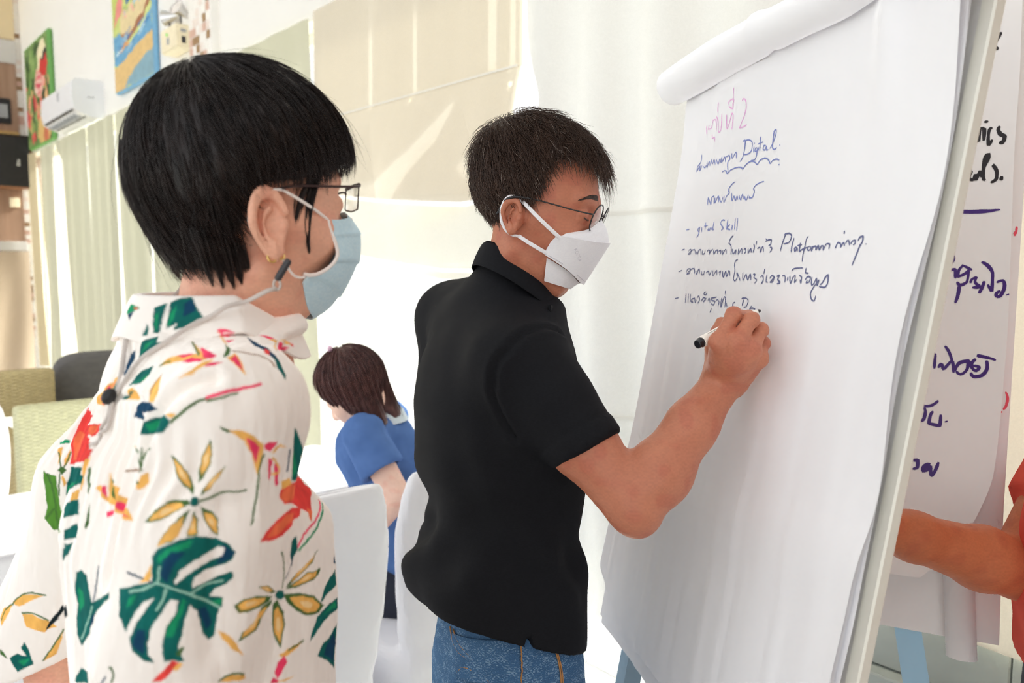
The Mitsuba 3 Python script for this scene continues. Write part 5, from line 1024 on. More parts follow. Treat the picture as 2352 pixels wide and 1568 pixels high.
# spectacles
gl = thing('eyeglasses', 'thin black round wire spectacles worn by the man in black', 'eyeglasses')
for sg_ in (-1, 1):
    c_ = np.array([.101, .033 * sg_, .0205]); an = np.linspace(0, 2 * np.pi, 49); nx = unit([1, .10 * sg_, -.14]); ly = unit(np.cross([0, 0, 1], nx)); lz = np.cross(nx, ly)
    ring = c_ + .0228 * (np.cos(an)[:, None] * ly + .92 * np.sin(an)[:, None] * lz)
    part(gl, 'rim', put_h(tube(ring, .0011, 8, caps=False), MM), 'frame_black', True)
    disc = np.stack([c_ + (ring - c_) * k_ + nx * .0015 * (1 - k_ ** 2) for k_ in np.linspace(0.001, .98, 5)], 1)
    part(gl, 'lens', put_h(grid_mesh(disc), MM), 'lens_glass', True)
    hg = c_ + .0228 * sg_ * np.array([ly[0], ly[1], 0]) * 1.0 + [0, 0, .004]
    h2 = np.array([.094, .0655 * sg_, .0235])
    part(gl, 'hinge', put_h(tube(spline([hg, mid(hg, h2, .6, [.002, .001 * sg_, 0]), h2], 8), .0013, 8), MM), 'frame_black', True)
    tp = spline([h2, [.055, .0725 * sg_, .0225], [.028, .0785 * sg_, .0225], [.004, .0808 * sg_, .0215]], 24)
    part(gl, 'temple', put_h(tube(tp, .0010, 8), MM), 'frame_black', True)
    tt = spline([[.006, .0805 * sg_, .0215], [-.014, .0835 * sg_, .0185], [-.026, .0845 * sg_, .0125], [-.034, .0790 * sg_, -.002], [-.038, .0775 * sg_, -.014]], 24)
    part(gl, 'temple_tip', put_h(tube(tt, np.linspace(.0016, .0024, 24), 10), MM), 'frame_black', True)
    part(gl, 'nose_pad', put_h(trimesh.creation.icosphere(2, .003).apply_transform(frame_mat([.098, .011 * sg_, .014], [.4, 0, 0], [0, .5, 0], [0, 0, 1])), MM), 'lens_lamp', True)
part(gl, 'bridge', put_h(tube(spline([[.1045, -.0105, .025], [.107, 0, .0285], [.1045, .0105, .025]], 12), .0011, 8), MM), 'frame_black', True)
mat('lens_lamp', (0.7, 0.66, 0.6), 0.2)
# marker pen
pn = thing('marker_pen', 'white marker pen with a black end in the hand of the man in black', 'pen')
mat('pen_white', lin(238, 232, 222), 0.35, spec=0.5); mat('pen_black', (0.015, 0.016, 0.02), 0.25, spec=0.5)
L_ = np.linalg.norm(PEN_B - PEN_A); z_ = unit(PEN_B - PEN_A); x_ = unit(np.cross([0, 0, 1], z_)); Mp = frame_mat(PEN_A, x_, np.cross(z_, x_), z_)
part(pn, 'end_plug', revolve([(0, 0), (.0048, 0), (.0056, .0006), (.0058, .0065), (.0064, .0068), (.0064, .009), (0, .009)], Mp, 32), 'pen_black', 30, label='black end plug')
part(pn, 'barrel', revolve([(0, .0085), (.0068, .0085), (.0073, .0093), (.0073, L_ * .80), (.0066, L_ * .83), (.0048, L_ * .86), (.0040, L_ * .93), (0, L_ * .93)], Mp, 40), 'pen_white', 30)
part(pn, 'nib', revolve([(0, L_ * .925), (.0026, L_ * .925), (.0022, L_ * .98), (.0006, L_), (0, L_)], Mp, 20), 'pen_black', 30, label='black nib')
def on_pen(u, v): a = u / .0073; return (Mp @ np.array([.00745 * math.cos(a), .00745 * math.sin(a), v, 1]))[:3]
cam_l = Mp[:3, :3].T @ unit(np.array([0, 0, 1.5]) - PEN_A); a0 = math.atan2(cam_l[1], cam_l[0]) * .0073
for rect in ([(-.003, .019), (.003, .019), (.003, .026), (-.003, .026), (-.003, .019)],):
    part(pn, 'print', tube([on_pen(a0 + .002 + u, v) for u, v in rect], .00018, 4), 'pen_black', False)
part(pn, 'print', tube([on_pen(a0 + .002 + u, v) for u, v in ((-.0008, .022), (.0008, .023))], .0006, 4), 'pen_black', False)
for v0, col in ((.036, 'pen_black'), (.0385, 'ink_red'), (.041, 'pen_black'), (.044, 'pen_black')):
    part(pn, 'print', tube([on_pen(a0 + .001, v0), on_pen(a0 + .0035, v0 + .0018), on_pen(a0 + .002, v0 + .003)], .0004, 4), col, False)
part(pn, 'print', tube([on_pen(a0 - .006, v) for v in np.linspace(.020, .05, 6)], .0002, 4), 'pen_black', False)

# ------------------------------------------------------------------ the woman in the flowered shirt
woman = thing('person', 'woman with short black hair in a tropical print shirt and blue mask, in front', 'person')
MF = head_frame([-.2586, .7799, 1.5461], 43, 2, 0, .97)
NBW = np.array([-0.2678, 0.7750, 1.4442]); fW = np.array([math.cos(math.radians(30)), math.sin(math.radians(30)), 0]); lW = np.array([-fW[1], fW[0], 0]); yawW = math.radians(120)
SRW, ERW = np.array([-0.2323, 0.6650, 1.3754]), np.array([-0.2761, 0.6400, 1.1881]); SLW, ELW = np.array([-.372, .895, 1.365]), np.array([-0.5562, 0.9000, 1.0454]); WLW = np.array([-0.5113, 0.8600, 0.9096]); WRW = np.array([-0.2369, 0.6600, 1.0061])
neckW = ([xf(MF, [-.010, 0, -.035]), xf(MF, [-.012, 0, -.080]), NBW, NBW - [0, 0, .10]], [.043, .043, .047, .06])
def woman_body(P):
    d = sd_chain(P, neckW[0], neckW[1], .02)
    d = smin(d, sd_chain(P, [SLW, NBW - [0, 0, .08], SRW], [.040, .045, .040], .02), .02)
    d = smin(d, loft_sd(P, [NBW - [.06, .01, .42], NBW - [.07, .02, .25], NBW - [.06, .01, .12]], [[.085, .03], [.09, .03], [.085, .028]], yawW), .04)
    d = smin(d, sd_chain(P, [SLW, ELW + (SLW - ELW) * .08, WLW], [.042, .035, .024], .01), .02)
    d = smin(d, sd_chain(P, [SRW, ERW, WRW], [.040, .034, .024], .01), .02)
    return d.astype(np.float32)
wb = sdf_mesh(woman_body, np.minimum(NBW, SRW) - [.40, .16, .72], NBW + [.22, .30, .03], .0075)
hw = head_mesh(MF, neckW, .0021, MF[:3, 3] - [.15, .15, .20], MF[:3, 3] + [.16, .15, .17], .94, .98, lower=1.2)
scene[woman] = mikit.ply(cat([wb, hw]), 'skin_light', smooth=True)
# hair
HCW = np.array([-.006, 0, .050]); WHW = unit([-.050, .004, .10])
XBW = PchipInterpolator([-.062, -.056, -.046, -.008, .016, .027, .036, .046, .056, .063, .070], [-.14, -.060, -.032, -.030, -.032, -.012, .034, .060, .090, .118, .15])
def hair_inW(L, s=.005): return 1 / (1 + np.exp(-(XBW(np.clip(L[:, 2], -.062, .07)) - L[:, 0]) / s))
def shell_W(L):
    L = np.asarray(L, np.float32)
    d = sd_ell(L, [.000, 0, .060], [.110, .087, .0935])
    d = smin(d, sd_ell(L, [-.034, 0, .030], [.062, .078, .080]), .03)
    d = smin(d, sd_cone(L, [-.038, 0, .020], [-.038, 0, -.050], .052, .024), .03)
    Q = L.copy(); Q[:, 1] = np.abs(Q[:, 1]); d = smin(d, sd_cone(Q, [-.040, .033, .01], [-.040, .034, -.052], .038, .017), .02)
    return d
def cap_W(P):
    L = ixf(MF, P); d = shell_W(L); sk = skull_field(L, .94)
    return (np.maximum(d + .0022 - .0 * sk, -.02) + .030 * (1 - hair_inW(L, .0035)) * np.clip(1, 0, 1)).astype(np.float32) * .9
capW = sdf_mesh(cap_W, MF[:3, 3] - [.16, .16, .10], MF[:3, 3] + [.16, .16, .19], .003)
capW = wrinkle(capW, .006, 60, 4, (1, 1, .35), None, 2)
def strands_W(n, seed, rad, depth=(.0, .006), ln=(.35, 1.0), fly=0.0, region=None):
    r = np.random.default_rng(seed); az = r.uniform(0, 2 * np.pi, n)
    e1 = unit(np.cross(WHW, [0, 1, 0])); e2 = np.cross(WHW, e1); T0 = np.cos(az)[:, None] * e1 + np.sin(az)[:, None] * e2
    K = 48; A = np.linspace(.06, 2.75, K)
    Q = np.cos(A)[None, :, None] * WHW + np.sin(A)[None, :, None] * T0[:, None]
    R = ray_radius(shell_W, HCW, Q.reshape(-1, 3)).reshape(n, K); L = HCW + Q * R[..., None]
    m = hair_inW(L.reshape(-1, 3), .002).reshape(n, K) > .5
    last = np.where(m.all(1), K - 1, np.argmin(m, 1) - 1); last = np.maximum(last, 3)
    end = A[last] + r.normal(size=n) * .065 + .01 + .16 * (meshkit.noise(np.column_stack([az * 9, 0 * az, 0 * az + seed]), 8) - .5)
    u = r.uniform(0, 1, n); end = np.where(u < .55, end, .25 + (end - .25) * r.uniform(.25, 1, n))
    st = np.maximum(end - r.uniform(*ln, n), .03)
    k = 11; t = np.linspace(0, 1, k); S = st[:, None] + (end - st)[:, None] * t
    clump = (meshkit.noise(np.column_stack([az * 5.1, end * 2, 0 * az]), 4) - .5) * .32
    a2 = az[:, None] + clump[:, None] * t[None] ** 1.2 + r.normal(size=(n, 1)) * .10 * t[None] ** 1.5
    T2 = np.cos(a2)[..., None] * e1 + np.sin(a2)[..., None] * e2
    Q = np.cos(S)[..., None] * WHW + np.sin(S)[..., None] * T2
    R = ray_radius(shell_W, HCW, Q.reshape(-1, 3)).reshape(n, k)
    dp = -r.uniform(*depth, n)[:, None] + (.0025 * r.uniform(-.5, 1, n))[:, None] * t[None] ** 2 + fly * r.uniform(0, 1, n)[:, None] * t[None] ** 1.5
    dp += .0075 * (meshkit.noise(np.column_stack([az * 6.5, end * 3.5, 0 * az + .5]), 12) - .55)[:, None] * np.minimum(1, t * 1.5)[None]
    dp += .0026 * np.sin(az * 37 + 4 * meshkit.noise(np.column_stack([az * 3, end, 0 * az]), 2))[:, None]
    P = HCW + Q * (R + dp)[..., None]
    P[..., 2] -= np.clip(R * 0 + (S - 1.5), 0, 1) * .0
    return strand_mesh(P @ MF[:3, :3].T + MF[:3, 3], rad * r.uniform(.6, 1.3, n))
lk = np.random.default_rng(4)
def lock(p0, p1, p2, n, spread, rad):
    P = []
    for _ in range(n):
        o = lk.normal(size=3) * spread; e = lk.normal(size=3) * spread * .25
        P.append(CubicSpline([0, .5, 1], [np.array(p0) + o, np.array(p1) + o * .8, np.array(p2) + e])(np.linspace(0, 1, 9)))
    return strand_mesh(np.array(P) @ MF[:3, :3].T + MF[:3, 3], np.full(n, rad))
locks = [lock([.040, -.069, .040], [.028, -.0735, .005], [.034, -.0675, -.034], 60, .0028, .0005), lock([.030, -.071, .036], [.018, -.0755, .012], [.016, -.0745, -.008], 40, .0028, .0005)]
for x_, z_ in ((-.030, -.062), (-.038, -.066), (-.022, -.054), (-.048, -.066), (-.058, -.064)):
    locks.append(lock([x_ - .014, -.056, -.020], [x_ - .006, -.058, -.045], [x_ + .004, -.0515, z_ - .004], 40, .0030, .0005))
fw = strands_W(240, 9, .00026, (0, .002), (.35, 1.0), .022)
part(woman, 'hair', cat([capW, strands_W(6200, 3, .00060), strands_W(1500, 13, .00044, (-.002, .001)), fw] + locks), 'hair_black', True, label='short straight black hair', kind='stuff')
for sgn in (-1, 1):
    part(woman, 'eyebrow', brow(MF, np.array([.089, .013 * sgn, .040]), np.array([.071, .050 * sgn, .044]), 150, 32 + sgn), 'hair_black', True, kind='stuff')
# flowered shirt
SECW = np.array([[*[-0.2782, 0.7750, 1.4527], .075, .066], [*[-0.2902, 0.7800, 1.4396], .110, .080], [*[-0.3131, 0.7850, 1.4184], .142, .064], [*[-0.3404, 0.7850, 1.3617], .155, .060], [*[-0.3399, 0.7850, 1.3308], .166, .076], [*[-0.3317, 0.7850, 1.2952], .170, .097], [*[-0.3189, 0.7850, 1.2413], .172, .120], [*[-0.3152, 0.7850, 1.1499], .172, .120], [*[-0.3144, 0.7850, 1.0716], .172, .120],
    [-.300, .785, .95, .180, .125], [-.300, .785, .80, .195, .138]])
def shirt(P):
    d = loft_sd(P, SECW[:, :3], SECW[:, 3:], yawW, 2.3)
    d = smin(d, sd_chain(P, [NBW - [0, 0, .055], SRW + [-.012, .01, .005], SRW], [.040, .047, .056], .03), .035)
    d = smin(d, sd_chain(P, [NBW - [.02, 0, .06], SLW], [.05, .058], .03), .035)
    cr = SRW + (ERW - SRW) * 1.12; sl = sd_chain(P, [SRW, SRW + (ERW - SRW) * .5, cr], [.060, .060, .062], .02); sl = smax(sl, (P - cr) @ unit(ERW - SRW), .004)
    d = smin(d, sl, .014)
    cl = ELW; sl2 = sd_chain(P, [SLW, [-0.4774, 0.9000, 1.2499], cl], [.058, .062, .064], .02)
    nl = unit([-.75, -.1, -.95]) * 0 + unit(np.array([-0.5757, 0.9000, 0.9916]) - np.array([-0.5935, 0.9000, 1.0400])); sl2 = smax(sl2, (P - np.array([-0.5353, 0.8800, 1.0471])) @ nl, .004)
    arm = sd_chain(P, [SLW, ELW, WLW], [.042, .036, .03]); sl2 = np.where((P - cl) @ nl > -.04, smax(sl2, -(arm - .004), .003), sl2)
    d = smin(d, sl2, .012)
    neckcut = sd_chain(P, [NBW + [0, 0, .05], NBW - [0, 0, .03]], [.05, .047]); return smax(d, -neckcut, .005).astype(np.float32)
sm = sdf_mesh(shirt, np.minimum(SECW[:, :3].min(0), [-.60, .55, .8]) - [.06, .10, .01], np.array([-.04, 1.06, 1.50]), .0062)
def relax(m, it=2):
    return trimesh.smoothing.filter_taubin(m, iterations=it)
V, F = sm.vertices, sm.faces
sm = trimesh.Trimesh(*trimesh.remesh.subdivide(V, F), process=False)
vis = (sm.triangles_center[:, 2] > 1.06) & (sm.triangles_center[:, 1] < .93)
v2, f2 = trimesh.remesh.subdivide(sm.vertices, sm.faces, np.nonzero(vis)[0]); sm = trimesh.Trimesh(v2, f2, process=False)
n_ = vnormals(sm)
for _ in range(2):
    dv = shirt(sm.vertices.astype(np.float32)); sm.vertices = sm.vertices - n_ * np.clip(dv, -.003, .003)[:, None] * .9
n_ = vnormals(sm); V = sm.vertices
fine = (meshkit.fbm(V * [70, 70, 9] + 4, 3, 2) - .5) * .0030 + (meshkit.fbm(V * [190, 190, 28], 2, 7) - .5) * .0012      # crinkled cotton, running downwards
big = (meshkit.fbm(V * [9, 9, 3.2], 2, 12) - .5) * .022
back = np.exp(-(((V - [-0.3541, 0.7000, 1.3727]) @ lW) / .035) ** 2) * np.exp(-((V[:, 2] - 1.33) / .09) ** 2) * (((V - NBW) @ fW) < -.03)
big += .0035 * back * np.sin(((V - NBW) @ lW) * 420)
tree_w = cKDTree(V)
def groove(pts, depth, width, puff=.5):
    c = V[tree_w.query(spline(pts, 200), k=6)[1]].mean(1); d = cKDTree(c).query(V, distance_upper_bound=.05)[0]; d = np.where(np.isfinite(d), d, .05)
    return -depth * np.exp(-(d / width) ** 2) + depth * puff * np.exp(-((d - width * 2.6) / (width * 1.4)) ** 2)
big += groove([[-0.2313, 0.6200, 1.4053], [-0.2556, 0.6200, 1.3960], [-0.2717, 0.6200, 1.3803], [-0.2849, 0.6200, 1.3524], [-0.2973, 0.6200, 1.3206], [-0.3087, 0.6200, 1.2850], [-0.3180, 0.6200, 1.2489]], .0055, .0045)
big += groove([[-0.4541, 0.8000, 1.3568], [-0.4048, 0.7500, 1.3699], [-0.3536, 0.7000, 1.3818], [-0.3170, 0.6700, 1.3872], [-0.2890, 0.6500, 1.3873]], .0022, .0022)
big += groove([[-0.2132, 0.5800, 1.3155], [-0.2211, 0.5800, 1.2753], [-0.2252, 0.5800, 1.2345], [-0.2238, 0.5800, 1.2001]], .004, .012)
g2 = np.exp(-((V[:, 2] - 1.335) / .035) ** 2) * (((V - NBW) @ fW) < -.02); big += .0022 * g2 * np.sin(((V - NBW) @ lW) * 520 + 3 * meshkit.noise(V * 20, 3))
big += .010 * (meshkit.fbm(V @ np.array([[.8, 0, .35], [0, 1, 0], [-.35, 0, .8]]) * [22, 22, 7] + 9, 2, 21) - .5)
sm.vertices = V + n_ * (fine + big)[:, None]

# ------------------------------------------------------------------ the woman writing at the table
girl = thing('person', 'woman with a dark red brown bob in a blue shirt bent over the table', 'person')
MG = head_frame([-0.4497, 2.3000, 1.1307], 160, 36, -6, .98)
NBG = np.array([-0.4050, 2.3600, 1.0604]); fG = np.array([-.985, .174, 0]); lG = np.array([-.174, -.985, 0])
hipG = np.array([-.246, 2.34, .58])
SLG, SRG = np.array([-0.4152, 2.2000, 1.0258]), np.array([-0.3976, 2.5100, 1.0183])
ERG, WRG = np.array([-0.4620, 2.6200, 0.7868]), np.array([-0.4765, 2.5000, 0.7766])
ELG, WLG = np.array([-0.3150, 2.1500, 0.8656]), np.array([-0.3883, 2.1200, 0.7708])
neckG = ([xf(MG, [-.02, 0, -.03]), NBG, NBG - [0, 0, .08]], [.048, .05, .07])
def girl_body(P):
    d = sd_chain(P, [SLG, NBG - [0, 0, .06], SRG], [.04, .06, .04], .02); d = smin(d, sd_chain(P, neckG[0], neckG[1]), .03)
    d = smin(d, sd_chain(P, [hipG, NBG - [0, 0, .12]], [.10, .10]), .04)
    d = smin(d, sd_chain(P, [SRG, ERG, WRG], [.044, .037, .024], .012), .015); d = smin(d, sd_chain(P, [SLG, ELG, WLG, WLG + fG * .08], [.044, .037, .026, .024], .012), .015)
    return d.astype(np.float32)
scene[girl] = mikit.ply(cat([sdf_mesh(girl_body, np.minimum(NBG, hipG) - [.45, .35, .25], NBG + [.35, .5, .1], .008), head_mesh(MG, neckG, .0035, MG[:3, 3] - .17, MG[:3, 3] + .17, .94)]), 'skin_fair', smooth=True)
mat('shirt_blue', proc(lambda p, n, uv: mix(lin(72, 104, 160), lin(92, 124, 180), fbm(p.x * 30, p.y * 30, p.z * 30))), 0.85, spec=0.15)
def girl_shirt(P):
    d = sd_chain(P, [hipG - [0, 0, .0], hipG + (NBG - hipG) * .5 - fG * .02, NBG - [0, 0, .12]], [.135, .135, .125], .04)
    d = smin(d, sd_chain(P, [SLG, NBG - [0, 0, .055], SRG], [.058, .07, .058], .03), .04)
    for s, e in ((SRG, ERG), (SLG, ELG)):
        c = s + (e - s) * .58; q = sd_chain(P, [s, c], [.062, .066]); q = smax(q, (P - c) @ unit(e - s), .004); q = smax(q, -np.where((P - c) @ unit(e - s) > -.03, sd_chain(P, [s, e], [.05, .045]), .05), .003); d = smin(d, q, .015)
    nk = sd_chain(P, [NBG + (xf(MG, [-.02, 0, -.03]) - NBG) * .9, NBG - [0, 0, .02]], [.058, .052]); return smax(d, -nk, .006).astype(np.float32)
gm = sdf_mesh(girl_shirt, np.minimum(NBG, hipG) - [.36, .34, .16], NBG + [.34, .34, .08], .008)
part(girl, 'polo_shirt', wrinkle(gm, .022, 15, 5, (1, 1, .8), None, 3), 'shirt_blue', True, label='blue short sleeved shirt')
rg_ = [NBG + .062 * (math.cos(a) * fG + math.sin(a) * lG) + np.array([0, 0, .012 + .012 * math.cos(a + math.pi)]) for a in np.linspace(-2.6, 2.6, 20) + math.pi]
ro_ = [NBG + .092 * (math.cos(a) * fG + math.sin(a) * lG) + np.array([0, 0, -.030 + .010 * math.cos(a + math.pi)]) for a in np.linspace(-2.6, 2.6, 20) + math.pi]
part(girl, 'collar', thicken(grid_mesh(np.stack([np.array(rg_) - [0, 0, .02], rg_, (np.array(rg_) + ro_) / 2 + [0, 0, .008], ro_], 1)), .004), mat('collar_pale', lin(206, 218, 226), 0.85, spec=0.1) or 'collar_pale', True, label='pale collar')
mat('trousers_navy', (0.02, 0.024, 0.04), 0.85)
def girl_legs(P):
    d = None
    for s in (-1, 1):
        h = hipG + lG * .085 * s - [0, 0, .04]; kn = h + fG * .36 + [0, 0, -.02]; an = kn + [0, 0, -.42]; an[2] = .06
        q = sd_chain(P, [h, kn, an], [.085, .062, .05], .02); d = q if d is None else smin(d, q, .03)
    return smin(d, sd_ell(P, hipG - [0, 0, .03], [.13, .13, .09]), .03).astype(np.float32)
part(girl, 'trousers', sdf_mesh(girl_legs, hipG - [.50, .22, .54], hipG + [.22, .55, .12], .012), 'trousers_navy', True)
for s in (-1, 1): shoe(girl, hipG + lG * .085 * s + fG * .37, math.radians(170))
# bobbed hair
HCG = np.array([-.004, 0, .02]); WHG = unit([-.03, 0, .10])
XBG = PchipInterpolator([-.12, -.09, -.04, .0, .05, .085, .11], [.010, .028, .045, .052, .066, .088, .14])
def shell_G(L):
    L = np.asarray(L, np.float32); d = sd_ell(L, [-.004, 0, .052], [.110, .092, .098])
    Q = L.copy(); Q[:, 1] = np.abs(Q[:, 1])
    d = smin(d, sd_cone(Q, [-.025, .030, .03], [-.020, .048, -.110], .068, .036), .03)
    return d
def in_G(L): return (XBG(np.clip(L[:, 2], -.12, .11)) - L[:, 0])
def cap_G(P):
    L = ixf(MG, P); d = shell_G(L) + .004; d = smax(d, -(in_G(L)), .004); d = smax(d, (-.128 - L[:, 2]), .006)
    inner = sd_cone(L, [.04, 0, -.03], [.02, 0, -.16], .060, .060); return smax(d, -inner, .008).astype(np.float32) * .95
cg = sdf_mesh(cap_G, MG[:3, 3] - .19, MG[:3, 3] + .19, .004)
def strands_G(n, seed, rad):
    r = np.random.default_rng(seed); az = r.uniform(0, 2 * np.pi, n); e1 = unit(np.cross(WHG, [0, 1, 0])); e2 = np.cross(WHG, e1)
    k = 9; t = np.linspace(0, 1, k); end = r.uniform(1.2, 2.55, n); st = np.maximum(.05, end - r.uniform(.5, 1.3, n)); S = st[:, None] + (end - st)[:, None] * t
    a2 = az[:, None] + ((meshkit.noise(np.column_stack([az * 4, 0 * az, 0 * az]), 3) - .5) * .2)[:, None] * t
    Q = np.cos(S)[..., None] * WHG + np.sin(S)[..., None] * (np.cos(a2)[..., None] * e1 + np.sin(a2)[..., None] * e2)
    R = ray_radius(shell_G, HCG, Q.reshape(-1, 3)).reshape(n, k); P = HCG + Q * (R - r.uniform(0, .005, (n, 1)) + .003 * np.sin(az * 31)[:, None])[..., None]
    ok = (in_G(P[:, -1]) > -.01) & (P[:, -1, 2] > -.150) & (in_G(P[:, k // 2]) > -.005); P = P[ok]
    return strand_mesh(P @ MG[:3, :3].T + MG[:3, 3], np.full(len(P), rad))
part(girl, 'hair', cat([cg, strands_G(2300, 2, .0013)]), 'hair_chestnut', True, label='dark red brown bobbed hair', kind='stuff')
cl = thing('hair_clip', 'small pink clip in the brown hair of the woman at the table', 'hair clip')
mat('clip_pink', lin(226, 190, 214), 0.3)
part(cl, 'bow', put(cat([trimesh.creation.icosphere(2, .010).apply_scale([.6, 1.4, .8]).apply_translation([0, s_ * .010, 0]) for s_ in (-1, 1)]) if 0 else trimesh.creation.icosphere(2, .012).apply_scale([.6, 1.3, .8]), frame_mat(xf(MG, [-.030, .035, .150]), [1, 0, 0], [0, 1, 0], [0, 0, 1])), 'clip_pink', True)

# ------------------------------------------------------------------ the man in the red shirt at the right edge, writing on the second chart
redm = thing('person', 'person in a red shirt at the right edge reaching towards the second flip chart', 'person')
fR = np.array([math.cos(math.radians(150)), math.sin(math.radians(150)), 0]); lR = np.array([-fR[1], fR[0], 0]); cR = np.array([.85, 1.085, 0])
SLR = np.array([.915, 1.20, 1.30]); ELR = np.array([0.7278, 1.1100, 1.0648]); WLR = np.array([0.4674, 1.0300, 1.1630]); SRR = np.array([1.03, 1.02, 1.32])
NBR = np.array([.97, 1.12, 1.42]); MR = head_frame(NBR + [.0, .0, .17] + fR * .03, 160, 5)
def red_arm(P):
    d = sd_chain(P, [SLR, SLR + (ELR - SLR) * .5, ELR], [.050, .045, .0400], .02)
    f = sd_chain(P, [ELR, ELR + (WLR - ELR) * .25, ELR + (WLR - ELR) * .7, WLR], [.0405, .0425, .031, .026], .02)
    d = smin(d, f, .014); ax = unit(WLR - ELR); c = WLR + ax * .045 + [0, 0, .01]; d = smin(d, sd_cone(P, WLR, c, .025, .030), .02)
    up = unit([.1, .35, .9]); sd_ = np.cross(ax, up)
    for i, a in enumerate((-.024, -.008, .008, .024)):
        b = c + up * a + ax * .018; d = smin(d, sd_chain(P, [b, b + ax * .034 - sd_ * .006, b + ax * .040 - sd_ * .030, b + ax * .020 - sd_ * .036], [.0098, .009, .0082, .007], .003), .005)
    return smin(d, sd_chain(P, [WLR + ax * .015 + up * .022, c + up * .036, c + up * .038 + ax * .03 - sd_ * .02], [.014, .011, .009], .004), .008)
def red_body(P):
    d = sd_chain(P, [SLR, NBR - [0, 0, .06], SRR], [.05, .065, .05], .03); d = smin(d, sd_chain(P, [NBR - [0, 0, .1], NBR, xf(MR, [-.02, 0, -.03])], [.07, .055, .05]), .03)
    d = smin(d, sd_chain(P, [SRR, SRR + [.06, .02, -.28], SRR + [-.02, .14, -.46]], [.05, .042, .028], .02), .02)
    d = smin(d, sd_chain(P, [cR + [0.04, 0, 1.0], NBR - [0, 0, .2]], [.08, .09]), .05)
    return smin(d, red_arm(P), .03).astype(np.float32)
scene[redm] = mikit.ply(cat([sdf_mesh(red_body, [.50, .80, .80], [1.30, 1.50, 1.52], .008), sdf_mesh(lambda P: red_arm(P).astype(np.float32), np.minimum(WLR, ELR) - [.17, .10, .10], np.maximum(WLR, ELR) + [.02, .12, .13], .003), head_mesh(MR, ([xf(MR, [-.02, 0, -.03]), NBR], [.05, .055]), .004)]), 'skin_brown', smooth=True)
mat('shirt_red', proc(lambda p, n, uv: mix(lin(216, 88, 72), lin(202, 72, 58), fbm(p.x * 30, p.y * 30, p.z * 30))), 0.8, spec=0.2)
def red_shirt(P):
    d = loft_sd(P, [[.868, 1.085, .93], [.868, 1.085, .97], [.856, 1.085, 1.03], [.862, 1.085, 1.15], [.90, 1.09, 1.21], [.95, 1.11, 1.30], [.965, 1.12, 1.38], [.97, 1.12, 1.42]], [[.18, .130], [.185, .13], [.185, .13], [.185, .13], [.185, .125], [.165, .11], [.10, .08], [.065, .06]], math.radians(60), 2.3)
    d = smin(d, sd_chain(P, [NBR - [0, 0, .055], SRR], [.06, .066]), .03); d = smin(d, sd_chain(P, [NBR - [0, 0, .055], SLR], [.06, .066]), .03)
    c = SLR + (ELR - SLR) * .66; ax = unit(ELR - SLR); q = sd_chain(P, [SLR, c], [.066, .062]); q = smax(q, (P - c) @ ax, .004); q = smax(q, -np.where((P - c) @ ax > -.03, sd_chain(P, [SLR, ELR], [.055, .046]), .05), .003)
    d = smin(d, q, .02); nk = sd_chain(P, [NBR + [0, 0, .08], NBR - [0, 0, .02]], [.06, .055]); return smax(d, -nk, .005).astype(np.float32)
part(redm, 'shirt', wrinkle(sdf_mesh(red_shirt, [.50, .80, .88], [1.30, 1.50, 1.48], .008), .018, 12, 4, (1, 1, .6), None, 2), 'shirt_red', True, label='red shirt')
def red_legs(P):
    d = loft_sd(P, [cR + [.02, 0, .80], cR + [.02, 0, .985]], [[.172, .122], [.165, .115]], math.radians(60), 2.3)
    for s in (-1, 1): d = smin(d, sd_chain(P, [cR + [.02, 0, .82] + lR * .085 * s, cR + [.02, 0, .45] + lR * .09 * s, cR + [.02, 0, .06] + lR * .1 * s], [.09, .07, .06], .02), .015)
    return d.astype(np.float32)
part(redm, 'trousers', sdf_mesh(red_legs, cR + [-.18, -.24, .02], cR + [.28, .24, 1.02], .012), 'trousers_navy', True, label='dark navy trousers')
for s in (-1, 1): shoe(redm, cR + [.02, 0, 0] + lR * .1 * s, math.radians(150))
rmk = thing('marker_pen', 'purple marker pen in the hand of the person in red, behind the first chart', 'pen')
axr = unit(WLR - ELR); part(rmk, 'barrel', tube([WLR + axr * .045 + [0, -.03, .055], WLR + axr * .10 + [0, .085, .07]], .0075, 14), 'ink_purple', True)
# her trousers and shoes (below the frame)
def w_legs(P):
    d = loft_sd(P, [[-.30, .785, .70], [-.30, .785, .88]], [[.165, .125], [.15, .11]], yawW, 2.3)
    for s in (-1, 1): d = smin(d, sd_chain(P, [np.array([-.30, .785, .74]) + lW * .085 * s, np.array([-.29, .79, .42]) + lW * .08 * s, np.array([-.31, .78, .06]) + lW * .09 * s], [.088, .064, .05], .02), .015)
    return d.astype(np.float32)
part(woman, 'trousers', sdf_mesh(w_legs, [-.56, .54, .02], [-.05, 1.03, .92], .012), 'trousers_navy', True)
for s in (-1, 1): shoe(woman, np.array([-.31, .78, 0]) + lW * .09 * s, math.radians(30))
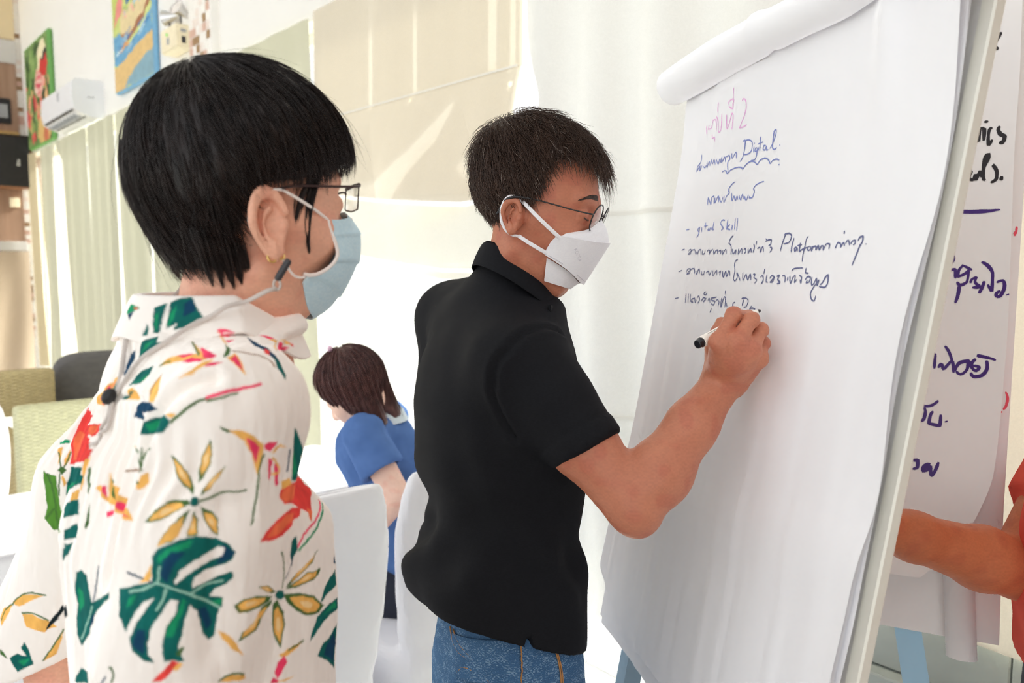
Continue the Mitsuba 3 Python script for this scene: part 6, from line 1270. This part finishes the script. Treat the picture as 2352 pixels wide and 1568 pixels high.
# collar, in two leaves that meet at the back
CW = np.array([-0.2843, 0.7750, 1.4472]); phw = np.radians(np.linspace(18, 342, 73)); cp = np.cos(phw); sp = np.sin(phw)
def ringW(r, z): return CW[None] * [1, 1, 0] + (r * cp)[:, None] * fW + (r * sp)[:, None] * lW + np.column_stack([0 * cp, 0 * cp, z])
fr = np.maximum(cp, 0); bk_ = np.maximum(-cp, 0)
rows = [ringW(.060 + 0 * cp, 1.435 - .03 * fr), ringW(.064 + 0 * cp, 1.462 - .036 * fr), ringW(.0685 + 0 * cp, 1.4725 - .040 * fr), ringW(.075 - .004 * fr, 1.4725 - .042 * fr)]
rows += [ringW(.075 + (.030 - .022 * fr - .010 * bk_) * t, 1.4725 - (.034 - .008 * fr + .006 * bk_) * t ** 1.25 - .042 * fr - .004 * np.sin(phw * 5) * t) for t in np.linspace(.12, 1, 14)]
collarW = thicken(grid_mesh(coons(np.array(rows), 260, 60)), .0022)
PRINT = [
'-2951,6889,14556 -149,-823,548 403|T -196,96 -76,138 -68,-20 -66,-167 -119,-157 -160,-64|G -161,14 -133,60 -104,-97 -108,-148|T -44,141 7,176 128,213 231,74 112,-25 -8,-121 -29,11|T 86,-10 210,98 288,17 176,-92 56,-128|G -14,43 28,109 35,-20 -5,-106|D 83,129 138,186 210,72 121,0|T -239,-183 -219,-53 -161,-183',
'-3379,7090,14599 -557,-669,492 234|G -103,-16 -113,72 101,34 59,5 -73,-41|D -54,-40 33,4 30,-94|R -13,35 77,32 57,9',
'-3138,6732,14197 -513,-740,435 454|T -67,170 74,231 127,114 -8,65 -126,-12 -114,102|G -27,146 77,187 -64,60|D -327,64 -199,85 -195,-13 -248,-153 -343,-57|T 80,155 145,184 152,133 38,50|T -21,-154 71,-86 226,-36 226,-124 157,-203 -84,-231|G -77,-223 119,-173 213,-110 193,-172',
'-3038,6480,13968 -596,-664,452 596|O 133,29 146,89 199,168 286,69 392,-2 356,-70 209,-63|B:9 199,168 161,75 171,-10|O -289,-12 -185,16 -34,-19 -41,-67 -300,-93|T -484,-90 -269,-47 -123,1 -197,-45 -330,-94',
'-3579,7038,13899 -398,-876,274 594|O -415,23 -13,57 142,115 121,25 76,-109 -52,-124|P -304,3 -11,42 124,82 104,24 -41,-77 -325,-102|T 102,-21 136,71 222,24 135,-32',
'-2822,6184,13799 -411,-895,173 510|D -374,20 -288,121 -56,128 49,84 -35,51 -223,31 -72,-23 -383,-15|T -97,-32 5,9 210,51 265,4 211,-88 -28,-121 -190,-147 -182,-85|G -63,-48 55,0 156,-42 -44,-99|O 204,56 296,70 318,53 267,23',
'-2551,6349,14259 -183,-491,852 509|O -276,298 -147,212 62,55 199,-65 151,-67 -15,63|P -113,209 117,78 230,14 211,-41 149,-43|O -386,-13 -342,51 -256,83 -32,63 61,16 192,-95 -30,-6 -168,-20|P -268,74 -103,79 -21,49 -142,35|P -121,-23 -26,13 132,-43 158,-94 -17,-66|O 46,-276 147,-192 192,-95 241,-22 244,-126 166,-209|P 229,-149 249,-92 326,-33 298,-102|K:11 -386,-13 -334,10 -277,12|K:9 -250,275 -117,163 27,34',
'-2301,6513,14327 236,-510,827 534|P -84,373 -7,346 70,302 30,307 -35,329 -32,280 -63,305|P -50,309 30,307 1,276|P -39,217 39,198 -14,133|O -73,354 -45,284 -32,154 -33,-32 -40,74 -60,271|K -44,104 -24,-129 -43,-191 -78,-235 -88,-207 -57,-123|O -60,-237 3,-173 32,-253 58,-424 40,-412 -24,-311|P -37,-257 0,-196 27,-296 42,-390 -2,-334|B:6 -7,-143 146,-155 250,-169 305,-255',
'-2000,6578,14238 610,-198,767 542|D 184,384 128,230 50,74 22,-41 -50,-219 -56,-138 -34,10 -11,145|T -23,-17 7,-77 -25,-206 -85,-246 -79,-136|R 28,109 37,64 -34,10 -60,53',
'-2071,7075,14310 769,-207,605 490|P -159,131 -85,70 -60,31 -140,59|O -140,59 -47,20 -347,-128 -333,-99 -120,-4|P -32,3 219,-22 107,-52 -286,-120|P 229,27 323,-1 282,-27|O -69,12 205,36 299,-8 154,14',
'-2278,6037,13984 249,-950,190 472|K:24 -324,-161 -264,-114 -175,-44 -53,4|P:27 -53,9 32,34 114,57 232,79 334,108|K:9 -47,-13 44,5 160,36',
'-4123,7559,13281 -250,-905,344 1356|R -864,337 -827,472 -339,229 592,163 394,93 264,59 86,108 275,4 634,-81 588,-193 -833,-156 -839,-31 -896,117 -880,205|C -846,115 -791,202 47,-43 -791,-112|C -79,182 316,176 299,98 186,83|O 473,-190 708,-146 679,-280 669,-379 657,-444 562,-345 557,-246',
'-3710,7215,13829 -452,-873,185 1652|O -1293,-162 158,79 339,175 278,58 260,-89|P -366,-72 173,80 307,18 146,-87',
'-4883,8557,13079 -232,-825,516 188|G -85,10 70,30 86,-13 -71,-27',
'-4831,8406,12846 -128,-931,341 399|O -119,198 -59,209 -48,71 -56,8|O 4,71 60,198 67,74 16,10|K -56,-34 -5,9 57,-30 13,-84|K:12 3,-33 -98,155|K:12 12,-22 67,157|O 24,-83 77,-173 50,-215 7,-115|K:12 -12,-74 -3,-297',
'-4056,7154,12804 -309,-926,219 1509|T -1036,254 294,379 505,259 -1047,-45 -1046,79 -1030,162|G -1035,59 383,262 -1038,-34|O 10,80 390,195 481,125 227,67|T -118,10 492,126 502,-4 -27,-116 -149,-47|T 296,-162 503,-78 566,-188 309,-243|T 313,-276 473,-251 456,-295 326,-318',
'-4855,8211,12524 -274,-952,138 1464|L -293,295 -227,261 -78,253 -35,91 -6,-117 1035,-65 -101,-336 -213,-217 -161,-84 -193,80|K:17 -227,261 -87,88 -56,-119 905,-77|K:12 -187,-214 -75,-99',
'-3585,6592,13053 -339,-906,252 367|K -86,235 -64,246 -50,140 14,113 10,15 -78,104|K 28,-249 42,-95 57,-45 76,-203 52,-262',
'-3260,6353,13113 -228,-951,207 584|O -111,218 -83,123 165,42 355,-40 399,-134 153,-105 -114,-37 -278,61 -224,80 -99,-4 -106,107|P 16,14 196,-18 371,-106 153,-82|K -100,155 -13,83 3,-26 -38,18|P -215,81 -122,82 -116,-21 -134,10|P -94,-122 57,-87 56,-125 -77,-166',
'-2945,6178,13423 -204,-971,126 476|K:15 -98,127 -19,45 -4,-32|O -247,153 -170,130 -64,53 -109,96|K:17 153,156 28,62 98,-11|K:9 1,-16 11,140|B:9 -240,-68 -11,-32|O 64,-117 94,-56 147,-25 152,-116 97,-162 57,-163|K:14 -12,-48 73,-117',
'-2433,5932,13226 130,-985,109 588|K -176,340 -80,278 -21,185 5,95 11,33 -75,109 -132,209|O -157,307 -81,264 -36,196 -21,127 -21,78 -77,140 -119,213|Y -107,249 -77,229 -57,200 -51,170 -52,148 -75,175 -92,207|K 144,464 154,397 147,286 93,186 40,118 39,206 71,329|O 136,430 142,380 138,297 97,223 57,172 57,237 81,330|Y 118,359 121,338 118,303 101,270 84,248 84,277 95,317|K 254,258 202,172 125,74 55,21 72,66 150,164|O 234,233 194,169 138,96 86,57 98,90 156,163|Y 192,182 175,155 149,123 126,106 132,120 158,152|K -387,-182 -284,-75 -181,-8 -38,6 -2,-30 -124,-84 -235,-149|O -344,-159 -265,-79 -192,-31 -88,-22 -57,-46 -152,-89 -232,-136|Y -255,-113 -227,-82 -198,-62 -155,-60 -142,-72 -182,-88 -215,-107|K -266,-345 -209,-246 -107,-135 -12,-63 -44,-149 -117,-277 -149,-308|O -238,-319 -196,-246 -121,-164 -49,-109 -73,-173 -128,-268 -151,-292|Y -184,-269 -165,-236 -133,-202 -102,-179 -113,-206 -136,-247 -147,-257|K -46,-277 -15,-175 12,-76 33,-158 38,-269|O -36,-260 -14,-185 6,-112 23,-172 27,-254|Y -17,-227 -7,-194 1,-163 9,-190 10,-225|K 55,-60 131,-104 175,-176 168,-300 121,-247 72,-152|O 73,-98 131,-129 164,-184 159,-275 124,-236 88,-165|Y 104,-149 130,-163 143,-186 142,-225 127,-208 111,-178|T 52,-15 43,-39 24,-49 1,-42 -15,-23 -16,2 -1,20 24,24 46,11|K:12 58,-13 139,13 219,41 289,37 373,41',
'-2056,6088,13556 581,-813,-30 685|K -202,227 -153,202 -112,175 -144,173 -193,204|O -143,190 -48,181 39,131 122,47 124,-26 98,-128 71,-204 51,-120 29,-10 -27,91 -102,158|P -16,119 51,81 94,27 63,-98 29,2|K:11 131,-40 91,-138 75,-264 58,-393 17,-585',
'-1910,6269,13454 853,-487,-188 352|P -117,140 -77,162 17,145 -31,99 -49,74 -99,103|O -39,51 -6,101 48,124 162,57 50,102 0,65|P -56,19 -15,4 -16,-179 -46,-142|P 6,-29 61,-58 86,-236 42,-236 28,-134|O:14 -18,19 74,-132 -5,-119',
'-1839,6626,13388 976,-165,-143 1354|T -162,292 -115,262 -10,147 138,12 85,-24 1071,-515 -77,-184 -114,12 -146,162|G -130,102 -68,15 17,-124 -68,-158 -96,-28|D:18 -169,109 -155,-80',
'-1928,6805,12906 965,-175,194 982|R -389,229 -285,252 802,103 814,59 751,36 850,-44 694,-103 576,-203 475,-190 402,-134 260,-53 -322,99 -404,179|O -366,303 -273,302 -230,236 -360,234|C -361,207 -230,236 467,32 -299,105 -394,168|C 513,-150 591,-208 435,-278 439,-229|R -649,-94 -581,-34 -407,15 -208,37 394,-107 269,-160 -187,-123 -410,-148 -537,-136|C -587,-91 -474,-30 -277,1 222,-114 -278,-82 -451,-120',
'-1887,7041,12562 963,-141,231 756|P:24 609,158 492,84 170,34 -203,-40|G:24 643,119 480,35 170,-31 -193,-74|T -403,66 -174,56 -211,-67 -327,-112 -422,-39|D:14 -306,-33 -325,-155',
'-2539,5898,12487 240,-970,40 634|T -195,318 -146,380 -11,444 127,467 262,428 363,361 402,291 374,228 279,196 177,180 102,132 86,55 171,75 275,114 374,134 378,90 336,35 230,-1 196,-47 292,-72 282,-152 262,-163 240,-275 223,-374 178,-398 144,-333 129,-241 114,-150 68,-79 28,-180 1,-311 -25,-374 15,-501 -65,-476 -126,-472 -137,-356 -96,-212 -31,-113 -17,-34 -67,-14 -132,-103 -213,-221 -239,-338 -234,-416 -190,-479 -273,-455 -360,-386 -374,-304 -320,-184 -238,-63 -183,5 -265,-25 -348,-135 -403,-255 -463,-149 -464,-54 -468,38 -292,98 -200,127 -197,223|D -138,170 -107,308 -13,376 49,342 -43,240 -88,113|D -360,-354 -319,-236 -252,-233 -259,-324 -266,-416|D 114,-122 174,-130 207,-269 169,-314 141,-218|D 312,369 400,291 359,238 253,206 296,284|G -148,320 -64,392 26,417 114,438 75,381 -52,351 -149,266|G -110,-291 -83,-200 -32,-140 -6,-77 21,-12 44,-45 5,-147 -27,-222 -60,-298|G -404,-88 -378,-10 -321,22 -349,-45|G 200,-93 292,-80 276,-136 212,-125|W -42,119 6,206 108,270 196,312 285,357 324,339 309,282 180,231 111,197 41,158 -24,102|W 197,-32 243,4 322,14 299,-58|V:11 -167,121 -51,70 71,7 164,-67 263,-156|V:8 -167,121 -293,57 -379,35|V:8 -97,64 -131,-23 -171,-88|V:8 71,7 170,52 298,65|V:6 -153,128 -143,238|D:15 -395,169 -292,151 -200,124',
'-2682,5861,12814 -180,-976,121 416|O -87,-123 -50,-65 -50,-160 -69,-196 -166,-226 -118,-181|O -13,59 40,155 111,240 187,254 154,147 61,97',
'-2572,5805,11982 395,-916,65 293|R -159,-110 -75,-25 -10,31 39,7 0,-40 -91,-120|K 16,67 56,127 81,107 41,48|O -13,-31 39,7 64,-13 12,-56',
'-2205,6097,11981 763,-642,-70 463|O -132,167 -48,106 7,15 68,-108 -23,-20 -99,88|O 3,300 23,333 82,353 156,307 98,272 37,269|O -150,-238 -60,-214 80,-276 112,-337 -24,-286|K:10 -149,-231 -60,-217 81,-281',
'-1971,6567,12169 918,-393,-53 906|K -537,154 -473,190 -346,170 -140,86 -171,55 -296,53 -444,73 -516,89|O -515,151 -463,176 -369,161 -218,99 -245,79 -334,76 -441,89 -497,102|Y -462,142 -434,149 -389,140 -332,117 -344,108 -376,105 -423,110 -454,119|K -515,-158 -480,-89 -349,-48 -276,44 -132,54 -146,16 -268,-56 -324,-128 -464,-150|O -488,-134 -462,-82 -360,-55 -309,14 -197,17 -209,-9 -305,-59 -343,-113 -448,-129|Y -429,-89 -410,-70 -363,-60 -343,-29 -299,-26 -305,-37 -341,-61 -356,-85 -401,-92|K -124,7 -49,16 41,-135 43,-264 17,-353 -9,-442 -63,-323 -107,-174|O -83,-69 -31,-60 25,-168 27,-262 -10,-395 -51,-306 -76,-200|Y -41,-163 -22,-157 0,-203 1,-244 -15,-300 -35,-261 -43,-217|K 28,21 234,-39 476,-167 713,-368 569,-368 341,-292 220,-207 105,-90|O 125,-40 270,-80 444,-173 628,-326 513,-322 350,-270 260,-206 176,-119|Y 244,-121 308,-140 387,-182 434,-229 404,-239 345,-222 302,-193 266,-156|K 60,58 202,73 396,87 697,-2 651,-36 384,-4 197,18|O 152,50 251,67 398,76 604,17 565,-5 388,10 246,27|Y 269,50 314,56 382,57 447,44 438,31 379,28 312,38|K 58,74 207,129 410,169 689,192 462,135 296,111 114,64|O 144,91 247,137 397,167 595,187 436,142 314,123 178,88|Y 248,122 292,144 361,155 425,172 375,144 325,135 264,122|K -344,253 -222,212 -101,113 -167,119 -276,191|O -322,239 -231,208 -149,140 -189,139 -270,193|Y -277,211 -233,196 -197,165 -215,167 -250,189|T 52,11 37,-10 1,-12 -48,15 -95,59 -103,92 -75,103 -13,81 32,47|K:13 -107,467 -34,345 7,94|D:10 179,283 41,168',
'-1765,7403,11616 996,-84,23 693|T 223,404 262,225 -43,255 -229,242 -121,335 69,384|T 285,83 306,-42 -113,50 -352,36 -517,9 -455,100 -336,167 -68,156|G 197,88 246,1 -91,103 -255,130|T 277,-176 218,-336 212,-400 197,-458 40,-521 -182,-341 -377,-188 -226,-132 153,-186|D 150,-218 244,-367 32,-452 -245,-247 -163,-178|D 223,550 269,435 169,489',
'-1974,6598,11559 797,-604,-19 370|O -53,119 48,135 240,118 173,90 46,78 -24,80|P -102,-20 -71,55 -7,95 29,28 -26,-34 -71,-90|P -140,-91 -117,-56 -56,-110 -70,-129 -133,-102|O -86,-106 123,-150 10,-147|K:8 48,121 240,115',
'-5447,8461,11280 -421,-894,152 488|O -268,-191 -243,-83 -57,7 -93,-85 -190,-257|K:13 -222,-197 -160,-64 -44,10|O -61,24 80,134 237,152 350,155 247,104 37,-13|K:13 -46,18 81,131 350,155',
'-5034,8309,11074 215,-972,-96 2347|O -307,111 -199,113 -42,31 46,-50 -50,-74 -82,-105 -193,-61 -275,-24|K:17 -307,114 -163,116 -42,31|N -74,-97 -27,18 78,141 782,1177 798,1090 52,28|O -123,-442 -55,-342 63,-177 100,-105 53,-277 8,-391|K:13 -122,-433 -20,-291 100,-105',
'-5447,8397,10712 35,-998,55 316|T -76,-4 14,50 104,11 52,122 94,174 139,63 169,-88 73,-124 8,-163 -39,-72|G 12,-38 142,-11 75,-96|K -194,92 -152,62 -95,-13 -133,2 -191,33',
'-3516,6372,12194 -552,-833,35 653|T -180,245 -98,284 -9,256 35,147 60,44 162,93 484,251 495,210 175,19 88,-58 25,-171 -12,-264 -165,-392 -222,-309 -224,-156 -183,-34 -211,73|G -169,109 -93,99 -73,-5 -167,-100 -169,4|D 52,-80 117,-24 61,-146 -6,-207|V:11 68,4 -54,-192 -161,-335|D:14 160,364 136,208 81,61',
'-3363,6130,11705 -429,-900,71 739|T -545,-243 -412,-87 -300,-94 -291,-183 -508,-252|K:12 418,241 452,198 447,139|D:11 385,165 355,115',
'-3821,6637,12559 -395,-907,146 249|T -85,6 104,102 63,-10 -82,-98']

INKS = {'T': (12, 98, 92), 'D': (16, 62, 92), 'N': (18, 34, 40), 'G': (24, 146, 100), 'K': (66, 104, 52), 'L': (84, 138, 52), 'O': (240, 184, 98), 'Y': (248, 214, 156), 'R': (232, 72, 68), 'C': (240, 116, 78), 'P': (236, 64, 104), 'B': (150, 112, 84), 'W': (244, 238, 232), 'V': (150, 196, 178)}
def printed(m, base=(244, 238, 232)):
    """the cloth's printed pattern: each motif lies flat on the cloth round its own point of it"""
    import shapely
    from shapely import contains_xy
    V, N = m.vertices, vnormals(m); tree = cKDTree(V); C = np.tile(np.array(lin(*base)), (len(V), 1))
    C *= (0.985 + 0.03 * meshkit.noise(V * [260, 260, 60], 3))[:, None]
    for line in PRINT:
        head, *segs = line.split('|'); o, n, r = head.split(); O = np.array([int(v) for v in o.split(',')]) / 1e4; n = np.array([int(v) for v in n.split(',')]) / 1e3
        X = unit(np.cross([0, 0, 1], n)); Y = np.cross(n, X); i = np.array(tree.query_ball_point(O, int(r) / 1e4)); 
        if len(i) == 0: continue
        i = i[(N[i] @ n > .02)]; q = V[i] - O; u, v = q @ X, q @ Y
        w1 = .0012 * (meshkit.noise(V[i] * 260, 1) - .5); w2 = .0012 * (meshkit.noise(V[i] * 260, 2) - .5)
        tone = 0.72 + 0.5 * meshkit.fbm(V[i] * [150, 150, 60] + 5, 2, 6)
        for s in segs:
            c, *p = s.split(' '); c, _, wd = c.partition(':'); p = np.array([[int(a) for a in k.split(',')] for k in p]) / 1e4
            g_ = sg.LineString(spline(p, 24) if len(p) > 2 else p).buffer(max(int(wd) / 2e4, .0009)) if wd else sg.Polygon(p).buffer(0)
            if g_.is_empty: continue
            shapely.prepare(g_); a = sum(contains_xy(g_, u + w1 + .0006 * math.cos(t), v + w2 + .0006 * math.sin(t)) for t in np.arange(6) * 1.047) / 6.0
            k = a > 0; C[i[k]] += (np.array(lin(*INKS[c])) * (tone[k][:, None] if c not in 'WYV' else 1) - C[i[k]]) * a[k][:, None]
    return C
scene['shirt_print'] = {'type': 'twosided', 'bsdf': {'type': 'principled', 'base_color': {'type': 'mesh_attribute', 'name': 'vertex_color'}, 'roughness': 0.8, 'specular': 0.15}}
col = printed(sm); sm0 = sm
dcol = np.abs(col[sm.faces] - col[sm.faces].mean(1, keepdims=True)).sum(2).max(1)      # a finer mesh along the outlines of the print
v2, f2 = trimesh.remesh.subdivide(sm.vertices, sm.faces, np.nonzero(dcol > .10)[0]); sm = trimesh.Trimesh(v2, f2, process=False); col = printed(sm)
part(woman, 'flowered_shirt', sm, 'shirt_print', True, color=col, label='white crinkled cotton shirt printed with tropical leaves and flowers')
part('%s__flowered_shirt' % woman, 'collar', collarW, 'shirt_print', True, color=printed(collarW))
# ------------------------------------------------------------------ what she wears on her face
tree_s = cKDTree(np.vstack([sm.vertices, collarW.vertices])); nall = np.vstack([vnormals(sm), vnormals(collarW)]); vall = np.vstack([sm.vertices, collarW.vertices])
def on_shirt(pts, lift):
    p = np.asarray(pts, float); i = tree_s.query(p, k=12)[1]; c = vall[i].mean(1); toc = unit(EYE - CW); n = nall[i].mean(1); n = n + toc * .6; n /= np.linalg.norm(n, axis=1, keepdims=True)
    return c + n * lift + (p - c) - n * ((p - c) * n).sum(1)[:, None]
mat('mask_blue', proc(lambda p, n, uv: mix(lin(204, 230, 240), lin(186, 219, 234), noise(p.x * 500, p.y * 500, p.z * 500))), 0.8, spec=0.15)
mat('mask_edge', lin(238, 232, 228), 0.8)
wm = thing('face_mask', 'pale blue pleated surgical mask worn by the woman in the flowered shirt', 'face mask')
half = [[[.0558, -.064, -.0005], [.086, -.042, .004], [.106, -.016, .011], [.1115, 0, .014]],
        [[.0625, -.063, -.018], [.093, -.043, -.014], [.116, -.017, -.012], [.123, 0, -.011]],
        [[.0672, -.062, -.036], [.092, -.043, -.034], [.114, -.017, -.034], [.121, 0, -.034]],
        [[.0540, -.062, -.050], [.083, -.043, -.054], [.104, -.018, -.058], [.111, 0, -.060]],
        [[.0350, -.061, -.0555], [.069, -.043, -.072], [.090, -.018, -.082], [.097, 0, -.085]],
        [[.0340, -.055, -.062], [.050, -.036, -.089], [.066, -.018, -.099], [.073, 0, -.102]]]
half = np.array(half); half[1:4, 1:, 0] += .0045; half[1:3, 2:, 0] += .002; half[1:4, 1, 1] -= .003; half[0, 1] += [.003, -.002, 0]
full = np.concatenate([half, half[:, -2::-1] * [1, -1, 1]], 1)
mg = coons(full, 60, 48); vv = np.linspace(0, 1, 48)
pl = .0022 * ((vv * 3.6 + .35) % 1.0) * np.clip((vv - .12) / .1, 0, 1) * np.clip((.93 - vv) / .1, 0, 1); nn_ = vnormals(grid_mesh(mg)).reshape(mg.shape); sgn_ = np.sign((nn_ * np.array([1, 0, 0])).sum(-1).mean()); mg = mg + nn_ * sgn_ * pl[:, None, None]
part(wm, 'pleated_panel', put_h(thicken(grid_mesh(mg), .0016), MF), 'mask_blue', True)
for sg_ in (-1, 1):
    k_ = np.array([1, -sg_, 1]); ed_ = half[:5, 0] * k_
    part(wm, 'edge_binding', put_h(tube(spline(np.vstack([ed_[:4], [[.044, -.0625, -.0545]] * k_, [[.030, -.0635, -.0545]] * k_]) + [0, .0012 * sg_, 0], 40), .0019, 8), MF), 'mask_edge', True)
    up_, lo_ = np.array([.002, -.0815, .0205]) * k_, np.array([-.004, -.0815, -.0385]) * k_
    part(wm, 'ear_loop', put_h(tube(spline([ed_[0], np.array([.028, -.0775, .010]) * k_, up_], 24), .0016, 8), MF), 'mask_edge', True)
    part(wm, 'ear_loop', put_h(tube(spline([up_, np.array([-.018, -.083, .018]) * k_, np.array([-.0335, -.081, -.006]) * k_, np.array([-.024, -.0815, -.026]) * k_, lo_, np.array([.008, -.076, -.050]) * k_, np.array([.030, -.066, -.0575]) * k_], 60), .0013, 8), MF), 'mask_edge', True)
part(wm, 'nose_wire', put_h(tube(mg[2, 20:40] + [.0014, 0, 0], .0010, 6), MF), 'mask_edge', True)
# cord that holds the mask, with its clip and toggle
mat('cord_grey', lin(196, 188, 182), 0.7); mat('clip_grey', lin(58, 58, 62), 0.35); mat('toggle_black', (0.012, 0.012, 0.014), 0.4)
ln_ = thing('mask_cord', 'grey cord with a black clip and toggle hanging from the mask down her back', 'cord')
c0, c1 = np.array([-0.1948, 0.7000, 1.5053]), np.array([-0.2066, 0.7020, 1.4874])
part(ln_, 'clip', tube([c0, c0 + (c1 - c0) * .1, c0 + (c1 - c0) * .9, c1], [.0022, .0032, .0032, .0022], 12), 'clip_grey', 30, label='dark grey clip')
part(ln_, 'clip_ring', tube([c1 + [.003 * math.cos(a), 0, .0045 * math.sin(a) - .004] for a in np.linspace(0, 2 * np.pi, 20)], .0012, 6), 'cord_grey', True)
pts = [c1 + [-.001, .002, -.008], [-0.2156, 0.6920, 1.4767], [-0.2322, 0.6900, 1.4685], [-0.2446, 0.6820, 1.4651]]
body_pts = on_shirt([[-0.2566, 0.6720, 1.4612], [-0.2692, 0.6680, 1.4552], [-0.2872, 0.6620, 1.4440], [-0.3093, 0.6650, 1.4254], [-0.3263, 0.6720, 1.4071], [-0.3411, 0.6800, 1.3897]], .0030)
part(ln_, 'cord', tube(spline(np.vstack([pts, body_pts]), 90), .0021, 8, flat=(unit(np.array([.3, -1, .4])), .45)), 'cord_grey', True)
far = on_shirt([[-0.3489, 0.7500, 1.4625], [-0.3460, 0.7300, 1.4523], [-0.3385, 0.7000, 1.4342], [-0.3404, 0.6900, 1.4111], [-0.3411, 0.6800, 1.3897]], .0030)
part(ln_, 'cord', tube(spline(np.vstack([[xf(MF, [-.040, .060, -.070]), xf(MF, [-.060, .055, -.085])], far]), 70), .0021, 8, flat=(unit(np.array([.3, -1, .4])), .45)), 'cord_grey', True)
frn = [xf(MF, [.032, .050, -.062]), xf(MF, [.022, .050, -.100]), np.array([-0.2402, 0.8000, 1.4380])]
part(ln_, 'cord', tube(spline(frn, 30), .0018, 8), 'cord_grey', True)
tg = on_shirt([[-0.3450, 0.6800, 1.3855]], .007)[0]
part(ln_, 'toggle', trimesh.creation.icosphere(3, 1.0).apply_transform(frame_mat(tg, [.0062, 0, 0], [0, .0055, 0], [.0015, 0, .0072])), 'toggle_black', True, label='black cord toggle')
for pp in ([[-0.3437, 0.6800, 1.3821], [-0.3518, 0.6800, 1.3611], [-0.3668, 0.6900, 1.3396], [-0.3748, 0.6900, 1.3181]], [[-0.3422, 0.6800, 1.3821], [-0.3485, 0.6800, 1.3592], [-0.3595, 0.6850, 1.3408], [-0.3707, 0.6900, 1.3220]]):
    part(ln_, 'cord_tail', tube(on_shirt(spline(pp, 30), .0040), .0015, 6), 'cord_grey', True)
# two small hoops in the near ear
mat('gold', (0.85, 0.62, 0.22), 0.2, metallic=1.0)
for i_, (lx, lz, r_, lab) in enumerate(((-.0125, -.0405, .0042, 'larger gold hoop earring at the back of the ear lobe'), (-.0035, -.0385, .0032, 'smaller gold hoop earring at the front of the ear lobe'))):
    an = np.linspace(0, 2 * np.pi, 40); q = np.column_stack([lx + r_ * np.cos(an), -.0835 + .0012 * np.sin(an), lz + r_ * np.sin(an)])
    whole('earring', put_h(tube(q, .0010, 8, caps=False), MF), 'gold', lab, 'earring', True)
# her spectacles
gw = thing('eyeglasses', 'dark brown half rim spectacles worn by the woman in the flowered shirt', 'eyeglasses')
for sg_ in (-1, 1):
    k_ = np.array([1, -sg_, 1]); pr_ = np.array([[.0945, -.0585, .038], [.1035, -.0345, .0395], [.1075, -.0125, .0375], [.1065, -.0125, .0155], [.1020, -.0330, .0125], [.0950, -.0560, .0135], [.0935, -.0592, .026], [.0945, -.0585, .038]]) * k_
    cl_ = np.vstack([pr_[:-1]]); loop = []
    for i in range(7):
        a_, b_, c_ = cl_[i - 1], cl_[i], cl_[(i + 1) % 7]; loop += [b_ + (a_ - b_) * .12, b_ + ((a_ - b_) + (c_ - b_)) * .025, b_ + (c_ - b_) * .12]
    loop = np.array(loop + loop[:1])
    part(gw, 'rim', put_h(tube(loop, .0008, 8, caps=False), MF), 'frame_brown', True)
    part(gw, 'brow_bar', put_h(tube(spline(pr_[:3], 16), np.r_[.0022, np.full(14, .0019), .0016], 8), MF), 'frame_brown', True, label='thicker dark brown top bar')
    cc_ = loop.mean(0); part(gw, 'lens', put_h(grid_mesh(np.stack([cc_ + (loop - cc_) * q + [.0012 * (1 - q * q), 0, 0] for q in (.001, .5, .98)], 1)), MF), 'lens_glass', True)
    part(gw, 'temple', put_h(tube(spline(np.array([[.0945, -.0585, .037], [.0880, -.0690, .0352], [.0424, -.0765, .0300], [.010, -.0800, .0265], [-.010, -.0805, .020], [-.026, -.0800, .004]]) * k_, 40), .0013, 8), MF), 'frame_brown', True)
part(gw, 'bridge', put_h(tube(spline([[.1075, -.0125, .033], [.1100, 0, .0355], [.1075, .0125, .033]], 10), .0012, 8), MF), 'frame_brown', True)
